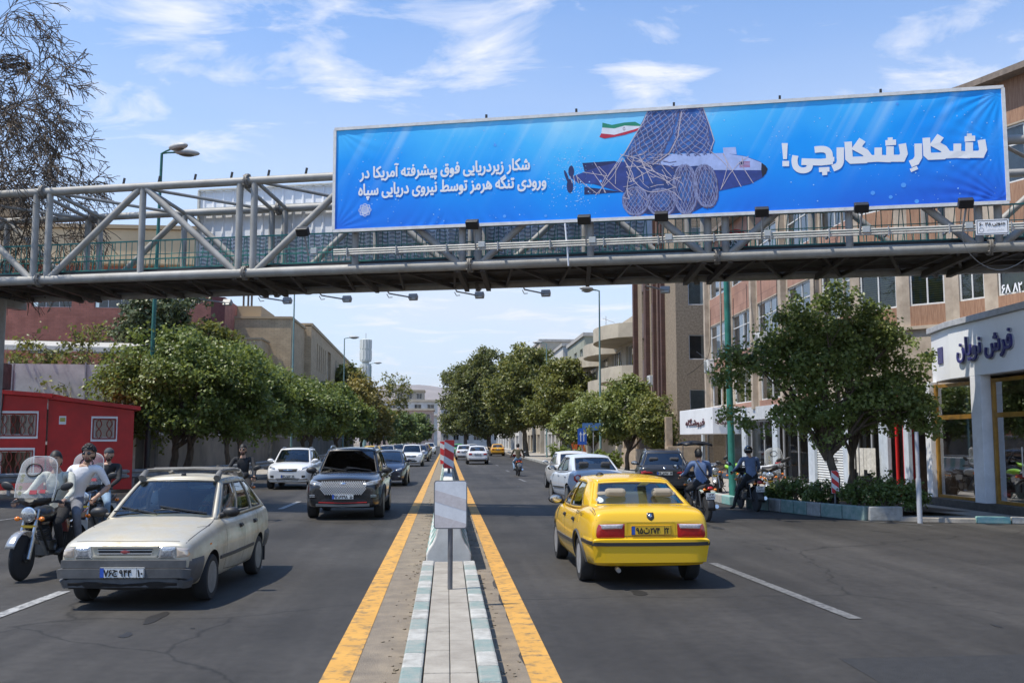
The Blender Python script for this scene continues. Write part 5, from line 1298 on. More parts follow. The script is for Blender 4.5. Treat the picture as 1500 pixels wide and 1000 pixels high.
tree('street_tree','broad leafy street tree in the kerbed planter hiding the shops',9.95,25.4,[(0.0,0,3.61,2.18,1.6,1.58),(-1.58,0.2,3.29,1.4,1.2,1.21),(1.58,0.1,3.39,1.51,1.2,1.26),(0.23,0,4.84,1.29,1.1,1.0),(-0.88,0,4.68,0.84,0.7,0.73),(1.29,0.1,4.57,0.9,0.7,0.79),(2.22,0,2.7,0.84,0.8,0.84),(-1.99,0.2,2.64,0.78,0.7,0.68),(-0.64,0,5.48,0.39,0.3,0.47),(0.12,0,5.75,0.34,0.3,0.42),(1.11,0,5.32,0.39,0.3,0.37),(-2.52,0.1,3.71,0.62,0.5,0.53),(0.0,0.3,2.43,1.46,1,0.53),(-2.35,0.1,3.0,0.6,0.5,0.55),(2.5,0,3.3,0.5,0.5,0.6)],900,.10,34,.29,LEAFM,.125,1.75,(-.08,.1),5,limbs=16)
tree('street_tree','slender second tree standing just behind the broad planter tree',10.9,26.6,[(0,0,3.2,1.3,1.2,1.2),(.3,.2,4.2,.8,.8,.7)],140,.10,30,.3,LEAFM,.09,1.6,(.1,0),6)
GL='trees along the left pavement'
tree('pavement_tree','largest dense green tree beside the left pavement and the tall green lamp',-11.0,41.3,[(0,0,4.2,3.0,2.6,2.2),(-1.5,0,3.6,2.0,1.8,1.6),(1.9,.2,3.8,2.0,1.9,1.8),(.9,0,5.6,1.5,1.4,1.15),(-.6,0,5.3,1.3,1.2,1.1),(2.6,.5,2.9,1.3,1.3,1.1),(-2.6,0,2.9,.9,.9,.9)],1150,.15,34,.5,LEAF,.16,2.0,(.3,.1),11,group=GL,limbs=16,stems=2)
tree('pavement_tree','green tree behind the man in the black jacket on the left pavement',-10.3,50,[(0,0,4.4,2.4,2.2,1.9),(1.3,0,3.5,1.7,1.6,1.3),(-1.2,0,3.9,1.7,1.5,1.4),(.3,0,5.8,1.2,1.1,.9)],760,.165,30,.5,LEAF,.14,1.9,(-.2,0),12,group=GL,limbs=12,stems=2)
tree('pavement_tree','green tree with a pale trunk over the white hatchback on the left',-10.9,61.5,[(0,0,4.6,2.5,2.3,2.0),(1.6,0,3.8,1.7,1.6,1.4),(-.8,0,5.9,1.2,1.1,.9)],640,.19,28,.55,LEAF,.13,2.4,(.1,0),13,PBARK,GL,limbs=10)
tree('pavement_tree','bright green tree above the dark grey car on the left side',-10.4,73,[(0,0,4.3,3.0,2.6,1.9),(1.9,0,3.6,1.9,1.8,1.4),(-1.5,0,3.6,1.8,1.6,1.4),(.4,0,5.6,1.5,1.3,.9)],640,.22,26,.6,LEAF,.14,2.0,(.3,0),14,group=GL,limbs=10,stems=2)
tree('pavement_tree','round green tree at the end of the dense left row',-9.6,87,[(0,0,4.4,2.7,2.4,2.1),(1.5,0,3.4,1.9,1.8,1.4),(0,0,6.0,1.4,1.3,.9)],480,.25,26,.65,LEAF,.14,2.0,(0,0),15,group=GL,limbs=8)
tree('pavement_tree','yellowing tree with thin top twigs past the left green row',-8.6,102,[(0,0,5.4,2.6,2.4,3.0),(1.2,0,3.8,2.0,1.8,2.0),(-1.4,0,6.6,1.2,1.2,1.8)],460,.26,24,.65,LEAFY,.15,2.4,(.2,0),16,group=GL,limbs=10)
tree('pavement_tree','small dark green tree at the far left kerb',-8.3,122,[(0,0,4.2,2.3,2.2,2.2)],220,.42,18,.7,LEAFD,.15,1.8,(0,0),17,group=GL,limbs=6)
tree('pavement_tree','small green tree below the far pinkish block',-7.4,160,[(0,0,4.0,2.6,2.5,2.4),(2,4,3.2,1.8,1.8,1.7)],220,.5,17,.8,LEAFD,.15,1.8,(0,0),18,group=GL,limbs=6)
tree('pavement_tree','thin sapling at the far end of the street left of the barrier line',-5.5,200,[(0,0,4.6,2.6,2.5,3.0)],160,.55,16,.9,LEAFD,.15,1.8,(0,0),19,group=GL,limbs=6)
tree('pine_tree','dark pine rising behind the left green trees below the bridge',-20.5,72,[(0,0,11.2,3.0,2.8,2.2),(-1.5,0,9.6,2.6,2.4,1.6),(1.6,0,9.2,2.2,2.1,1.5),(0,0,7,2.4,2.4,2)],620,.30,20,.55,LEAFP,.22,6,(0,0),21,limbs=12)
tree('pine_tree','olive green pine in front of the tan brick building',-17.2,72,[(0,0,8.6,2.5,2.3,1.7),(1.4,0,7.6,1.8,1.7,1.2),(-1,0,6.5,2.2,2,1.5)],420,.30,20,.5,LEAFO,.2,5,(0,0),22,limbs=10)
tree('pine_tree','small golden green pine at the far end of the tan brick building',-11.6,118,[(0,0,9.4,1.9,1.8,1.5),(-1.4,0,7.6,2.2,2,1.5),(1,0,7.0,1.8,1.7,1.5)],320,.36,18,.6,LEAFO,.2,5,(0,0),23,limbs=8)
GP='plane trees over the far right kerb'
tree('plane_tree','biggest olive green plane tree over the far right kerb',8.9,112,[(0,0,9.2,3.8,3.6,3.2),(-2.1,0,7.0,3.0,3.0,2.8),(2.2,0,7.0,3.2,3,3.0),(.4,0,11.0,2.3,2.2,1.7),(-.5,-1,4.9,3.2,3,2.0),(3.4,-2,5.0,2.4,2.2,2.0)],1250,.31,32,.75,LEAFO,.3,3.4,(-.3,0),31,PBARK,GP,limbs=14)
tree('plane_tree','dark green plane tree reaching over the road left of the biggest one',6.6,146,[(0,0,10.4,4.2,4,3.8),(-2.6,0,7.8,3.4,3.4,3.2),(-.6,0,13.2,2.8,2.6,2.0),(-3.0,0,11.2,2.4,2.2,1.9),(-1.6,0,4.6,3.6,3.4,2.0),(1.5,0,5,3.6,3.4,2.4)],1250,.34,32,.85,LEAFO2,.35,4,(0,0),32,BARK,GP,limbs=14)
tree('plane_tree','plane tree farthest back over the end of the right carriageway',3.6,190,[(0,0,10,4.6,4.6,4.4),(-2.0,0,14,3.0,2.8,2.6),(-1.6,0,5.4,3.8,3.6,2.6),(3,0,6,4,4,3)],900,.40,30,1.0,LEAFO2,.35,4,(0,0),33,BARK,GP,limbs=12)
tree('plane_tree','rounded plane tree with yellowed patches nearest on the right kerb row',10.6,92,[(0,0,6.6,3.0,2.8,2.4),(-1.2,0,4.8,2.3,2.2,1.9),(1.6,0,4.7,2.2,2.2,1.8),(0,0,8.3,1.7,1.6,1.2)],800,.26,30,.6,LEAFO,.24,2.4,(0,0),34,BARK,GP,limbs=12)
GQ='trees in front of the curved balconies'
tree('kerb_tree','light green tree before the curved balconies with a dark trunk',10.6,58.5,[(0,0,3.7,2.1,1.9,1.5),(-1.5,0,3.2,1.5,1.4,1.2),(1.3,0,3.0,1.5,1.4,1.3),(.2,0,5.0,1.1,1,.8)],640,.165,28,.42,LEAFG,.13,1.5,(.1,0),41,BARK,GQ,limbs=12)
tree('kerb_tree','slight yellow green tree touching the foot of the brown tower',11.2,54,[(0,0,3.0,1.1,1.1,1.3),(.5,0,2.0,.9,.9,.8)],230,.15,26,.4,LEAFO,.09,1.2,(0,0),42,BARK,GQ,limbs=8)
tree('kerb_tree','bushy tree behind the blue road sign on the right kerb',10.3,70,[(0,0,3.6,2.0,1.9,1.7),(-1.6,0,2.8,1.4,1.4,1.2),(1.2,0,2.8,1.5,1.4,1.3)],430,.20,26,.5,LEAFG,.12,1.4,(0,0),43,BARK,GQ,limbs=8)
def bare_tree(name,label,x,y,h,seed,r0,spreadk=1.0,depth=6,leaves=None,lean=(0,0,1),group=None,first=.35,droop=.10,kids=3,extra=()):
 rng=random.Random(seed);t=thing(name,label,'tree',(x,y,0),0,group);mb=MB();tips=[]
 def grow(p,d,L,r,k):
  n=4 if k>1 else 3;pts=[p];rr=[r];q=p.copy();dd=d.copy()
  for i in range(n):
   dd=(dd+Vector((rng.gauss(0,.13),rng.gauss(0,.13),rng.gauss(0,.10)-(droop if k<depth-1 else-.05)*(.35 if k>2 else 1)))).normalized();q=q+dd*L/n;pts.append(q.copy());rr.append(r*(1-.42*(i+1)/n))
  mb.tube(pts,[max(q_,.011)for q_ in rr],6 if k>2 else 3,cap=False)
  if k<=0:tips.append((q,dd));return
  m=kids if k>1 else kids+1
  for i in range(m):
   j=rng.randint(max(1,n-2),n)if i else n;ax=dd.orthogonal();ax.rotate(Matrix.Rotation(rng.uniform(0,6.28),3,dd));nd=(dd*1.0+ax*rng.uniform(.35,.85)*spreadk).normalized();grow(pts[j],nd,L*rng.uniform(.62,.82),rr[j]*rng.uniform(.55,.72),k-1)
   if k<=2:tips.append((pts[j],nd))
 grow(Vector((0,0,.05)),Vector(lean).normalized(),h*first,r0,depth)
 for p_,d_,L_,r_,k_ in extra:grow(Vector(p_),Vector(d_).normalized(),L_,r_,k_)
 mb.build('trunk',BARK,t,smooth=60)
 if leaves:
  m,size,per,sp,frac=leaves;tt=[q for q in tips if rng.random()<frac];link(bpy.data.objects.new('crown',leaf_mesh('crown',[q[0]for q in tt],[q[1]for q in tt],m,size,per,sp,seed)),t)
 return t
bare_tree('bare_tree','tall nearly bare tree with drooping twigs at the left edge',-15.8,30.2,15.5,67,.26,1.05,7,(LEAFT,.05,1,.08,.35),(0,0,1),first=.27,droop=.12,extra=[((0,0,4.0),(.0,0,1),9.5,.15,0),((0,0,6),(.5,-.1,.45),1.9,.05,5),((0,0,8.2),(.6,.1,.4),2.3,.06,6),((0,0,10.5),(.6,0,.35),2.1,.06,6),((0,0,12.5),(.6,.1,.5),1.9,.05,5),((0,0,11.5),(.2,.3,.8),2.0,.05,5)])
bare_tree('bare_tree','twiggy half bare tree behind the red kiosk',-17.4,45.5,8.6,9,.16,1.15,6,(LEAFO,.16,5,.30,.55),(.15,0,1),first=.30,droop=.10)
bare_tree('bare_tree','leafless spreading tree left of the cellular mast in the distance',-7.2,118,12.5,12,.22,.8,6,(LEAFO,.26,3,.4,.5),(.12,0,1),first=.32,droop=-.02)
t=thing('bird_nest','round twig nest high in the bare tree at the left edge','nest',(-13.2,30.2,13.2));o=MB();rr=random.Random(3)
for i in range(170):
 a=rr.uniform(0,6.28);z=rr.uniform(-.22,.22);q=.42*math.sqrt(max(.05,1-(z/.26)**2));p=Vector((q*math.cos(a),q*math.sin(a),z));d=Vector((-math.sin(a)+rr.gauss(0,.4),math.cos(a)+rr.gauss(0,.4),rr.gauss(0,.25))).normalized()*.22;o.tube([p-d,p+d],.011,3)
o.build('twigs',BARK,t)
t=thing('dry_bush','dry straw coloured bush on the wall behind the red kiosk','bush',(-15.2,47,3.6));rng=np.random.default_rng(5);P,O=blob_points([(0,0,.6,1.6,1,1.2),(1.4,0,.2,1.2,1,.8)],170,rng);link(bpy.data.objects.new('foliage',leaf_mesh('foliage',P,O,leafmat('straw_leaf',(.20,.13,.05),(.30,.20,.08),(.38,.28,.13)),.13,16,.3,5)),t)
o=MB();limb(o,(0,0,-3.6),(0,0,.6),.05,.03,.05,rng);o.build('stem',BARK,t)
random.seed(8)
for i,(x,y,s,lab)in enumerate([(8.85,26.6,.45,'spiky low shrub at the far end of the planter before the shutter'),(9.15,25.9,.6,'dark shrub left of the broad tree trunk in the planter'),(9.5,25.1,.55,'shrub in the planter just before the broad tree trunk'),(10.1,24.3,.6,'bushy shrub behind the small chevron plate in the planter'),(10.55,23.6,.62,'dense dark shrub near the end of the planter kerb'),(11.0,23.1,.58,'overhanging dark shrub at the near end of the planter'),(10.9,24.7,.7,'tall shrub before the glass of the corner shop')]):
 t=thing('planter_shrub',lab,'shrub',(x,y,.2),0,'shrubs in the planter');rng=np.random.default_rng(60+i);P,O=blob_points([(0,0,s*.6,s*.8,s*.8,s*.65)],75,rng,.3)
 link(bpy.data.objects.new('foliage',leaf_mesh('foliage',P,O,LEAFD,.085,15,.13,60+i)),t);o=MB()
 for k in range(12):p=Vector(P[rng.integers(len(P))])*1.25;o.tube([(rng.normal()*.05,rng.normal()*.05,-.03),tuple(p*.5+Vector((0,0,.1))),tuple(p)],[.012,.008,.003],4)
 o.build('stems',BARK,t)
for i,(x,y,s)in enumerate([(9.9,66,.8),(9.2,72,.9),(8.8,78,1.0),(9.4,84,1.0),(10.4,62.5,.7)]):
 t=thing('hedge_bush','green bush in the row behind the pale far kerb stones','shrub',(x,y,.1),0,'bushes behind the far kerb');rng=np.random.default_rng(80+i);P,O=blob_points([(0,0,s*.7,s*.9,s*.9,s*.8)],60,rng,.3);link(bpy.data.objects.new('foliage',leaf_mesh('foliage',P,O,LEAF,.2,14,.25,80+i)),t)
def lamp(name,label,x,y,h,col,heads=1,arm=(1,0),lean=0.0,r=.085,base_dark=0):
 t=thing(name,label,'street lamp',(x,y,0));A=Vector((arm[0],arm[1],0)).normalized()
 MB().tube([(0,0,0),(lean*.5,0,h*.5),(lean,0,h)],[r,r*.82,r*.55],12).build('pole',col,t,smooth=40)
 if base_dark:MB().tube([(0,0,0),(lean*base_dark/h,0,base_dark)],r*1.12,12).build('base_sleeve',mat('dark_sleeve',(.03,.035,.035),.5),t,smooth=40)
 for k in range(heads):
  B=A.copy();B.rotate(Matrix.Rotation((k-(heads-1)/2)*.9,3,'Z'));top=Vector((lean,0,h))
  a=MB();a.tube([top,top+B*.25+Vector((0,0,.06)),top+B*.55+Vector((0,0,.10))],.035,8);a.build('arm',col,t,smooth=40)
  hd=MB();Mx=plane_matrix(top+B*.95+Vector((0,0,.14)),B,Vector((0,0,1)).cross(B));hd.ellipsoid((0,0,0),.52,.21,.14,16,8,Mx.to_3x3());hd.v=[tuple(Vector(p)+Mx.translation)for p in hd.v];hd.build('lamp_head',mat('lamp_head_grey',(.42,.42,.40),.45,var=.2),t,smooth=60)
  ln=MB();ln.ellipsoid((0,0,0),.34,.16,.10,14,6,Mx.to_3x3());ln.v=[tuple(Vector(p)+Mx.translation+Vector((0,0,-.075)))for p in ln.v];ln.build('lamp_lens',mat('lamp_lens_dark',(.10,.10,.09),.25),t,smooth=60)
 return t
LGRN=mat('lamp_green',(.025,.15,.125),.5,var=.3,vs=3,detail=8);LGRE=mat('lamp_greygreen',(.16,.26,.25),.5,var=.2,vs=3)
lamp('street_lamp','tall green street lamp with two heads rising behind the bridge on the left',-11.7,40,13.35,LGRN,2,(1,-.15),.16,.10,2.6)
lamp('street_lamp','grey green street lamp before the tan brick building',-10.9,71,12.2,LGRE,1,(1,0),0)
lamp('street_lamp','street lamp between the tan brick building and the cellular mast',-10.3,100,12.0,LGRE,1,(1,0),0)
lamp('street_lamp','farthest street lamp beside the cellular mast',-10.2,133,12.0,LGRE,1,(1,0),0)
lamp('street_lamp','grey green double street lamp before the curved balconies',10.5,68,12.2,LGRE,2,(-1,.25),0)
lamp('street_lamp','far right street lamp beside the plane trees',10.4,104,12.0,LGRE,1,(-1,0),0)
lamp('street_lamp','thick green street lamp pole by the parked motorbikes',8.72,30.2,10.3,mat('lamp_teal',(.03,.20,.16),.5,var=.3,vs=3),1,(-1,0),-.1,.115)
t=thing('cellular_mast','white drum shaped cellular mast on a pole above the far left trees','mast',(-14.3,175,0))
MB().tube([(0,0,0),(0,0,13)],.35,12).build('pole',LGRE,t,smooth=40)
o=MB();o.lathe([(.4,12.2),(.95,12.3),(.95,15.2),(.6,15.25),(.6,15.5),(1.0,15.6),(1.0,19.4),(.5,19.6)],20);o.build('antenna_drum',mat('antenna_grey',(.50,.53,.50),.6,var=.2),t)
o=MB()
for k in range(12):
 a=2*math.pi*k/12
 for z in(12.4,15.8,17.7):o.cbox((1.0*math.cos(a),1.0*math.sin(a),z+.9 if z>13 else z+1.3),.12,.26,1.6 if z>13 else 2.4,Matrix.Rotation(a,3,'Z'))
o.build('antenna_panels',mat('antenna_pale',(.62,.63,.60),.5,var=.15),t);MB().tube([(0,0,19.5),(0,0,20.6)],.05,6).build('spike',GREYP,t)
t=thing('road_sign','small blue road sign with white arrows on a post by the far right kerb','road sign',(8.35,61.5,0));MB().tube([(0,0,0),(0,0,2.6)],.035,8).build('post',GREYP,t)
MB().box(-.28,.28,-.06,-.04,1.6,2.6).build('plate',mat('sign_blue',(.03,.12,.50),.45),t,bevel=.01)
o=MB();q=FRONT(0,-.062,2.1);o.prism([(-.12,-.3),(-.07,-.3),(-.07,.1),(-.02,.1),(-.1,.3),(-.18,.1),(-.12,.1)],0,.004,q);o.prism([(.07,-.3),(.12,-.3),(.12,.1),(.18,.1),(.1,.3),(.02,.1),(.07,.1)],0,.004,q);o.build('arrows',PW,t)
t=thing('works_sign','tilted orange work sign under the plane trees','road sign',(9.9,75,0));MB().tube([(0,0,0),(0,0,1.2)],.03,8).build('post',GREYP,t);o=MB();o.prism(rounded(.95,.95,.05),-.01,.01,FRONT(0,-.05,1.35)@Matrix.Rotation(R(14),4,'Z'));o.build('plate',mat('sign_orange',(.62,.13,.03),.5,var=.2),t)
o=MB();o.prism([(-.2,-.25),(.2,-.25),(0,.25)],.011,.014,FRONT(0,-.05,1.35)@Matrix.Rotation(R(14),4,'Z'));o.build('symbol',BLACK,t)
t=thing('notice_board','small blue and white street name board beside the blue road sign','sign',(9.2,62.5,0));MB().tube([(0,0,0),(0,0,2.6)],.03,8).build('post',GREYP,t);MB().box(-.7,.7,-.03,0,2.5,2.95).build('plate',mat('board_blue',(.10,.22,.45),.5,var=.2),t)
def paint(name,col,rough=.28,metal=0.0,dirt=0.0,dirtc=(.30,.25,.17),flake=0.0):
 m=mat(name,col,rough,metal,coat=.6 if not dirt else.25)
 if dirt:
  nt=m.node_tree;N=nt.nodes;L=nt.links;b=N['Principled BSDF'];tc=N.new('ShaderNodeTexCoord')
  n=N.new('ShaderNodeTexNoise');n.inputs['Scale'].default_value=5;n.inputs['Detail'].default_value=12;n.inputs['Roughness'].default_value=.8;L.new(tc.outputs['Object'],n.inputs[0])
  n2=N.new('ShaderNodeTexNoise');n2.inputs['Scale'].default_value=1.6;n2.inputs['Detail'].default_value=3;L.new(tc.outputs['Object'],n2.inputs[0])
  ad=N.new('ShaderNodeMath');ad.operation='MULTIPLY';L.new(n.outputs[0],ad.inputs[0]);L.new(n2.outputs[0],ad.inputs[1])
  r=N.new('ShaderNodeMapRange');r.inputs[1].default_value=.16;r.inputs[2].default_value=.38;r.inputs[3].default_value=.0;r.inputs[4].default_value=dirt;L.new(ad.outputs[0],r.inputs[0])
  mx=N.new('ShaderNodeMix');mx.data_type='RGBA';L.new(r.outputs[0],mx.inputs[0]);mx.inputs[6].default_value=(*col,1);mx.inputs[7].default_value=(*dirtc,1);L.new(mx.outputs[2],b.inputs['Base Color'])
  rr=N.new('ShaderNodeMapRange');rr.inputs[3].default_value=rough;rr.inputs[4].default_value=.8;L.new(r.outputs[0],rr.inputs[0]);L.new(rr.outputs[0],b.inputs['Roughness'])
 return m
CGL=glass('car_glass',(.62,.68,.68),.9);CGD=glass('tinted_car_glass',(.10,.12,.13),1.2)
LENS=mat('headlight_lens',(.40,.41,.42),.10,metal=.45,spec=.8,coat=1.0,var=.5,vs=45);LENSD=mat('dark_lens',(.10,.105,.11),.08,metal=.3,spec=.8,coat=1.0,var=.5,vs=40)
TAIL=mat('tail_light_red',(.40,.008,.008),.12,coat=1.0,var=.3,vs=25);TAILW=mat('tail_light_clear',(.50,.46,.46),.15,coat=1.0,var=.3,vs=40);AMBER=mat('amber_lens',(.75,.20,.01),.15,coat=.8)
GRIL=mat('grille_black',(.010,.010,.011),.5);CHROME=mat('chrome',(.62,.63,.64),.12,metal=1.0);RIMM=mat('alloy',(.36,.37,.38),.35,metal=.7,var=.2);DKGREY=mat('dark_trim',(.045,.045,.046),.55);BUMPG=mat('grey_bumper',(.085,.085,.086),.6,var=.3,vs=6,detail=9)
SEAT=mat('seat_cloth',(.05,.05,.055),.9);SEATB=mat('beige_seat',(.30,.26,.20),.9);PLATEW=mat('plate_white',(.62,.63,.62),.5);PLATEB=mat('plate_blue',(.02,.08,.40),.5);PLATEY=mat('plate_yellow',(.70,.42,.02),.5);INK=mat('plate_ink',(.012,.012,.012),.6)
GAP=mat('panel_gap',(.012,.012,.012),.7)
def catmull(tab,x):
 n=len(tab)
 if x<=tab[0][0]:return tab[0][1]
 if x>=tab[-1][0]:return tab[-1][1]
 i=max(k for k in range(n-1)if tab[k][0]<=x);a=tab[max(i-1,0)];b=tab[i];c=tab[i+1];d=tab[min(i+2,n-1)]
 t=(x-b[0])/(c[0]-b[0]);m1=(c[1]-a[1])/(c[0]-a[0])*(c[0]-b[0])if c[0]>a[0]else 0;m2=(d[1]-b[1])/(d[0]-b[0])*(c[0]-b[0])if d[0]>b[0]else 0
 return(2*t**3-3*t*t+1)*b[1]+(t**3-2*t*t+t)*m1+(-2*t**3+3*t*t)*c[1]+(t**3-t*t)*m2
class Car:
 """a car in its own space: +y is forward, z up, x right; the body is a lofted shell with arches and a glazed cabin"""
 def __init__(s,name,label,cat,x,y,rz,S,pm,group=None,lod=2,glassm=None,trim=None):
  s.S=S;s.t=thing(name,label,cat,(x,y,0),rz,group);s.pm=pm;s.lod=lod;s.gm=glassm or CGL
  s.body()
  s.cabin()
  bm=bmesh.new();bm.from_mesh(s.bodyo.data);bm2=bmesh.new();bm2.from_mesh(s.cab.data)
  s.bvh=BVHTree.FromBMesh(bm);s.bvc=BVHTree.FromBMesh(bm2);bm.free();bm2.free()
  s.wheels()
 def body(s):
  S=s.S;top,hw,bot=S['top'],S['hw'],S['bot'];y0,y1=top[0][0],top[-1][0]
  ys=sorted({y0,y0+.02,y0+.07,y1,y1-.02,y1-.07}|{p[0]for p in top}|{y0+.16,y1-.16}|{lerp(y0,y1,i/14)for i in range(1,14)}|set(S.get('ys',[])))
  keep=[ys[0]]
  for y in ys[1:]:
   if y-keep[-1]>.018:keep.append(y)
  if keep[-1]!=y1:keep[-1]=y1
  crown=S.get('crown',.035);tuck=S.get('tuck',.06);rows=[]
  for y in keep:
   e=min(y-y0,y1-y);k=1.0;dz=0.0
   if e<.075:q=1-e/.075;k=1-.035*q*q;dz=.030*q*q
   t=catmull(top,y)-dz;b=interp(bot,y)+dz;w=catmull(hw,y)*k;h=t-b
   c=crown*min(1,e/.3)
   half=[(0,b),(.70*w,b),(.90*w,b+.02),(.965*w-tuck*.5,b+.10*h),(.985*w-tuck*.15,b+.28*h),(w,b+.50*h),(w*.998,b+.64*h),(w*.985,b+.78*h),(w*.955,b+.90*h),(w*.895,b+.975*h),(w*.80,t+c*.15),(w*.5,t+c*.8),(0,t+c)]
   rows.append((y,half))
  mb=MB();n=len(rows[0][1]);
  for y,half in rows:
   mb.v+=[(x,y,z)for x,z in half]+[(-x,y,z)for x,z in half[1:-1]]
  m=2*n-2
  R_i=list(range(n));L_i=[0]+[n+i for i in range(n-2)]+[n-1]
  ring=R_i+[L_i[i]for i in range(n-2,0,-1)]
  for r in range(len(rows)-1):
   for i in range(m):
    a,b=ring[i],ring[(i+1)%m];mb.f.append((r*m+a,r*m+b,(r+1)*m+b,(r+1)*m+a));mb.m.append(0)
  for r,flip in((0,1),(len(rows)-1,0)):
   for i in range(n-1):
    f=(r*m+R_i[i],r*m+R_i[i+1],r*m+L_i[i+1],r*m+L_i[i]);f=tuple(dict.fromkeys(f));mb.f.append(f if flip else f[::-1]);mb.m.append(0)
  o=mb.build('body',[s.pm,GAP],s.t,clean=True)
  sb=o.modifiers.new('s','SUBSURF');sb.levels=s.lod;sb.render_levels=s.lod
  cut=MB();cut.mat(1);rw=S['wr']
  for yy in(S['ya'],S['yb']):
   for sg in(-1,1):
    w=S['track']/2;Mx=Matrix.Translation((sg*w,yy,rw+.0))@Matrix.Rotation(R(90),4,'Y');r=rw+S.get('gapw',.05)
    cut.lathe([(0,-.28),(r,-.28),(r,.5 if sg>0 else.28),(0,.5 if sg>0 else.28)]if sg>0 else[(0,-.5),(r,-.5),(r,.28),(0,.28)],28,Mx)
  cb=S['cab'];zb=catmull(top,(cb['wb']+cb['rb'])/2)
  co=cut.build('cutter',[s.pm,GAP],s.t,clean=True);md=o.modifiers.new('b','BOOLEAN');md.operation='DIFFERENCE';md.object=co;md.solver='EXACT'
  cut2=MB();cut2.mat(1);wi=cb['w']-.10;cut2.box(-wi,wi,cb['rb']+cb.get('ri',.28),cb['wb']-cb.get('fi',.25),zb-.45,zb+.6)
  c2=cut2.build('cutter',[s.pm,GAP],s.t);md2=o.modifiers.new('c','BOOLEAN');md2.operation='DIFFERENCE';md2.object=c2;md2.solver='EXACT'
  me=evaluated_mesh(o);o.modifiers.clear();old=o.data;o.data=me;bpy.data.meshes.remove(old);drop(co);drop(c2)
  me.name='body';me.polygons.foreach_set('use_smooth',[True]*len(me.polygons));me.set_sharp_from_angle(angle=R(38));s.bodyo=o
 def cabin(s):
  c=s.S['cab'];top=s.S['top'];zb=lambda y:catmull(top,y)+.004
  W,wr=c['w'],c['wr'];zr=c['z'];wb,rf,rr,rb=c['wb'],c['rf'],c['rr'],c['rb'];bf,br_=c.get('bulge_f',.16),c.get('bulge_r',.10);wbr=c.get('wrear',W);cr=c.get('crown',.05)
  zrf,zrr=c.get('zrf',zr),c.get('zrr',zr-.02);ns=2 if s.lod>1 else 1
  def belt(t):y=lerp(wb,rb,t);w=catmull(s.S['hw'],y)/c.get('hwk',1.0)*0+(W+(wbr-W)*max(0,(t-.55)/.45)-c.get('wfront',.05)*max(0,(.25-t)/.25)**1.5);return Vector((w,y,zb(y)-.01))
  def rail(t):y=lerp(rf,rr,t);z=lerp(zrf,zrr,t)+c.get('arch',.045)*math.sin(math.pi*t)**.8;w=wr-c.get('wrf',.03)*max(0,(.2-t)/.2)-c.get('wrr',.03)*max(0,(t-.75)/.25);return Vector((w,y,z))
  mb=MB();gl=[];seal=MB()
  def patch(f,us,vs,win,flip=False,off=.012):
   """grid f(u,v) with window cells left open; each window gets a pane and a seal"""
   P=[[f(u,v)for v in vs]for u in us];Q=[[(-p.x,p.y,p.z)for p in r]for r in P]if flip=='both' else None
   for(PP,rev)in((P,False),)+(((Q,True),)if Q else()):
    for i in range(len(us)-1):
     for j in range(len(vs)-1):
      cu,cv=(us[i]+us[i+1])/2,(vs[j]+vs[j+1])/2
      if any(a<cu<b and e<cv<g for a,b,e,g in win):continue
      q=[PP[i][j],PP[i+1][j],PP[i+1][j+1],PP[i][j+1]];mb.add([tuple(p)for p in(q[::-1]if rev else q)],[(0,1,2,3)])
    for k,(a,b,e,g)in enumerate(win):
     iu=[i for i,u in enumerate(us)if a-1e-6<=u<=b+1e-6];iv=[j for j,v in enumerate(vs)if e-1e-6<=v<=g+1e-6]
     G=[[Vector(PP[i][j])for j in iv]for i in iu];
     ctr=Vector((0,(wb+rb)/2,zr-.35))
     G2=[[p+(ctr-p).normalized()*off for p in r]for r in G];gm_=MB();gm_.grid([[tuple(p)for p in r]for r in(G2[::-1]if rev else G2)]);gl.append(gm_)
     loop=[G[i][0]for i in range(len(G))]+G[-1][1:]+[G[i][-1]for i in range(len(G)-2,-1,-1)]+G[0][-2:0:-1];cen=sum(loop,Vector())/len(loop)
     inner=[p+(cen-p).normalized()*c.get('seal',.022)for p in loop];n=len(loop)
     lift=lambda p:p-(ctr-p).normalized()*.003
     seal.add([tuple(lift(p))for p in loop]+[tuple(lift(p))for p in inner],[(i,(i+1)%n,n+(i+1)%n,n+i)if not rev else(n+i,n+(i+1)%n,(i+1)%n,i)for i in range(n)])
  def refine(br,k):
   out=[]
   for a,b in zip(br,br[1:]):
    n=max(1,math.ceil((b-a)/k));out+=[lerp(a,b,i/n)for i in range(n)]
   return out+[br[-1]]
  wins=c['wins'];v0,v1=c.get('v0',.07),c.get('v1',.87)
  us=refine(sorted({0,1}|{x for w in wins for x in w}),.06);vs=refine([0,v0,v1,1],.2)
  side_b=c.get('side_bulge',.035)
  def fs(u,v):p=belt(u).lerp(rail(u),v);p.x+=side_b*math.sin(math.pi*v)*min(1,6*u,6*(1-u));return p
  patch(fs,us,vs,[(a,b,v0,v1)for a,b in wins],'both')
  def ff(u,v):
   A=belt(0);B=rail(0);x=u*lerp(A.x,B.x,v);y=lerp(A.y,B.y,v)+lerp(bf,bf*.55,v)*(1-u*u);z=lerp(A.z+(zb(min(top[-1][0],A.y+bf))-zb(A.y))*(1-u*u),B.z+cr*.5*(1-u*u),v)+.02*math.sin(math.pi*v);return Vector((x,y,z))
  pf=c.get('pillar_f',.925);patch(ff,refine([-1,-pf,pf,1],.12),refine([0,c.get('f0',.05),c.get('f1',.94),1],.2),[(-pf,pf,c.get('f0',.05),c.get('f1',.94))])
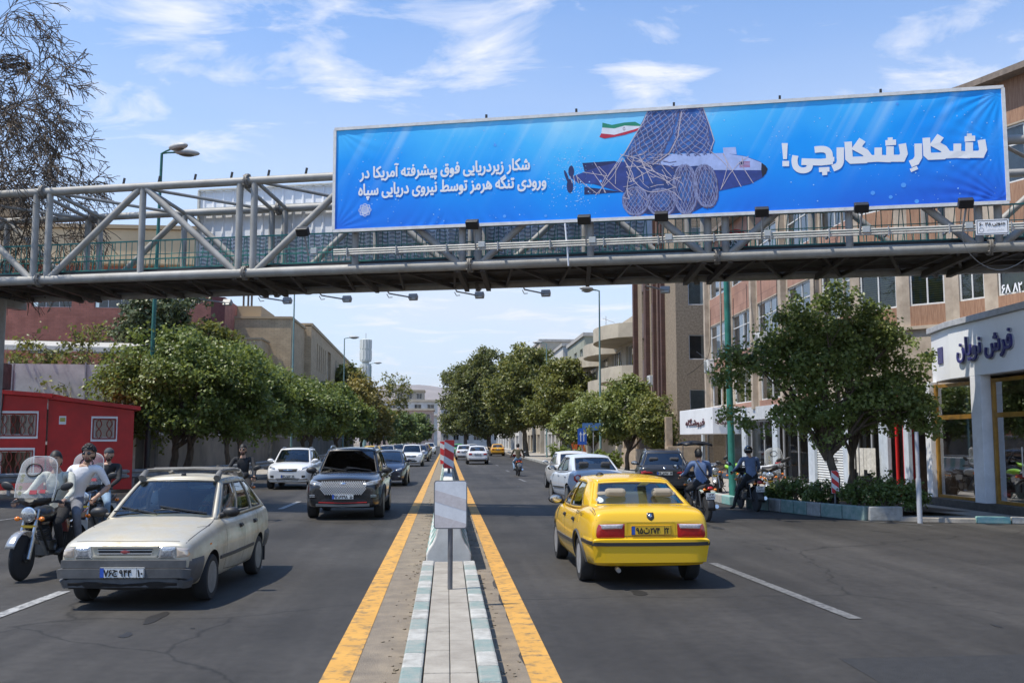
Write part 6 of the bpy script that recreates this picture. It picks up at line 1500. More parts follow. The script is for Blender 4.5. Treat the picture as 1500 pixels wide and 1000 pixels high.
  def fr(u,v):
   A=belt(1);B=rail(1);x=u*lerp(A.x,B.x,v);y=lerp(A.y,B.y,v)-lerp(br_,br_*.6,v)*(1-u*u);z=lerp(A.z+(zb(max(top[0][0],A.y-br_))-zb(A.y))*(1-u*u),B.z+cr*.5*(1-u*u),v);return Vector((x,y,z))
  pr=c.get('pillar_r',.90);patch(lambda u,v:fr(-u,v),refine([-1,-pr,pr,1],.12),refine([0,c.get('r0',.06),c.get('r1',.92),1],.2),[(-pr,pr,c.get('r0',.06),c.get('r1',.92))])
  def fo(u,v):
   B=rail(v);x=u*B.x;k=1-u*u
   y=lerp(rf+bf*.55*k,rr-br_*.6*k,v);return Vector((x,y,B.z+cr*(.5+.5*math.sin(math.pi*v))*k))
  patch(fo,refine([-1,1],.12),refine([0,1],.1),[])
  o=mb.build('cabin',s.pm,s.t,clean=True);me=o.data;me.polygons.foreach_set('use_smooth',[True]*len(me.polygons));me.set_sharp_from_angle(angle=R(40))
  so=o.modifiers.new('thick','SOLIDIFY');so.thickness=.028;so.offset=-1
  s.cab=o;s.belt=belt;s.rail=rail
  nw=len(wins)
  for i,g in enumerate(gl):
   nm='side_window' if i<2*nw else('windscreen' if i==2*nw else 'rear_window');w_=g.build(nm,s.gm if i==2*nw or not c.get('dark_rear')else CGD,s.t,smooth=60)
   if i==2*nw:s.ws=w_
  seal.build('window_seals',DKGREY,s.t)
  zf=zb((wb+rb)/2)-.42;d=MB();d.box(-W+.12,W-.12,wb-.75,wb-.2,zb(wb)-.25,zb(wb)-.03);d.build('dashboard',DKGREY,s.t,bevel=.06)
  st=c.get('seatm',SEAT)
  for sx in(-.36,.36):
   m_=MB();yb=wb-1.55;m_.cbox((sx,yb+.15,zf+.12),.48,.5,.16);m_.cbox((sx,yb-.13,zf+.42),.46,.14,.62,Matrix.Rotation(R(-14),3,'X'));m_.cbox((sx,yb-.25,zf+.78),.25,.09,.17,Matrix.Rotation(R(-10),3,'X'));m_.build('seat',st,s.t,bevel=.05)
  m_=MB();yb=max(rb+.35,wb-2.55);m_.cbox((0,yb-.05,zf+.40),1.15,.16,.58,Matrix.Rotation(R(-16),3,'X'))
  for sx in(-.33,.33):m_.cbox((sx,yb-.18,zf+.68),.30,.10,.12,Matrix.Rotation(R(-12),3,'X'))
  m_.build('rear_bench',st,s.t,bevel=.05)
  m_=MB();M0=Matrix.Translation((-.36,wb-.88,zb(wb)-.02))@Matrix.Rotation(R(65),4,'X');m_.tube([M0@Vector((.185*math.cos(a),.185*math.sin(a),0))for a in[2*math.pi*i/20 for i in range(21)]],.016,6);m_.tube([M0@Vector((-.18,0,0)),M0@Vector((.18,0,0))],.018,5);m_.tube([M0@Vector((0,0,0)),M0@Vector((0,0,-.3))],.025,5);m_.build('steering_wheel',BLACK,s.t)
  m_=MB();m_.cbox((0,lerp(wb,rf,.82)-.05,lerp(zb(wb),zr,.80)),.22,.03,.07);m_.build('rear_view_mirror',BLACK,s.t)
 def wheels(s):
  S=s.S;r=S['wr'];wd=S.get('ww',.19);sp=S.get('spokes',5)
  for yy in(S['ya'],S['yb']):
   for sg in(-1,1):
    Mx=Matrix.Translation((sg*(S['track']/2),yy,r))@Matrix.Rotation(R(90*sg),4,'Y');h=wd/2;ri=r*S.get('rim',.66)
    o=MB();o.lathe([(ri,-h),(r*.93,-h),(r*.985,-h*.78),(r,-h*.45),(r,h*.45),(r*.985,h*.78),(r*.93,h),(ri,h*.98),(ri*.97,h*.6),(ri*.97,-h*.8)],36,Mx);w=o.build('wheel',RUBBER,s.t,smooth=40)
    q=MB();q.mat(1).lathe([(ri*.985,h*.95),(ri*.92,h*.82),(ri*.9,h*.2),(0,h*.15)],32,Mx);q.mat(0)
    for k in range(sp):
     a=2*math.pi*k/sp+.3
     for da in((-.13,.13)if sp<=6 else(0,)):
      c1=Vector((ri*.16*math.cos(a),ri*.16*math.sin(a),h*.72));c2=Vector((ri*.95*math.cos(a+da),ri*.95*math.sin(a+da),h*.80));q.beam(Mx@c1,Mx@c2,ri*.13,h*.35)
    q.lathe([(ri*.24,h*.5),(ri*.22,h*.86),(0,h*.9)],16,Mx);q.lathe([(ri*.985,h*.97),(ri*.90,h*.90),(ri*.89,h*.5)],32,Mx);rm=q.build('rim',[S.get('rimm',RIMM),DKGREY],w,smooth=35)
    if s.lod>1:q=MB();q.lathe([(ri*.55,h*.3),(ri*.2,h*.3)],24,Mx);q.build('brake_disc',STEEL,w)
 def hit(s,p,d,which=None):
  best=None
  for b in((s.bvh,s.bvc)if which is None else(which,)):
   loc,nrm,i,dist=b.ray_cast(Vector(p),Vector(d))
   if loc is not None and(best is None or dist<best[2]):best=(loc,nrm,dist)
  return best
 def proj(s,a,b,view,which=None):
  """point of the body seen from view at front coordinates (a, b)"""
  if view=='front':p,d=(a,5,b),(0,-1,0)
  elif view=='rear':p,d=(a,-5,b),(0,1,0)
  elif view=='right':p,d=(5,a,b),(-1,0,0)
  elif view=='left':p,d=(-5,a,b),(1,0,0)
  else:p,d=(a,b,5),(0,0,-1)
  return s.hit(p,d,which)
 def applique(s,poly,view,name,m,h=.012,rings=4,parent=None,mirror=False,sub=6,edge=-.004,smooth=50):
  """a piece whose outline is given in the view plane, laid on the body and raised by h"""
  for sg in((1,-1)if mirror else(1,)):
   pl=[(x*sg,y)for x,y in poly];pts=[]
   for p,q in zip(pl,pl[1:]+pl[:1]):pts+=[(lerp(p[0],q[0],i/sub),lerp(p[1],q[1],i/sub))for i in range(sub)]
   area=sum(p[0]*q[1]-q[0]*p[1]for p,q in zip(pl,pl[1:]+pl[:1]))
   cx=sum(p[0]for p in pts)/len(pts);cy=sum(p[1]for p in pts)/len(pts);mb=MB();V=[];d={'front':(0,1,0),'rear':(0,-1,0),'right':(1,0,0),'left':(-1,0,0),'top':(0,0,1)}[view];d=Vector(d);last=None;n=len(pts)
   for r in range(rings+1):
    k=1-r/rings if r<rings else 0.0;k=k if r else 1.0
    for x,y in([(lerp(cx,x,k),lerp(cy,y,k))for x,y in pts]if r<rings else[(cx,cy)]):
     hh=s.proj(x,y,view)
     if hh is None:loc,nn=(last or(Vector((0,0,0)),d))
     else:loc,nn=hh[0],hh[1]
     if hh is not None:last=(loc,nn)
     off=edge if r==0 else h*(.75 if r==1 else 1)
     V.append(loc+(nn*.5+d*.5)*off)
   F=[(r*n+i,r*n+(i+1)%n,(r+1)*n+(i+1)%n,(r+1)*n+i)for r in range(rings-1)for i in range(n)]+[((rings-1)*n+i,(rings-1)*n+(i+1)%n,rings*n)for i in range(n)]
   mb.add(V,F);o=mb.build(name,m,parent or s.t,smooth=smooth,clean=True)
  return o
 def band(s,pts,view,w,name,m,h=.01,parent=None,mirror=False,sub=6,build=True,thick=None):
  """a strip following the body along points in the view plane; w across in the view's vertical (or along for upright ones)"""
  out=None
  for sg in((1,-1)if mirror else(1,)):
   P=[]
   vw=view if sg>0 else{'right':'left','left':'right'}.get(view,view)
   for p,q in zip(pts,pts[1:]):P+=[(lerp(p[0],q[0],i/sub),lerp(p[1],q[1],i/sub))for i in range(sub)]
   P.append(pts[-1])
   if view in('front','rear','top'):P=[(x*sg,y)for x,y in P]
   C_=[]
   for x,y in P:
    hh=s.proj(x,y,vw)
    if hh:C_.append((hh[0],hh[1]))
   mb=MB()
   rows=[]
   for i,(c,nn)in enumerate(C_):
    t=(C_[min(i+1,len(C_)-1)][0]-C_[max(i-1,0)][0]);
    if t.length<1e-6:continue
    t.normalize();b=nn.cross(t).normalized();rows.append([c-b*w/2-nn*.004,c-b*w/2*.9+nn*h,c+b*w/2*.9+nn*h,c+b*w/2-nn*.004])
   if len(rows)>1:mb.grid(rows);out=mb.build(name,m,parent or s.t,smooth=35)
  return out
 def gaps(s,lines,view,w=.008,name='panel_gaps',mirror=False,m=None):
  mb=MB()
  views=[(view,1)]+([({'right':'left','left':'right'}.get(view,view),-1)]if mirror else[])
  for vw,sg in views:
   for pts in lines:
    rows=[];C_=[]
    for p,q in zip(pts,pts[1:]):
     for i in range(8):
      x,y=lerp(p[0],q[0],i/8),lerp(p[1],q[1],i/8)
      if view in('front','rear','top'):x*=sg
      hh=s.proj(x,y,vw)
      if hh:C_.append(hh)
    for i,c in enumerate(C_):
     t=C_[min(i+1,len(C_)-1)][0]-C_[max(i-1,0)][0]
     if t.length<1e-6:continue
     t.normalize();b=c[1].cross(t).normalized();rows.append([c[0]-b*w/2+c[1]*.0015,c[0]+b*w/2+c[1]*.0015])
    if len(rows)>1:mb.grid(rows)
  if mb.v:mb.build(name,m or GAP,s.t)
 def plate(s,view,z,parts,w=.50,h=.115,ym=PLATEW,x=0.0,off=.02):
  """number plate with a blue end strip; parts = [(text, centre, width)]"""
  hh=s.proj(x,z,view);y=hh[0].y;sg=1 if view=='front' else-1
  M0=Matrix(((-1 if sg>0 else 1,0,0,x),(0,0,sg*1.0,y+sg*off),(0,1,0,z),(0,0,0,1)))
  o=MB();o.prism(rounded(w,h,.008,2),-.02,0,M0);p=o.build('number_plate',ym,s.t)
  o=MB();o.prism([(-w/2+.004,-h/2+.004),(-w/2+.05,-h/2+.004),(-w/2+.05,h/2-.004),(-w/2+.004,h/2-.004)],0,.0015,M0);o.build('blue_strip',PLATEB,p)
  o=MB();q=rounded(w-.008,h-.008,.006,2);o.merge(xform(stroke(q+[q[0]],.005,.0018),M0));o.merge(xform(stroke([(w*.33,-h/2),(w*.33,h/2)],.004,.0018),M0))
  for tx,c,ww in parts:
   tm=text_mb(tx if tx[0]in '۰۱۲۳۴۵۶۷۸۹' else shape(tx),ww,h*.62,.0035);o.merge(xform(tm,M0@Matrix.Translation((c,-.004,.002))))
  o.build('characters',INK,p)
 def mirror(s,y,z,w=.20,m=None,arm=.08,h=.14):
  for sg in(-1,1):
   b=s.belt(.02);x0=abs(s.belt(.1).x)-.02
   o=MB();o.ellipsoid((sg*(x0+arm+w*.45),y,z),w*.55,.075,h*.5,16,10);o.v=[(p[0],max(p[1],y-.05),p[2])for p in o.v];o.tube([(sg*x0,y+.02,z-h*.35),(sg*(x0+arm+.04),y,z-h*.2)],[.04,.03],8);mo=o.build('wing_mirror',m or s.pm,s.t,smooth=60)
   q=MB();q.ellipsoid((sg*(x0+arm+w*.45),y-.052,z),w*.46,.004,h*.40,16,6);q.build('mirror_glass',mat('mirror_glass',(.5,.5,.5),.04,metal=1.0),mo,smooth=60)
 def handles(s,ys,z,m=None,w=.17):
  for vw,sg in(('right',1),('left',-1)):
   for y in ys:
    hh=s.proj(y,z,vw)
    if hh:o=MB();o.cbox((hh[0].x+sg*.018,y,z),.03,w,.032);o.cbox((hh[0].x+sg*.006,y,z),.02,w*1.25,.055);o.build('door_handle',m or s.pm,s.t,bevel=.008)
 def wipers(s):
  o=MB()
  for sx in(-.35,.25):
   pts=[]
   for i in range(6):
    hh=s.hit((sx+.55*i/5-.1,s.S['cab']['wb']+.6,lerp(catmull(s.S['top'],s.S['cab']['wb'])+.06,catmull(s.S['top'],s.S['cab']['wb'])+.11,i/5)),(0,-1,0))
   me=s.ws.data;
  z0=catmull(s.S['top'],s.S['cab']['wb'])
  bm=bmesh.new();bm.from_mesh(s.ws.data);bv=BVHTree.FromBMesh(bm);bm.free()
  for sx in(-.55,.05):
   pts=[]
   for i in range(8):
    h=bv.ray_cast(Vector((sx+.60*i/7,5,z0+.055+.012*i)),Vector((0,-1,0)))
    if h[0]:pts.append(h[0]+h[1]*(.014 if h[1].y>0 else-.014))
   if len(pts)>2:o.tube(pts,.010,5);o.tube([pts[len(pts)//2]+Vector((0,.02,.01)),pts[-1]+Vector((.05,.10,-.05))],.009,5)
  if o.v:o.build('wipers',BLACK,s.t)
def pride():
 S=dict(top=[(-1.98,.86),(-1.93,.93),(-1.75,.955),(-1.2,.945),(0,.925),(.62,.93),(.80,.915),(1.3,.855),(1.72,.785),(1.86,.755),(1.92,.735)],hw=[(-1.98,.72),(-1.85,.76),(-1.2,.80),(0,.803),(1.1,.795),(1.6,.765),(1.84,.735),(1.92,.71)],bot=[(-1.98,.38),(-1.7,.25),(-1,.20),(1.1,.20),(1.7,.22),(1.92,.26)],crown=.045,tuck=.05,ya=1.17,yb=-1.17,wr=.272,track=1.40,ww=.165,rim=.70,spokes=6,rimm=mat('hubcap',(.20,.205,.21),.5,metal=.3,var=.3),cab=dict(w=.735,wr=.565,z=1.40,wb=.72,rf=-.02,rr=-1.10,rb=-1.62,wins=[(.05,.30),(.34,.66),(.70,.92)],zrf=1.385,zrr=1.375,bulge_f=.15,bulge_r=.08,arch=.02,crown=.05,pillar_f=.93,v0=.06,v1=.88,seal=.018))
 c=Car('silver_hatchback','dusty silver old hatchback with roof rack at the front left','car',-3.44,13.27,R(180-2.8),S,paint('dusty_silver',(.50,.475,.40),.35,.30,.75,(.38,.32,.21)))
 g=c.applique
 for z0,z1,h in((.47,.56,.055),(.36,.47,.075),(.26,.36,.06)):
  c.band([(-.69,(z0+z1)/2),(-.6,(z0+z1)/2),(0,(z0+z1)/2),(.6,(z0+z1)/2),(.69,(z0+z1)/2)],'front',z1-z0+.004,'front_bumper',BUMPG,h,sub=8)
 for vw in('right','left'):
  g([(1.53,.30),(1.60,.26),(1.90,.27),(1.905,.56),(1.50,.56),(1.505,.46)],vw,'front_bumper',BUMPG,.03,edge=.0,smooth=30);g([(-1.95,.34),(-1.6,.30),(-1.52,.36),(-1.50,.50),(-1.50,.58),(-1.95,.60)],vw,'rear_bumper',BUMPG,.035,edge=.0,smooth=30)
 g([(-.33,.605),(.33,.605),(.35,.69),(-.35,.69)],'front','grille',GRIL,.006);
 for z in(.628,.668):c.band([(-.31,z),(0,z),(.31,z)],'front',.013,'grille_bar',mat('silver_bar',(.45,.44,.42),.4,metal=.3),.016)
 c.band([(-.37,.70),(0,.70),(.37,.70)],'front',.022,'grille_frame',c.pm,.022);c.band([(-.36,.595),(0,.595),(.36,.595)],'front',.02,'grille_frame',c.pm,.02)
 g([(.065*math.cos(a),.648+.036*math.sin(a))for a in[2*math.pi*i/12 for i in range(12)]],'front','badge',mat('badge_red',(.30,.05,.05),.3,coat=.5),.018,sub=2)
 g([(.37,.572),(.565,.572),(.565,.70),(.385,.705)],'front','headlight',LENS,.03,mirror=True,edge=.004,smooth=30);g([(.57,.575),(.705,.585),(.72,.61),(.705,.685),(.57,.698)],'front','corner_light',mat('corner_lens',(.60,.50,.40),.1,metal=.4,coat=1),.014,mirror=True)
 for sg in(1,-1):o=MB();hh=c.proj(sg*.47,.63,'front');o.lathe([(.055,0),(.05,.012),(.02,.02),(0,.022)],18,Matrix.Translation(hh[0]+Vector((0,.005,0)))@Matrix.Rotation(R(-90),4,'X'));o.build('reflector',CHROME,c.t,smooth=50)
 c.plate('front',.425,[('۷۶',-.155,.09),('ج',-.075,.055),('۹۴۴',.04,.13),('۱۰',.205,.055)],w=.50,h=.115,off=.085)
 c.band([(-.6,.30),(0,.29),(.6,.30)],'front',.08,'air_intake',GRIL,.065)
 c.gaps([[(.60,.30),(.60,.93)],[(-.28,.22),(-.28,.93)],[(-1.02,.30),(-1.0,.75),(-1.16,.93)],[(.60,.30),(-.28,.24),(-1.0,.30)]],'right',mirror=True)
 c.gaps([[(.66,.7),(.70,.2+.9),(.60,1.3)],[(-.66,.7),(-.70,1.1),(-.60,1.3)]],'top',.007)
 c.gaps([[(-.66,1.84),(0,1.86),(.66,1.84)],[(.66,1.84),(.69,1.2),(.68,.80)],[(-.66,1.84),(-.69,1.2),(-.68,.80)]],'top',.008)
 for vw in('right','left'):c.band([(1.0,.47),(.2,.46),(-1.3,.47)],vw,.045,'side_moulding',DKGREY,.014)
 c.handles((-.10,-.85),.78,BLACK,.11);c.mirror(.58,1.0,.20,BLACK,.05,.13);c.wipers()
 g([(1.24,.66),(1.30,.66),(1.30,.685),(1.24,.685)],'right','side_repeater',AMBER,.012,sub=3);g([(1.24,.66),(1.30,.66),(1.30,.685),(1.24,.685)],'left','side_repeater',AMBER,.012,sub=3)
 o=MB()
 for sg in(-1,1):
  pts=[c.rail(t)for t in(.08,.3,.6,.95)];pts=[Vector((sg*(p.x-.05),p.y,p.z+.10))for p in pts];o.tube(pts,.022,8)
  for t,w in((.06,1),(.98,1)):
   p=c.rail(t);q=Vector((sg*(p.x-.05),p.y,p.z+.09));o.tube([q,Vector((q.x,q.y+(.14 if t<.5 else-.14),p.z+.01))],[.035,.05],8)
 for t in(.15,.42,.70,.93):
  p=c.rail(t);o.tube([(-(p.x-.05),p.y,p.z+.115),(0,p.y,p.z+.125),(p.x-.05,p.y,p.z+.115)],.016,6)
 o.build('roof_rack',mat('rack_grey',(.15,.145,.135),.6,var=.4,vs=9),c.t,smooth=50)
 o=MB();hh=c.hit((.0,-.12,3),(0,0,-1));o.lathe([(.035,0),(.03,.03),(.012,.04),(0,.04)],12,Matrix.Translation(hh[0]));o.build('aerial_base',BLACK,c.t)
 for sg in(-1,1):
  o=MB();o.box(sg*.70-.09,sg*.70+.09,-1.52,-1.50,.16,.36);o.build('mud_flap',RUBBER,c.t)
 return c
PRIDE=pride();PRIDE.t.scale=(.975,.975,.975)
def taxi():
 S=dict(top=[(-2.33,.90),(-2.28,.985),(-2.1,1.03),(-1.6,1.045),(-1.0,.98),(0,.945),(.9,.945),(1.1,.925),(1.6,.83),(2.0,.72),(2.13,.66)],hw=[(-2.33,.755),(-2.15,.80),(-1.6,.845),(-.6,.860),(.6,.858),(1.4,.835),(1.95,.76),(2.13,.69)],bot=[(-2.33,.34),(-2.1,.27),(-1,.20),(1.2,.20),(2.13,.25)],crown=.035,tuck=.07,ya=1.30,yb=-1.37,wr=.305,track=1.47,ww=.185,rim=.68,spokes=8,rimm=mat('taxi_wheel',(.45,.46,.47),.4,metal=.5,var=.2),cab=dict(w=.775,wr=.575,z=1.385,wb=1.03,rf=.22,rr=-1.0,rb=-1.72,wins=[(.05,.40),(.435,.78)],zrf=1.37,zrr=1.355,bulge_f=.2,bulge_r=.14,arch=.03,crown=.05,v0=.07,v1=.86,pillar_r=.885,r0=.10,r1=.90,seatm=SEATB,wrear=.70,ri=.42))
 c=Car('yellow_taxi','bright yellow taxi saloon seen from behind on the right carriageway','taxi',2.54,14.75,R(0.6),S,paint('taxi_yellow',(.74,.44,.012),.25),glassm=glass('taxi_glass',(.50,.60,.60),.9))
 g=c.applique
 c.band([(-.73,.50),(0,.50),(.73,.50)],'rear',.33,'rear_bumper',c.pm,.040,sub=10);c.band([(-.70,.36),(0,.35),(.70,.36)],'rear',.09,'rear_valance',c.pm,.025,sub=10)
 c.band([(-.745,.595),(-.6,.59),(0,.588),(.6,.59),(.745,.595)],'rear',.05,'bumper_strip',BLACK,.052,sub=8)
 for vw in('left','right'):
  c.band([(-2.31,.598),(-2.1,.602),(-1.80,.606)],vw,.05,'bumper_strip',BLACK,.028);c.band([(-.95,.50),(0,.48),(.88,.47)],vw,.06,'side_moulding',DKGREY,.016)
  g([(-2.31,.34),(-1.86,.32),(-1.78,.42),(-1.755,.54),(-1.76,.66),(-2.31,.67)],vw,'rear_bumper',c.pm,.018,edge=.0,smooth=30)
 L1=[(.335,.665),(.58,.66),(.72,.66),(.745,.70),(.735,.80),(.70,.855),(.33,.86)]
 g(L1,'rear','tail_light',TAIL,.014,mirror=True);g([(.36,.785),(.69,.775),(.70,.845),(.35,.85)],'rear','tail_light_clear',TAILW,.020,mirror=True,sub=4)
 g([(-.318,.64),(.318,.64),(.318,.87),(-.318,.87)],'rear','plate_recess',c.pm,-.012,edge=.002)
 c.plate('rear',.765,[('۹۵',-.155,.085),('ت',-.062,.075),('۲۷۴',.052,.12),('۲۲',.205,.06)],w=.53,h=.12,ym=PLATEY,off=.012)
 g([(-.05,1.0),(-.055,.93),(-.03,.90),(0,.885),(.03,.90),(.055,.93),(.05,1.0)],'rear','badge',mat('badge_dark',(.05,.045,.04),.3,metal=.5),.012,sub=3);g([(-.02,.98),(-.035,.94),(0,.915),(.03,.945),(.015,.985)],'rear','badge_emblem',CHROME,.018,sub=2)
 for sx,tx in((-.52,'EF7-CNG'),(.43,'SAMAND')):
  tm=text_mb(tx,.17,.022,.001);hh=c.proj(sx,.635,'rear');xform(tm,Matrix(((1,0,0,sx),(0,0,-1,hh[0].y-.012),(0,1,0,.625),(0,0,0,1))));tm.build('lettering',INK,c.t)
 c.gaps([[(.73,.95),(.742,1.02)],[(-.73,.95),(-.742,1.02)]],'rear',.008);
 c.gaps([[(-.72,-2.29),(-.705,-1.82)],[(.72,-2.29),(.705,-1.82)],[(-.705,-1.82),(0,-1.90),(.705,-1.82)]],'top',.009)
 c.gaps([[(-.32,.64),(-.32,.69)],[(.32,.64),(.32,.69)],[(-.76,.69),(0,.695),(.76,.69)]],'rear',.008)
 c.gaps([[(1.0,.30),(1.0,.94)],[(-.10,.25),(-.10,.95)],[(-1.06,.52),(-1.02,.75),(-1.22,.97)],[(1.0,.27),(-.9,.27)]],'left',mirror=True)
 for vw in('left','right'):g([(-1.50,.80),(-1.36,.80),(-1.36,.93),(-1.50,.93)],vw,'fuel_flap',c.pm,.004,sub=3)
 c.handles((-.02,-.98),.82,BLACK,.13);c.mirror(.86,1.0,.22,BLACK,.05,.15)
 o=MB()
 for k in range(13):
  y=-.95-k*.062
  for vw,sg in(('left',-1),('right',1)):
   for dz in((0,)if k%2 else(.022,)):
    hh=c.proj(y,.915+dz,vw)
    if hh:o.add([(hh[0].x+sg*.004,y-.03,.905+dz),(hh[0].x+sg*.004,y+.03,.905+dz),(hh[0].x-sg*.001,y+.03,.926+dz),(hh[0].x-sg*.001,y-.03,.926+dz)],[(0,1,2,3)if sg>0 else(3,2,1,0)])
 o.build('chequer_tape',INK,c.t)
 for vw,sg in(('left',-1),('right',1)):
  o=MB();pts=[]
  for i in range(15):
   a=math.pi*(i/14);y=S['yb']+(S['wr']+.085)*math.cos(a);z=S['wr']+(S['wr']+.085)*math.sin(a);hh=c.proj(y,z,vw)
   if hh:pts.append(hh[0]+Vector((sg*.004,0,0)))
  o.tube(pts,.022,6);o.build('arch_trim',DKGREY,c.t,smooth=50)
 bm=bmesh.new();o=[x for x in c.t.children if x.name.startswith('rear_window')][0];bm.from_mesh(o.data);bv=BVHTree.FromBMesh(bm);bm.free()
 for x,z,w,h,m,nm in((-.56,1.12,.11,.07,mat('sticker_white',(.65,.68,.66),.6),'round_sticker'),(.10,1.33,.13,.07,mat('sticker_green',(.50,.55,.38),.6),'paper_sticker')):
  q=MB();pts=ell(x,z,w/2,h/2,0,16)if nm[0]=='r' else[(x-w/2,z-h/2),(x+w/2,z-h/2),(x+w/2,z+h/2),(x-w/2,z+h/2)];V=[]
  for a,b in pts:hh=bv.ray_cast(Vector((a,-5,b)),Vector((0,1,0)));V.append((hh[0]+Vector((0,-.004,.002)))if hh[0]else Vector((a,-1.6,b)))
  q.add(V,[tuple(range(len(V)))]);q.build(nm,m,c.t)
 o=MB();hh=c.hit((.35,-1.72,3),(0,0,-1));o.tube([(-.5,-1.62,1.06),(.5,-1.62,1.06)],.012,5);o.build('rear_shelf_edge',DKGREY,c.t)
 o=MB();o.tube([(-.45,-2.28,.27),(-.45,-2.42,.26)],.03,10);o.build('exhaust',STEEL,c.t)
 return c
TAXI=taxi();TAXI.t.scale=(.955,.955,.955)
def suv_dark():
 S=dict(top=[(-2.2,.98),(-2.14,1.08),(-1.6,1.10),(0,1.05),(.8,1.06),(1.0,1.055),(1.5,1.02),(2.0,.93),(2.16,.86),(2.22,.80)],hw=[(-2.2,.80),(-2.0,.86),(-1.2,.905),(0,.91),(1.2,.91),(1.75,.89),(2.08,.83),(2.22,.76)],bot=[(-2.2,.42),(-1.9,.28),(-1,.24),(1.2,.24),(1.9,.26),(2.22,.30)],crown=.05,tuck=.06,ya=1.31,yb=-1.34,wr=.355,track=1.58,ww=.225,rim=.72,spokes=5,rimm=mat('dark_alloy',(.10,.10,.105),.35,metal=.6),gapw=.045,cab=dict(w=.80,wr=.62,z=1.64,wb=.98,rf=.20,rr=-1.55,rb=-2.0,wins=[(.05,.33),(.36,.64),(.67,.90)],zrf=1.62,zrr=1.60,bulge_f=.2,bulge_r=.12,arch=.03,crown=.05,dark_rear=True,v0=.06,v1=.86,pillar_f=.935))
 c=Car('dark_suv','dark grey sport utility car with a studded chrome grille coming towards the camera','car',-2.42,25.95,R(180),S,paint('graphite',(.022,.022,.024),.22,.3),glassm=glass('suv_glass',(.36,.40,.41),1.1))
 g=c.applique
 gp=[(-.44,.89),(-.54,.82),(-.48,.67),(-.37,.585),(.37,.585),(.48,.67),(.54,.82),(.44,.89)]
 g(gp,'front','grille',GRIL,.012,sub=4);o=MB()
 inside=lambda x,z:all(((b[0]-a[0])*(z-a[1])-(b[1]-a[1])*(x-a[0]))>-.004 for a,b in zip(gp,gp[1:]+gp[:1]))
 for r in range(10):
  for k in range(-12,13):
   x=k*.052+(r%2)*.026;z=.603+r*.031
   if inside(x,z):
    hh=c.proj(x,z,'front');M0=Matrix.Translation(hh[0]+Vector((0,.014,0)))@Matrix.Rotation(R(-90),4,'X')@Matrix.Rotation(math.atan2(x,1.4),4,'Z');o.lathe([(.024,0),(.015,.012),(0,.016)],4,M0)
 o.build('grille_studs',mat('satin_silver',(.55,.55,.55),.4,metal=.5),c.t)
 g([(.09*math.cos(a),.845+.035*math.sin(a))for a in[2*math.pi*i/14 for i in range(14)]],'front','badge',CHROME,.035,sub=2)
 g([(.50,.785),(.80,.84),(.84,.935),(.66,.91),(.48,.86)],'front','headlight',mat('silver_lens',(.34,.35,.36),.1,metal=.4,coat=1,var=.4,vs=30),.02,mirror=True,edge=.002)
 for sg in(1,-1):
  o=MB()
  for x,z in((.60,.845),(.69,.87)):hh=c.proj(sg*x,z,'front');o.cbox(hh[0]+Vector((0,.012,0)),.06,.02,.045)
  o.build('lamp_unit',LENS,c.t,bevel=.01)
  o=MB()
  for z in(.58,.545):hh=c.proj(sg*.74,z,'front');o.cbox(hh[0]+Vector((-sg*.03,.02,0)),.14,.03,.018,Matrix.Rotation(sg*-.3,3,'Z'))
  o.build('running_light',LENS,c.t,bevel=.005)
  g([(sg*.62,.50),(sg*.84,.51),(sg*.85,.62),(sg*.70,.63),(sg*.60,.56)],'front','fog_light_recess',GRIL,.006,sub=3)
 g([(-.58,.34),(.58,.34),(.66,.44),(.5,.50),(-.5,.50),(-.66,.44)],'front','air_intake',GRIL,.006);c.band([(-.56,.415),(0,.40),(.56,.415)],'front',.018,'red_trim',mat('trim_red',(.50,.02,.02),.35),.03);c.band([(-.62,.355),(0,.335),(.62,.355)],'front',.06,'skid_plate',mat('skid_grey',(.16,.16,.16),.4,metal=.4),.04)
 c.plate('front',.545,[('۹۲',-.155,.085),('ص',-.065,.07),('۲۹۸',.05,.125),('۵۰',.205,.06)],off=.05)
 for vw,sg in(('left',-1),('right',1)):
  for yy in(S['ya'],S['yb']):
   o=MB();pts=[]
   for i in range(17):
    a=math.pi*(1.06*i/16-.03);y=yy+(S['wr']+.075)*math.cos(a);z=S['wr']+(S['wr']+.075)*math.sin(a);hh=c.proj(y,z,vw)
    if hh:pts.append(hh[0])
   o.tube(pts,.035,6);o.build('arch_cladding',DKGREY,c.t,smooth=50)
  c.band([(-.95,.36),(0,.36),(.93,.36)],vw,.14,'sill_cladding',DKGREY,.02)
 c.gaps([[(.92,.35),(.92,1.0)],[(-.15,.35),(-.15,1.05)],[(-1.0,.62),(-1.0,.85),(-1.22,1.08)]],'right',mirror=True)
 c.gaps([[(-.78,2.02),(0,2.08),(.78,2.02)],[(.78,2.02),(.80,1.5),(.74,1.06)],[(-.78,2.02),(-.80,1.5),(-.74,1.06)]],'top',.009)
 c.handles((-.05,-1.05),.92);c.mirror(.82,1.12,.24,BLACK,.06,.16);c.wipers()
 o=MB()
 for sg in(-1,1):pts=[c.rail(t)for t in(.05,.3,.6,.95)];o.tube([Vector((sg*(p.x-.05),p.y,p.z+(.02 if i in(0,3)else.065)))for i,p in enumerate(pts)],.02,8)
 o.build('roof_rails',mat('rail_silver',(.40,.41,.42),.3,metal=.8),c.t,smooth=50)
 return c
suv_dark()
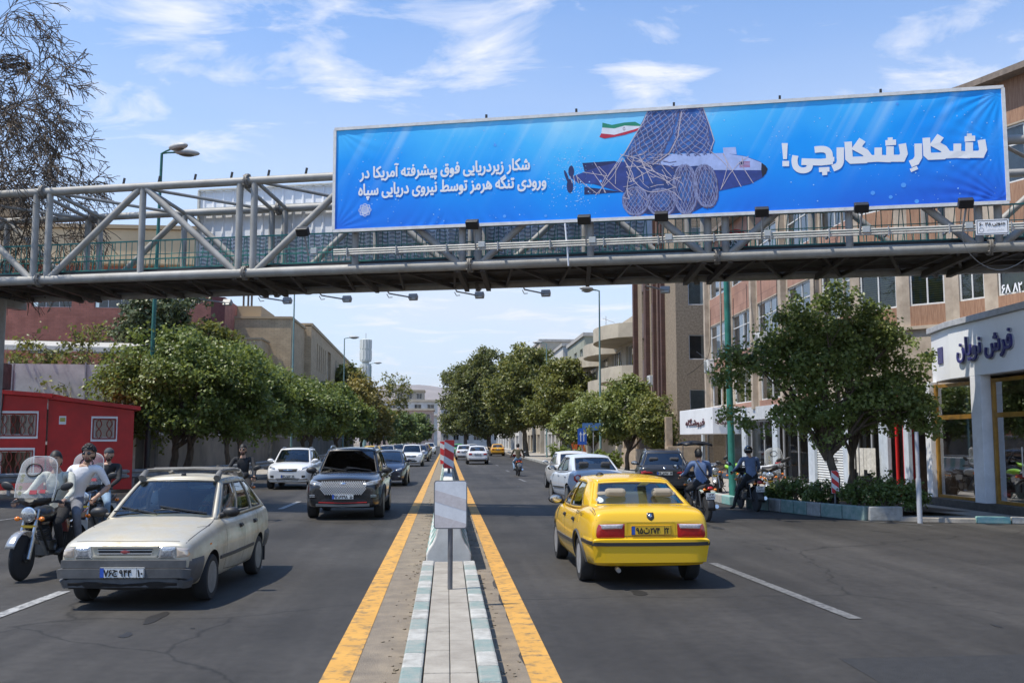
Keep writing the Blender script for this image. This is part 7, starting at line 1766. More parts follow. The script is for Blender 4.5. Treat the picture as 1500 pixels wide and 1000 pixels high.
def shape_params(kind):
 if kind=='suv':return dict(top=[(-2.05,.95),(-1.98,1.03),(-1.4,1.03),(0,.98),(.8,.99),(1.0,.985),(1.5,.95),(1.9,.86),(2.03,.80),(2.08,.74)],hw=[(-2.05,.76),(-1.85,.82),(-1.1,.865),(0,.87),(1.2,.865),(1.7,.83),(2.0,.76),(2.08,.70)],bot=[(-2.05,.40),(-1.8,.26),(-1,.22),(1.2,.22),(2.08,.27)],crown=.05,ya=1.27,yb=-1.27,wr=.335,track=1.51,ww=.21,rim=.7,spokes=5,cab=dict(w=.765,wr=.60,z=1.53,wb=.98,rf=.22,rr=-1.35,rb=-1.85,wins=[(.05,.34),(.37,.66),(.69,.91)],zrf=1.51,zrr=1.48,bulge_f=.2,bulge_r=.12,arch=.03,v0=.06,v1=.86,dark_rear=True))
 if kind=='sedan':return dict(top=[(-2.25,.88),(-2.2,.97),(-2.0,1.00),(-1.5,1.01),(-.8,.955),(0,.93),(.9,.93),(1.1,.915),(1.6,.84),(2.05,.73),(2.18,.67),(2.22,.62)],hw=[(-2.25,.74),(-2.05,.80),(-1.4,.86),(0,.872),(1.3,.855),(1.85,.79),(2.15,.70),(2.22,.66)],bot=[(-2.25,.36),(-2,.26),(-1,.20),(1.2,.20),(2.22,.24)],crown=.04,ya=1.33,yb=-1.33,wr=.32,track=1.53,ww=.205,rim=.7,spokes=5,cab=dict(w=.785,wr=.58,z=1.41,wb=1.05,rf=.20,rr=-.95,rb=-1.70,wins=[(.06,.42),(.45,.80)],zrf=1.39,zrr=1.37,bulge_f=.2,bulge_r=.14,arch=.035,wrear=.71,ri=.42))
 return dict(top=[(-2.02,.86),(-1.96,.96),(-1.8,.985),(-1.35,.985),(-.7,.935),(0,.915),(.8,.92),(1.0,.905),(1.5,.83),(1.8,.74),(1.92,.66)],hw=[(-2.02,.68),(-1.85,.75),(-1.2,.815),(0,.825),(1.1,.815),(1.6,.765),(1.86,.68),(1.92,.63)],bot=[(-2.02,.36),(-1.8,.26),(-1,.20),(1.1,.20),(1.92,.24)],crown=.045,ya=1.20,yb=-1.24,wr=.295,track=1.44,ww=.185,rim=.7,spokes=6,cab=dict(w=.745,wr=.575,z=1.42,wb=.95,rf=.15,rr=-.85,rb=-1.52,wins=[(.06,.42),(.45,.80)],zrf=1.40,zrr=1.37,bulge_f=.2,bulge_r=.13,arch=.03,wrear=.68,ri=.40))
def traffic(name,label,x,y,rz,kind,col,view,lod=1,group=None,gm=None,metal=0.0,plate=True,heads=None,tails=None,cat='car',extra=None,accent=None):
 S=shape_params(kind);c=Car(name,label,cat,x,y,rz,S,paint('paint_'+name if name not in('car',)else 'paint',col,.28,metal),group,lod,gm or CGL);g=c.applique;zt=catmull(S['top'],S['top'][-1][0]-.2)
 fw=catmull(S['hw'],S['top'][-1][0]-.1);rw=catmull(S['hw'],S['top'][0][0]+.1)
 if view=='front':
  H=heads or[(fw*.62,zt-.13),(fw*.97,zt-.06),(fw*.96,zt+.02),(fw*.60,zt-.05)];g(H,'front','headlight',LENS if heads is None else LENSD,.014,mirror=True,sub=3,rings=3)
  g([(-fw*.5,zt-.20),(fw*.5,zt-.20),(fw*.58,zt-.07),(-fw*.58,zt-.07)],'front','grille',GRIL,.008,sub=3,rings=3);g([(-fw*.6,.32),(fw*.6,.32),(fw*.7,.44),(-fw*.7,.44)],'front','air_intake',GRIL,.008,sub=3,rings=3)
  for sg in(-1,1):g([(sg*(fw*.80+.06*math.cos(a)),.40+.045*math.sin(a))for a in[2*math.pi*i/8 for i in range(8)]],'front','fog_light',LENS,.01,sub=1,rings=2)
  c.band([(-fw*.22,zt-.14),(fw*.22,zt-.14)],'front',.018,'grille_bar',CHROME,.02)
  g([(.05*math.cos(a),zt-.12+.04*math.sin(a))for a in[2*math.pi*i/8 for i in range(8)]],'front','badge',CHROME,.02,sub=1,rings=2)
  if plate:c.plate('front',.50,[('۲۴',-.155,.085),('ب',-.065,.07),('۵۸۳',.05,.125),('۷۷',.205,.06)],off=.03)
  if lod>1:c.wipers()
 else:
  zt=catmull(S['top'],S['top'][0][0]+.1);T=tails or[(rw*.55,zt-.26),(rw*.93,zt-.27),(rw*.97,zt-.10),(rw*.55,zt-.12)];g(T,'rear','tail_light',TAIL,.014,mirror=True,sub=3,rings=3)
  if plate:c.plate('rear',zt-.20 if kind!='suv' else zt-.22,[('۲۶',-.155,.085),('د',-.065,.07),('۴۱۷',.05,.125),('۳۳',.205,.06)],off=.02)
  c.band([(-rw*.92,.50),(0,.50),(rw*.92,.50)],'rear',.16,'rear_bumper',accent or c.pm,.03,sub=8);c.band([(-rw*.85,.37),(0,.36),(rw*.85,.37)],'rear',.08,'rear_valance',DKGREY,.02,sub=6)
  g([(.05*math.cos(a),zt-.06+.035*math.sin(a))for a in[2*math.pi*i/8 for i in range(8)]],'rear','badge',CHROME,.012,sub=1,rings=2)
  c.gaps([[(-rw*.8,zt-.02),(-rw*.78,zt-.3),(rw*.78,zt-.3),(rw*.8,zt-.02)]],'rear',.01)
 if lod>1 or y<50:
  c.gaps([[(.92,.30),(.92,.9)],[(-.13,.28),(-.13,.95)],[(-1.0,.55),(-.98,.75),(-1.18,.95)]],'right',mirror=True);c.handles((-.02,-1.0),.82 if kind!='suv' else.88)
 c.mirror(S['cab']['wb']-.15,1.02 if kind!='suv' else 1.08,.22,accent or c.pm,.05,.14)
 if kind=='suv':
  for vw in('left','right'):c.band([(-.9,.34),(0,.34),(.9,.34)],vw,.13,'sill_cladding',DKGREY,.02)
  o=MB()
  for sg in(-1,1):pts=[c.rail(t)for t in(.08,.3,.6,.92)];o.tube([Vector((sg*(p.x-.05),p.y,p.z+(.015 if i in(0,3)else.05)))for i,p in enumerate(pts)],.018,6)
  o.build('roof_rails',mat('rail_silver',(.40,.41,.42),.3,metal=.8),c.t,smooth=50)
 if extra:extra(c)
 return c
WHITEP=(.66,.67,.68)
def pug(c):
 c.band([(-.72,.40),(0,.36),(.72,.40)],'front',.05,'skid_plate',CHROME,.03);c.applique([(-.66,.44),(-.50,.42),(-.50,.55),(-.70,.56)],'front','lamp_recess',GRIL,.006,mirror=True,sub=3,rings=2)
traffic('white_crossover','white crossover with black grille left of the dark sport utility car',-6.02,40.6,R(180),'suv',WHITEP,'front',2,None,CGL,extra=pug)
def nis(c):
 c.band([(-.35,.62),(-.12,.48),(.12,.48),(.35,.62)],'front',.03,'chrome_v',CHROME,.02)
traffic('navy_saloon','dark navy saloon half hidden behind the dark sport utility car',-2.5,43.2,R(180),'sedan',(.012,.014,.028),'front',2,None,glass('navy_glass',(.12,.2,.3),1.2),extra=nis)
traffic('white_saloon','white car with dark grille following the dark navy saloon',-2.55,74.0,R(180),'suv',WHITEP,'front',1)
traffic('grey_saloon','dark grey saloon behind the white car in the left carriageway',-2.45,91,R(180),'sedan',(.04,.042,.048),'front',1)
traffic('yellow_cab','yellow taxi coming on in the outer lane behind the dark saloon',-5.7,77,R(180),'sedan',(.66,.42,.02),'front',1,'oncoming yellow taxis',cat='taxi')
traffic('silver_saloon','silver saloon with bright bonnet far down the left lane',-5.5,93,R(180),'sedan',(.50,.50,.50),'front',1)
traffic('yellow_cab','distant yellow taxi in the left stream close to the median',-2.7,120,R(180),'sedan',(.66,.42,.02),'front',1,'oncoming yellow taxis',cat='taxi')
traffic('maroon_saloon','dark maroon car far down the left carriageway',-2.5,105,R(180),'hatch',(.10,.03,.03),'front',1)
traffic('white_van','white car farthest along the left carriageway by the median',-2.4,140,R(180),'suv',WHITEP,'front',1)
traffic('grey_hatchback','grey hatchback far off in the outer left lane',-5.4,112,R(180),'hatch',(.16,.17,.18),'front',1)
traffic('dark_hatchback','distant dark hatchback in the outer left lane before the trees',-5.6,134,R(180),'hatch',(.05,.05,.055),'front',1)
BLUEW=(.52,.57,.64)
def p206(c):
 for sg in(1,-1):c.applique([(sg*(.645+.075*math.cos(a)),.80+.10*math.sin(a))for a in[2*math.pi*i/12 for i in range(12)]],'rear','tail_lens',TAILW,.03,sub=1,rings=2)
 for vw in('left','right'):c.band([(-1.0,.50),(0,.48),(.9,.46)],vw,.05,'side_moulding',DKGREY,.014)
traffic('pale_blue_saloon','pale blue white small saloon ahead of the yellow taxi',4.15,30.1,R(5),'hatch',BLUEW,'rear',2,None,CGL,tails=[(.52,.68),(.68,.66),(.76,.74),(.76,.88),(.66,.92),(.54,.88)],accent=BLACK,extra=p206)
traffic('parked_white_car','white car mostly hidden beyond the pale blue saloon',4.75,38.5,R(2),'hatch',(.58,.57,.55),'rear',1)
def bmw(c):
 c.band([(-.60,.88),(0,.89),(.60,.88)],'rear',.02,'chrome_strip',DKGREY,.012)
traffic('black_suv','black crossover with slim red lights stopped by the right kerb',7.25,33.6,R(-9),'suv',(.016,.018,.024),'rear',2,None,CGD,tails=[(.36,.80),(.80,.78),(.83,.88),(.60,.90),(.36,.86)],extra=bmw)
traffic('white_sedan','white saloon driving away nearest the median in the right carriageway',2.4,80.2,R(0),'sedan',WHITEP,'rear',1)
traffic('white_compact','white compact car farther ahead beside the median',1.65,98,R(0),'hatch',WHITEP,'rear',1)
traffic('green_car','bright green car far ahead in the shade of the plane trees',1.4,128,R(0),'hatch',(.06,.30,.05),'rear',1)
traffic('silver_hatchback_far','silver car far ahead partly behind the white compact',2.9,118,R(0),'hatch',(.4,.41,.42),'rear',1).t.name='silver_hatchback'
traffic('orange_taxi','orange yellow taxi under the plane trees at the right',6.1,122,R(0),'sedan',(.70,.36,.02),'rear',1,cat='taxi')
SKIN=mat('skin',(.42,.25,.17),.5,var=.15,vs=30);HAIRM=mat('black_hair',(.012,.010,.009),.6);LIP=mat('lips',(.30,.12,.10),.5);BEARD=mat('beard',(.05,.032,.024),.7);EYEW=mat('eye_white',(.7,.68,.65),.3);SHOE=mat('dark_shoe',(.025,.022,.02),.5)
def cloth(name,c,v=.25):return mat(name,c,.9,var=v,vs=9,detail=5,bump=.35,bs=16)
J_CREAM=cloth('cream_shirt',(.52,.52,.45));J_WHITE=cloth('white_tshirt',(.72,.72,.74),.08);J_BLACK=cloth('black_jacket',(.022,.022,.024));J_BLUE=cloth('blue_shirt',(.115,.17,.30),.2);J_BLUE2=cloth('grey_blue_shirt',(.125,.175,.29),.2);J_OLIVE=cloth('olive_jacket',(.10,.085,.05));T_GREY=cloth('grey_jeans',(.17,.18,.21));T_BLACK=cloth('black_trousers',(.014,.014,.016));T_JEAN=cloth('blue_jeans',(.20,.30,.42));J_TEAL=cloth('pale_teal_shirt',(.30,.42,.42))
def head_mb(M0,beard=False):
 """head with brow, nose, jaw and ears; material 0 skin, 1 hair (beard), 2 lips"""
 mb=MB();n,m=36,26;V=[];rx,ry,rz=.078,.098,.122
 for i in range(m+1):
  t=math.pi*i/m
  for j in range(n):
   a=2*math.pi*j/n;x=rx*math.sin(t)*math.sin(a);y=ry*math.sin(t)*math.cos(a);z=-rz*math.cos(t);u=max(0,-z/rz)
   x*=1-.30*u**1.6;y=y*(1-.12*u)+.012*u*(1 if y>0 else.2)
   if y>0:
    y+=.030*math.exp(-(x/.013)**2-((z+.012)/.020)**2)+.016*math.exp(-(x/.010)**2-((z-.012)/.02)**2)+.006*math.exp(-((z-.036)/.012)**2)*math.exp(-(x/.05)**2)-.010*sum(math.exp(-((x-s)/.016)**2-((z-.012)/.014)**2)for s in(-.031,.031))+.007*math.exp(-(x/.022)**2-((z+.058)/.009)**2)+.008*math.exp(-(x/.025)**2-((z+.10)/.02)**2)
   V.append(Vector((x,y,z)))
 F=[(i*n+j,i*n+(j+1)%n,(i+1)*n+(j+1)%n,(i+1)*n+j)for i in range(m)for j in range(n)]
 for f in F:
  c=sum((V[k]for k in f),Vector())/4
  lips=c.y>.05 and abs(c.x)<.026 and abs(c.z+.058)<.010
  stub=beard and((c.y>-.015 and c.z<-.064+.012*math.sin(c.x*300))or(c.y>0 and c.z<-.03 and abs(c.x)>.05)or(c.y>.06 and abs(c.x)<.034 and-.050<c.z<-.038))
  mb.mat(2 if lips else 7 if stub else 0);b=len(mb.v);mb.f.append(f);mb.m.append(mb.mi)
 mb.v=[tuple(p)for p in V]
 mb.mat(0)
 for s in(-1,1):mb.ellipsoid((s*.076,-.008,.0),.014,.022,.034,10,8)
 for s in(-1,1):mb.mat(3).ellipsoid((s*.031,.079,.012),.012,.010,.008,8,6);mb.mat(1).ellipsoid((s*.031,.088,.012),.005,.004,.005,6,4);mb.mat(1).ellipsoid((s*.031,.090,.034),.018,.006,.0045,8,4)
 mb.v=[tuple(M0@Vector(p))for p in mb.v];return mb
def hand_mb(w,d,curl,side):
 """palm, four bent fingers of different length and a thumb from the side of the palm"""
 w=Vector(w);d=Vector(d).normalized();up=Vector((0,0,1));s=d.cross(up).normalized();dn=s.cross(d).normalized()*-1
 mb=MB();mb.tube([w-d*.02,w+d*.03,w+d*.08],[.026,.036,.034],8)
 for k,L in enumerate((.070,.080,.075,.058)):
  b=w+d*.085+s*(k-1.5)*.019;p1=b+d*L*.4*(1-curl*.4)+dn*L*.35*curl;p2=p1+d*L*.3*(1-curl)+dn*L*.38*curl;p3=p2-d*L*.25*curl+d*L*.25*(1-curl)+dn*L*.1*curl;mb.tube([b-d*.01,p1,p2,p3],[.0105,.0098,.009,.007],6)
 t=s*side;mb.tube([w+d*.02+t*.028,w+d*.05+t*.052+dn*.012,w+d*.08+t*.050+dn*.03],[.014,.011,.008],6);return mb
def person(label,loc,rz,J,top,bottom,hair=True,beard=False,glasses=False,sleeve='short',helmet=False,cap=None,strap=False,shoes=None,turn=0.0,curly=False,hcurl=.75,group=None,bulk=1.0,skinm=None):
 """one body grown over a jointed skeleton, dressed face by face; hair, glasses and strap are children"""
 t=thing('person',label,'person',loc,rz,group)
 P={k:Vector(v)for k,v in J.items()}
 names=[];idx={};E=[];rad=[]
 def add(n,p,r,parent=None):
  idx[n]=len(names);names.append((n,Vector(p)));rad.append(r)
  if parent is not None:E.append((idx[parent],idx[n]))
 b=bulk;add('pelvis',P['pelvis'],(.135*b,.115*b));add('waist',P['pelvis'].lerp(P['chest'],.5),(.125*b,.10*b),'pelvis');add('chest',P['chest'],(.150*b,.115*b),'waist');up=(P['neck']-P['chest']);add('collar',P['chest']+up*.62,(.105*b,.085*b),'chest');add('neck',P['neck'],(.052,.052),'collar');add('skull',P['neck']+up.normalized()*.07,(.048,.05),'neck')
 for s in 'lr':
  add('sh'+s,P['sh'+s],(.070*b,.068*b),'collar');add('ua'+s,P['sh'+s].lerp(P['el'+s],.5),(.052*b,.052*b),'sh'+s);add('el'+s,P['el'+s],(.043,.043),'ua'+s);add('fa'+s,P['el'+s].lerp(P['ha'+s],.4),(.041,.041),'el'+s);add('wr'+s,P['ha'+s],(.027,.03),'fa'+s)
  add('hip'+s,P['hip'+s],(.098*b,.098*b),'pelvis');add('th'+s,P['hip'+s].lerp(P['kn'+s],.5),(.083*b,.083*b),'hip'+s);add('kn'+s,P['kn'+s],(.063,.063),'th'+s);add('ca'+s,P['kn'+s].lerp(P['an'+s],.4),(.058,.058),'kn'+s);add('an'+s,P['an'+s],(.045,.045),'ca'+s);fd=(P['to'+s]-P['an'+s]);add('ft'+s,P['an'+s]+fd*.5,(.045,.040),'an'+s);add('to'+s,P['to'+s],(.042,.032),'ft'+s)
 me=bpy.data.meshes.new('body');me.from_pydata([p for _,p in names],E,[]);o=bpy.data.objects.new('body',me);COL.objects.link(o)
 sk=o.modifiers.new('skin','SKIN');sk.use_smooth_shade=True
 for i,r in enumerate(rad):v=me.skin_vertices[0].data[i];v.radius=r;v.use_root=(i==0)
 sb=o.modifiers.new('sub','SUBSURF');sb.levels=3;sb.render_levels=3
 m2=evaluated_mesh(o);drop(o);bpy.data.meshes.remove(me)
 mb=MB();mb.v=[tuple(v.co)for v in m2.vertices];segs=[(names[a][0],names[a][1],names[c][0],names[c][1])for a,c in E]
 for p in m2.polygons:
  c=p.center;best=None
  for n1,p1,n2,p2 in segs:
   d=p2-p1;q=max(0,min(1,(c-p1).dot(d)/max(1e-9,d.length_squared)));dd=(c-(p1+d*q)).length
   if best is None or dd<best[0]:best=(dd,n2,q)
  n=best[1];k=n[:2]
  if(n=='skull' or n in('neck','collar'))and c.z>P['neck'].z-.028:mi=2
  elif k in('th','kn','ca','an')or n[:3]=='hip':mi=1
  elif k in('ft','to'):mi=3
  elif k in('el',)and sleeve=='short' and best[2]>.75:mi=2
  elif k in('fa','wr'):mi=0 if sleeve=='long' else 2
  else:mi=0
  if n=='waist' and c.z<P['pelvis'].z+.02:mi=1
  mb.f.append(tuple(p.vertices));mb.m.append(mi)
 bpy.data.meshes.remove(m2)
 hc=P['head'];M0=Matrix.Translation(hc)@Matrix.Rotation(turn,4,'Z')@Matrix.Rotation(J.get('tilt',0),4,'X')
 h=head_mb(M0,beard);h.m=[{0:2,1:4,2:5,3:6,7:7}[k]for k in h.m];mb.merge(h)
 for s,sd in(('l',-1),('r',1)):
  d=P['ha'+s]-P['el'+s];hm=hand_mb(P['ha'+s],d,hcurl,-sd);hm.m=[2]*len(hm.f);mb.merge(hm)
 mb.build('body',[top,bottom,skinm or SKIN,shoes or SHOE,HAIRM,LIP,EYEW,BEARD],t,smooth=70)
 if hair:
  hb=MB();n,m=28,16;rng=random.Random(int(abs(loc[0])*100))
  V=[]
  for i in range(m+1):
   tt=math.pi*i/m
   for j in range(n):
    a=2*math.pi*j/n;k=(1.24 if curly else 1.17)+(.10*mnoise.noise(Vector((math.sin(a)*3,math.cos(a)*3,tt*3)))if curly else.02*mnoise.noise(Vector((math.sin(a)*3,math.cos(a)*3,tt*3))));V.append(Vector((.076*k*math.sin(tt)*math.sin(a),.098*k*math.sin(tt)*math.cos(a),.120*k*-math.cos(tt)+.006)))
  F=[]
  for i in range(m):
   for j in range(n):
    f=(i*n+j,i*n+(j+1)%n,(i+1)*n+(j+1)%n,(i+1)*n+j);c=sum((V[q]for q in f),Vector())/4
    lim=.068 if c.y>.05 else(.035 if c.y>.0 else-.07)
    if c.z>lim:F.append(f)
  hb.add(V,F)
  if curly:
   for q in range(120):
    a=rng.uniform(0,6.28);tt=rng.uniform(.0,1.25);p=Vector((.082*math.sin(tt)*math.sin(a),.104*math.sin(tt)*math.cos(a),.128*math.cos(tt)));
    if p.y>.05 and p.z<.07:continue
    hb.ellipsoid(p*1.17,.020,.020,.019,7,5)
  hb.v=[tuple(M0@Vector(p))for p in hb.v];hb.build('hair',HAIRM,t,smooth=70)
 if helmet:
  hb=MB();hb.ellipsoid((0,-.008,.02),.118,.138,.135,24,16);hb.v=[tuple(M0@Vector((p[0],p[1],max(p[2],-.06))))for p in hb.v];hb.build('helmet',mat('helmet_black',(.012,.012,.014),.15,coat=1.0),t,smooth=60)
 if cap:
  hb=MB();hb.ellipsoid((0,-.005,.035),.088,.108,.098,20,12);hb.v=[(p[0],p[1],max(p[2],.03))for p in hb.v];hb.v=[tuple(M0@Vector(p))for p in hb.v];hb.build('cap',cap,t,smooth=60)
 if glasses:
  gb=MB()
  for s in(-1,1):gb.ellipsoid((s*.034,.098,.012),.027,.007,.020,12,8);gb.tube([(s*.058,.090,.018),(s*.080,-.0,.014)],.0035,5)
  gb.tube([(-.01,.106,.018),(.01,.106,.018)],.004,5);gb.v=[tuple(M0@Vector(p))for p in gb.v];gb.build('sunglasses',mat('sunglass',(.008,.008,.009),.05,spec=.9),t,smooth=50)
 if strap:
  c=P['chest'];q=MB();q.tube(smooth_path([P['shl']+Vector((.08,-.075,.06)),c+Vector((-.02,-.145*bulk,.03)),P['pelvis']+Vector((.16,-.115,.06)),P['pelvis']+Vector((.17,.03,.05))],5),.014,5);q.build('shoulder_strap',BLACK,t)
 return t
def seated(dy=0.0,z=0.0,lean=0.0,hands=((-.34,.24,1.02),(.34,.24,1.02)),side=0.0,feet=.30,knee=.16,kw=.21,headx=0.0):
 s=side
 return dict(pelvis=(0,-.25+dy,.90+z),chest=(s*.5,-.22+dy+lean*.5,1.20+z),neck=(s*.85,-.18+dy+lean,1.44+z),head=(s+headx,-.13+dy+lean*1.1,1.59+z),shl=(-.20+s*.8,-.20+dy+lean*.8,1.385+z),shr=(.20+s*.8,-.20+dy+lean*.8,1.385+z),ell=(-.31+s*.5,-.03+dy+lean*.6,1.15+z),elr=(.31+s*.5,-.03+dy+lean*.6,1.15+z),hal=hands[0],har=hands[1],hipl=(-.10,-.24+dy,.88+z),hipr=(.10,-.24+dy,.88+z),knl=(-kw,knee+dy,.74+z),knr=(kw,knee+dy,.74+z),anl=(-.18,-.06+dy,feet+.06),anr=(.18,-.06+dy,feet+.06),tol=(-.19,.12+dy,feet),tor=(.19,.12+dy,feet))
SHIELD=bpy.data.materials.new('wind_shield');SHIELD.use_nodes=True
def _sh():
 nt=SHIELD.node_tree;N=nt.nodes;L=nt.links;N.clear();o=N.new('ShaderNodeOutputMaterial');t=N.new('ShaderNodeBsdfTransparent');d=N.new('ShaderNodeBsdfPrincipled');m=N.new('ShaderNodeMixShader')
 d.inputs['Base Color'].default_value=(.62,.63,.62,1);d.inputs['Roughness'].default_value=.15;t.inputs[0].default_value=(.93,.95,.94,1);tc=N.new('ShaderNodeTexCoord');n=N.new('ShaderNodeTexNoise');n.inputs['Scale'].default_value=5;n.inputs['Detail'].default_value=6;L.new(tc.outputs['Object'],n.inputs[0]);r=N.new('ShaderNodeMapRange');r.inputs[3].default_value=.16;r.inputs[4].default_value=.46;L.new(n.outputs[0],r.inputs[0]);L.new(r.outputs[0],m.inputs[0]);L.new(t.outputs[0],m.inputs[1]);L.new(d.outputs[0],m.inputs[2]);L.new(m.outputs[0],o.inputs[0])
_sh()
def moto(label,x,y,rz,col,shield=False,canopy=False,lean=0.0,group=None,plate=True,cargo=False,accent=None,fairing=True,name='motorbike',steer=0.0,bag=False,legs=False):
 t=thing(name,label,'motorbike',(x,y,0),rz,group);t.rotation_euler=(0,lean,rz);PM_=paint('moto_'+label.split()[0],col,.3);AC=accent or PM_
 r=.30
 def wheel(yy,w):
  Mx=Matrix.Translation((0,yy,r))@Matrix.Rotation(R(90),4,'Y');o=MB();pr=[(r-.050+.050*math.sin(a)*1.0,w*math.cos(a))for a in[math.pi*i/10 for i in range(11)]];o.lathe(pr[::-1]+[(r-.075,w*.8),(r-.075,-w*.8)][0:0],36,Mx);o.lathe([(r-.052,-w*.95),(r-.052,w*.95)],36,Mx);wo=o.build('wheel',RUBBER,t,smooth=60)
  q=MB();q.lathe([(r-.048,-w*.9),(r-.075,-w*.7),(r-.075,w*.7),(r-.048,w*.9)],32,Mx)
  for k in range(6):a=2*math.pi*k/6;q.beam(Mx@Vector((.03*math.cos(a),.03*math.sin(a),0)),Mx@Vector(((r-.08)*math.cos(a+.15),(r-.08)*math.sin(a+.15),0)),.022,.03)
  q.lathe([(.055,-.06),(.055,.06)],14,Mx);q.build('rim',mat('moto_rim',(.06,.06,.062),.4,metal=.5),wo,smooth=40);q=MB();q.lathe([(.13,.055),(.13,.06),(.05,.06)],22,Mx);q.build('brake_disc',STEEL,wo)
 wheel(.66,.034);wheel(-.62,.050)
 for s in(-1,1):o=MB();o.tube([(s*.085,.66,.30),(s*.085,.44,.92)],[.026,.021],10);o.tube([(s*.085,.66,.28),(s*.085,.56,.56)],.033,10);o.build('fork',STEEL,t,smooth=40)
 o=MB();P=[[(xx,.66+(r+.045)*math.cos(a),r+(r+.045)*math.sin(a)+.012*(1-abs(xx)/.06))for xx in(-.065,-.03,0,.03,.065)]for a in[math.radians(q)for q in range(25,156,13)]];o.grid(P);f=o.build('front_mudguard',mat('mudguard_silver',(.42,.42,.42),.25,metal=.6),t,smooth=60);sl=f.modifiers.new('s','SOLIDIFY');sl.thickness=.006
 o=MB();P=[[(xx,-.62+(r+.06)*math.cos(a),r+(r+.06)*math.sin(a)+.012*(1-abs(xx)/.08))for xx in(-.085,-.04,0,.04,.085)]for a in[math.radians(q)for q in range(20,200,15)]];o.grid(P);f=o.build('rear_mudguard',BLACK,t,smooth=60);sl=f.modifiers.new('s','SOLIDIFY');sl.thickness=.006
 o=MB()
 for s in(-1,1):o.tube([(s*.06,.44,.86),(s*.11,.1,.74),(s*.11,-.3,.72),(s*.10,-.75,.78)],.018,8);o.tube([(s*.06,.42,.78),(s*.12,.22,.36),(s*.12,-.22,.30),(s*.11,-.3,.70)],.018,8);o.tube([(s*.10,-.18,.34),(s*.105,-.62,.30)],.022,8);o.tube([(s*.125,-.60,.32),(s*.125,-.45,.70)],.024,8)
 o.build('frame',mat('moto_frame',(.02,.02,.02),.4),t,smooth=40)
 o=MB();o.cbox((0,.02,.38),.24,.36,.20);o.tube([(0,.05,.42),(0,.16,.66)],.085,12)
 for k in range(6):o.lathe([(.10,-.006),(.10,.006)],16,Matrix.Translation((0,.075+k*.015,.46+k*.033))@Matrix.Rotation(R(-25),4,'X'))
 for s in(-1,1):o.lathe([(.0,-.02),(.10,-.02),(.09,.03),(0,.035)],18,Matrix.Translation((s*.12,-.02,.36))@Matrix.Rotation(R(90*s),4,'Y'))
 o.build('engine',mat('engine_grey',(.11,.11,.11),.45,metal=.6,var=.3),t,bevel=.012)
 o=MB();o.tube([(.10,.18,.48),(.13,.24,.30),(.15,-.05,.24),(.17,-.35,.27),(.18,-.80,.36)],[.022,.022,.028,.045,.048],12);o.build('exhaust',CHROME,t,smooth=50)
 o=MB();o.ellipsoid((0,.16,.83),.15,.28,.135,20,12);o.v=[(p[0]*(1-.25*max(0,-(p[1]-.16)/.28)),p[1],max(p[2],.74))for p in o.v];o.build('fuel_tank',PM_,t,smooth=60)
 o=MB();P=[]
 for i in range(11):
  yy=lerp(-.05,-.80,i/10);w=.10+.05*math.sin(math.pi*min(1,i/7));zc=.80+.045*max(0,(i-4)/6)-.02*math.sin(math.pi*i/6 if i<6 else 0);P.append([(-w,yy,zc-.06),(-w*.95,yy,zc-.01),(-w*.6,yy,zc+.022),(0,yy,zc+.03),(w*.6,yy,zc+.022),(w*.95,yy,zc-.01),(w,yy,zc-.06)])
 o.grid(P);o.add([p for p in P[0]],[tuple(range(6,-1,-1))]);o.add([p for p in P[-1]],[tuple(range(7))]);f=o.build('seat',mat('moto_seat',(.02,.02,.022),.7),t,smooth=50)
 for s in(-1,1):
  o=MB();o.prism([(-.28,.56),(.0,.60),(-.02,.74),(-.34,.76)],0,.025,Matrix(((0,0,s,s*.12),(1,0,0,0),(0,1,0,0),(0,0,0,1))));o.build('side_panel',AC,t,bevel=.01)
  o=MB();o.prism([(-.36,.74),(-.80,.82),(-.92,.86),(-.80,.72)],0,.02,Matrix(((0,0,s,s*.10),(1,0,0,0),(0,1,0,0),(0,0,0,1))));o.build('tail_panel',AC,t,bevel=.01)
 hb=MB();hb.tube([(-.38,.26,1.0),(-.27,.36,1.03),(-.10,.42,.98),(.10,.42,.98),(.27,.36,1.03),(.38,.26,1.0)],.013,8)
 for s in(-1,1):hb.tube([(s*.28,.35,1.03),(s*.40,.245,1.0)],.021,10);hb.tube([(s*.24,.40,1.02),(s*.38,.33,1.0)],.008,6)
 hb.build('handlebar',BLACK,t,smooth=50)
 for s in(-1,1):
  o=MB();o.tube([(s*.25,.37,1.03),(s*.30,.38,1.18),(s*.36,.36,1.22)],.008,6);M0=Matrix.Translation((s*.42,.36,1.23))@Matrix.Rotation(s*-.35,4,'Y');q=MB();q.ellipsoid((0,0,0),.095,.022,.055,14,8);o.merge(xform(q,M0));mo=o.build('mirror',BLACK,t,smooth=60);q=MB();q.ellipsoid((0,-.020,0),.08,.004,.045,14,6);xform(q,M0).build('mirror_glass',mat('mirror_glass',(.5,.5,.5),.04,metal=1.0),mo)
  for yy,zz,xx in((.50,.80,.17),(-.86,.74,.13)):
   o=MB();o.tube([(s*.05,yy,zz),(s*(xx-.03),yy,zz)],.010,6);o.ellipsoid((s*xx,yy+(.012 if yy>0 else-.012),zz),.038,.034,.032,14,10);o.build('indicator',AMBER,t,smooth=60)
  o=MB();o.tube([(s*.06,-.08,.29),(s*.24,-.06,.30)],.014,6);o.tube([(s*.06,-.40,.38),(s*.22,-.42,.40)],.012,6);o.build('foot_peg',BLACK,t)
 o=MB();Mh=Matrix.Translation((0,.52,.86))@Matrix.Rotation(R(-90),4,'X');o.lathe([(.0,-.10),(.07,-.08),(.098,-.01),(.10,.02),(.092,.028)],26,Mh);hl_=o.build('headlight',BLACK if col[0]<.1 else CHROME,t,smooth=50)
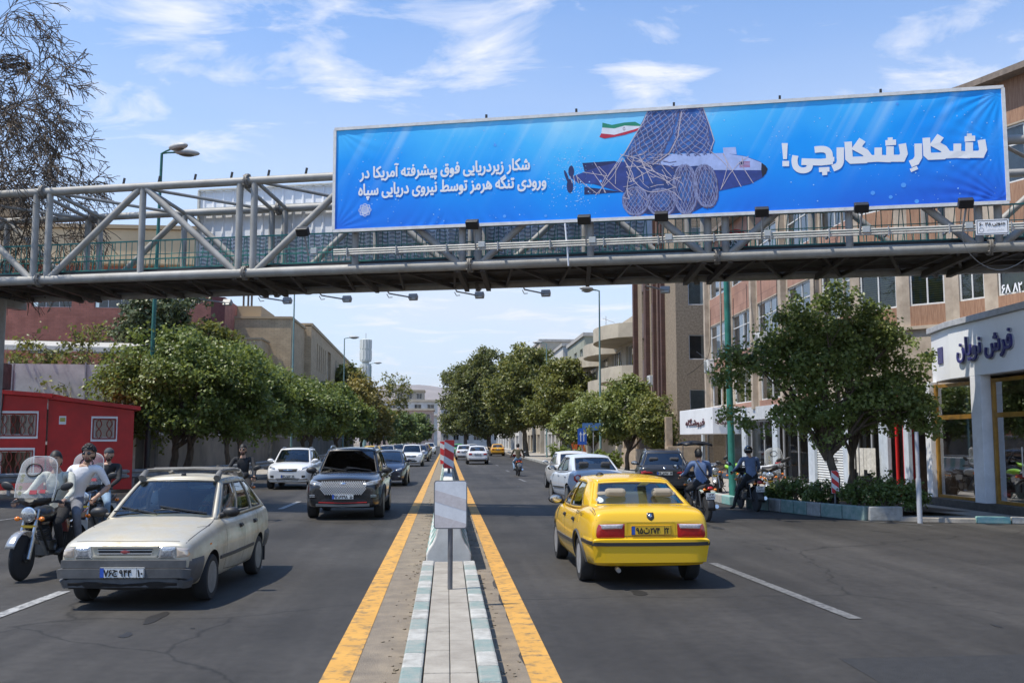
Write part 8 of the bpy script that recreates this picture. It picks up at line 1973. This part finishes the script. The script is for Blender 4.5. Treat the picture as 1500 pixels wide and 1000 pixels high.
 o=MB();o.lathe([(.093,.02),(.085,.035),(.05,.045),(0,.048)],26,Mh);o.build('lens',LENS,hl_,smooth=60);o=MB();o.lathe([(.103,.012),(.103,.03),(.092,.034)],26,Mh);o.build('trim_ring',CHROME,hl_,smooth=40)
 if fairing:
  o=MB();P=[]
  for i in range(9):
   u=-1+i/4;w=.235*u;P.append([(w,.50-.10*u*u,.93+.10*abs(u)),(w*1.0,.54-.14*u*u,1.02+.06*abs(u)),(w*.98,.47-.12*u*u,1.12+.02*abs(u))])
  o.grid(P);f=o.build('fairing',BLACK if col[0]<.1 else PM_,t,smooth=60);sl=f.modifiers.new('s','SOLIDIFY');sl.thickness=.012
 o=MB();o.ellipsoid((0,-.90,.77),.075,.035,.045,14,8);o.build('tail_light',TAIL,t,smooth=60)
 if plate:o=MB();M0=Matrix(((1,0,0,0),(0,0,-1,-.925),(0,1,0,.60),(0,0,0,1)));o.prism(rounded(.21,.15,.012,2),-.012,0,M0);p_=o.build('number_plate',PLATEW,t);o=MB();o.merge(xform(text_mb('۱۲۴',.12,.045,.002),M0@Matrix.Translation((.01,.03,.002))));o.merge(xform(text_mb('۵۸۳۲۱',.17,.05,.002),M0@Matrix.Translation((0,-.035,.002))));o.build('characters',INK,p_)
 o=MB();o.tube([(-.07,.50,.70),(.07,.50,.70)],.01,5);o.cbox((0,.535,.70),.20,.015,.035);o.build('badge_bar',mat('brass',(.45,.32,.05),.3,metal=.7),t)
 if shield:
  out=[(-.27,0),(-.285,.18),(-.25,.46),(-.20,.545),(-.12,.57),(.12,.57),(.20,.545),(.25,.46),(.285,.18),(.27,0)];out2=[]
  nU,nV=22,22;G=[];o=MB()
  def W_(v):return interp([(0,.27),(.18,.285),(.46,.25),(.52,.215),(.55,.16),(.57,.10)],v)
  def S_(u,v):return Vector((u*W_(v),.56-.13*u*u-.26*v,1.08+v*.97))
  vs_=[0,.08,.18,.28,.36,.42,.46,.50,.53,.55,.57]
  o.grid([[S_(-1+2*i/nU,v)for v in vs_]for i in range(nU+1)]);sh=o.build('wind_shield',SHIELD,t,smooth=70)
  o=MB();rim_=[S_(-1,v)for v in vs_]+[S_(-1+2*i/nU,.57)for i in range(1,nU)]+[S_(1,v)for v in vs_[::-1]];o.tube(rim_,.007,5);o.build('shield_edge',mat('shield_edge',(.45,.46,.46),.3),sh)
  o=MB();o.tube([S_(.42*math.cos(a)*(1 if abs(math.cos(a))<2 else 1),.385+.085*math.sin(a))+Vector((0,.008,0))for a in[2*math.pi*i/28 for i in range(29)]],.010,6);o.build('visor_ring',BLACK,sh)
  o=MB()
  for a,b,w,h,m in((-.45,.07,.10,.05,'red'),(-.15,.06,.10,.055,'red'),):q=S_(a*1.2,b+.02);o.cbox(q+Vector((0,.01,0)),w,.004,h,Matrix.Rotation(R(15),3,'X'))
  o.build('red_sticker',mat('sticker_red',(.35,.05,.06),.5),sh);o=MB()
  for b in(.06,.14,.24,.30):q=S_(.55,b);o.lathe([(.0,0),(.028,0)],12,Matrix.Translation(q+Vector((0,.012,0)))@Matrix.Rotation(R(-90),4,'X'))
  o.build('round_stickers',mat('sticker_olive',(.62,.60,.42),.5),sh)
 if canopy:
  o=MB()
  for s in(-1,1):o.tube([(s*.24,.46,1.05),(s*.25,.36,1.72),(s*.24,.05,1.80)],.012,6)
  o.build('canopy_frame',STEEL,t);o=MB();P=[[(u*.33,lerp(.62,-.10,v),1.80+.05*(1-u*u)-.04*abs(2*v-1)**2)for v in(0,.15,.4,.7,1)]for u in(-1,-.8,-.4,0,.4,.8,1)];o.grid(P);f=o.build('canopy',BLACK,t,smooth=60);sl=f.modifiers.new('s','SOLIDIFY');sl.thickness=.05
 if bag:o=MB();o.cbox((0,-.92,.98),.38,.30,.28);o.build('carrier_box',mat('carrier_white',(.5,.5,.55),.6,var=.4,vs=8),t,bevel=.03)
 if lean:o=MB();o.tube([(-.12,-.05,.3),(-.26,-.12,.03)],.012,6);o.build('side_stand',BLACK,t)
 return t
DARK=(.016,.016,.018)
def on_bike(b,x,y,rz):return(x,y,0),rz
B1=(-5.55,14.50,R(173))
moto('black motorbike with a tall clear windscreen and round headlight at the far left front',*B1,DARK,shield=True,accent=paint('moto_maroon',(.14,.02,.02)))
person('person in a cream shirt riding the front black motorbike, head hidden behind the passenger',(B1[0],B1[1],0),B1[2],seated(.02,-.02,hands=((-.33,.24,1.03),(.33,.24,1.03))),J_CREAM,T_BLACK,sleeve='long',turn=.2)
jp=seated(-.36,.06,side=-.27,hands=((-.30,-.52,.90),(.26,-.36,1.0)),kw=.26,knee=.10,headx=-.02);jp['ell']=(-.52,-.68,1.18);jp['elr']=(.08,-.50,1.18);jp['har']=(.16,-.30,1.06);jp['hal']=(-.42,-.50,1.03);jp['anl']=(-.24,-.40,.42);jp['tol']=(-.26,-.22,.36)
person('person in a white T-shirt and sunglasses sitting behind the rider and leaning out',(B1[0],B1[1],0),B1[2],jp,J_WHITE,T_GREY,curly=True,beard=True,glasses=True,turn=.12)
B2=(-6.35,18.6,R(180))
moto('second black motorbike with a scratched windscreen behind the front one',*B2,(.012,.013,.02),shield=True)
person('person in a dark jacket and pale jeans on the second motorbike behind its windscreen',(B2[0],B2[1],0),B2[2],seated(-.10,.0,side=-.16,kw=.26),J_BLACK,T_JEAN,sleeve='long',beard=True,cap=mat('grey_cap',(.05,.055,.06),.8),hair=False)
B3=(-4.75,23.6,R(180))
moto('dark motorbike mostly hidden behind the silver hatchback',*B3,(.02,.02,.025))
person('bearded person in a black jacket and sunglasses riding behind the silver hatchback',(B3[0],B3[1],0),B3[2],seated(0,.04),J_BLACK,T_BLACK,sleeve='long',beard=True,glasses=True)
B4=(5.92,23.35,R(3))
moto('dark red motorbike with a small black canopy ridden beside the yellow taxi',*B4,(.20,.015,.02),canopy=True,shield=False,accent=paint('moto_black',DARK))
j4=seated(-.02,-.06,lean=.10,hands=((-.34,.24,1.02),(.34,.24,1.02)),kw=.26)
person('person in a blue shirt with a black shoulder strap riding the canopied motorbike',(B4[0],B4[1],0),B4[2],j4,J_BLUE,T_BLACK,sleeve='long',strap=True,bulk=1.12,turn=.1)
B5=(8.08,26.5,R(2))
moto('black motorbike with a red tail light stopped at the planter kerb',*B5,DARK,shield=False)
j5=seated(-.02,-.02,lean=.08,hands=((-.34,.24,1.02),(.34,.24,1.02)),kw=.22);j5['knl']=(-.28,.05,.50);j5['anl']=(-.42,-.02,.09);j5['tol']=(-.46,.16,.05)
person('person in a grey blue shirt and black helmet with one foot on the road',(B5[0],B5[1],0),B5[2],j5,J_BLUE2,T_BLACK,sleeve='long',helmet=True,hair=False,bulk=1.05)
B6=(3.75,53.0,R(1))
moto('small red motorbike far ahead in the middle of the right carriageway',*B6,(.25,.02,.02),bag=False)
person('person in an olive jacket riding away far ahead in the right carriageway',(B6[0],B6[1],0),B6[2],seated(0,-.02,lean=.06),J_OLIVE,T_JEAN,sleeve='long')
GB='motorbikes parked behind the kerb blocks'
moto('lime green motorbike parked behind the kerb blocks by the green lamp post',9.25,31.2,R(150),(.28,.55,.03),lean=R(8),group=GB,accent=paint('moto_lime',(.30,.58,.03)))
moto('white sporty motorbike parked right of the lime green one',9.75,29.6,R(158),(.55,.56,.58),lean=R(8),group=GB,accent=paint('moto_white',(.55,.56,.58)))
moto('black motorbike with red panels parked between the white one and the rider',9.6,28.6,R(150),(.02,.02,.022),lean=R(8),group=GB,accent=paint('moto_red',(.35,.02,.02)))
moto('silver motorbike parked before the white shop doorway',10.6,31.4,R(165),(.30,.31,.32),lean=R(8),group=GB,shield=True)
moto('grey motorbike parked farthest back beside the black crossover',9.2,33.4,R(160),(.10,.10,.11),lean=R(8),group=GB)
def driver(c,label,top,x=-.36,passenger=False):
 S=c.S;cb=S['cab'];zf=catmull(S['top'],(cb['wb']+cb['rb'])/2)-.42;y=cb['wb']-1.45;M0=Matrix.Rotation(c.t.rotation_euler.z,3,'Z');o=c.t.location
 J=dict(pelvis=(x,y,zf+.20-.06),chest=(x,y-.06,zf+.45),neck=(x,y-.05,zf+.64),head=(x,y-.01,zf+.785),shl=(x-.19,y-.05,zf+.60),shr=(x+.19,y-.05,zf+.60),ell=(x-.28,y+.18,zf+.40),elr=(x+.26,y+.18,zf+.42),hal=(x-.14,y+.46,zf+.46),har=(x+.13,y+.44,zf+.52),hipl=(x-.10,y,zf+.12),hipr=(x+.10,y,zf+.12),knl=(x-.14,y+.42,zf+.14),knr=(x+.14,y+.42,zf+.14),anl=(x-.14,y+.62,zf-.16),anr=(x+.14,y+.62,zf-.16),tol=(x-.14,y+.80,zf-.18),tor=(x+.14,y+.80,zf-.18))
 p=person(label,tuple(o),c.t.rotation_euler.z,J,top,T_BLACK,sleeve='long',bulk=.95);p.scale=c.t.scale;return p
driver(PRIDE,'person in a pale teal shirt driving the silver hatchback with a hand on the wheel',J_TEAL)
driver(TAXI,'person in a dark top driving the yellow taxi',J_BLACK)
def haze():
 mb=MB();mb.box(-5900,5900,-280,8800,-1.2,560);o=mb.build('haze',None,None);o.data.materials.clear()
 m=bpy.data.materials.new('haze_air');m.use_nodes=True;nt=m.node_tree;nt.nodes.clear();out=nt.nodes.new('ShaderNodeOutputMaterial');v=nt.nodes.new('ShaderNodeVolumePrincipled')
 v.inputs['Color'].default_value=(.80,.87,1,1);v.inputs['Density'].default_value=.00005;v.inputs['Anisotropy'].default_value=.3;nt.links.new(v.outputs[0],out.inputs['Volume']);o.data.materials.append(m);tag(o,kind='stuff')
haze()
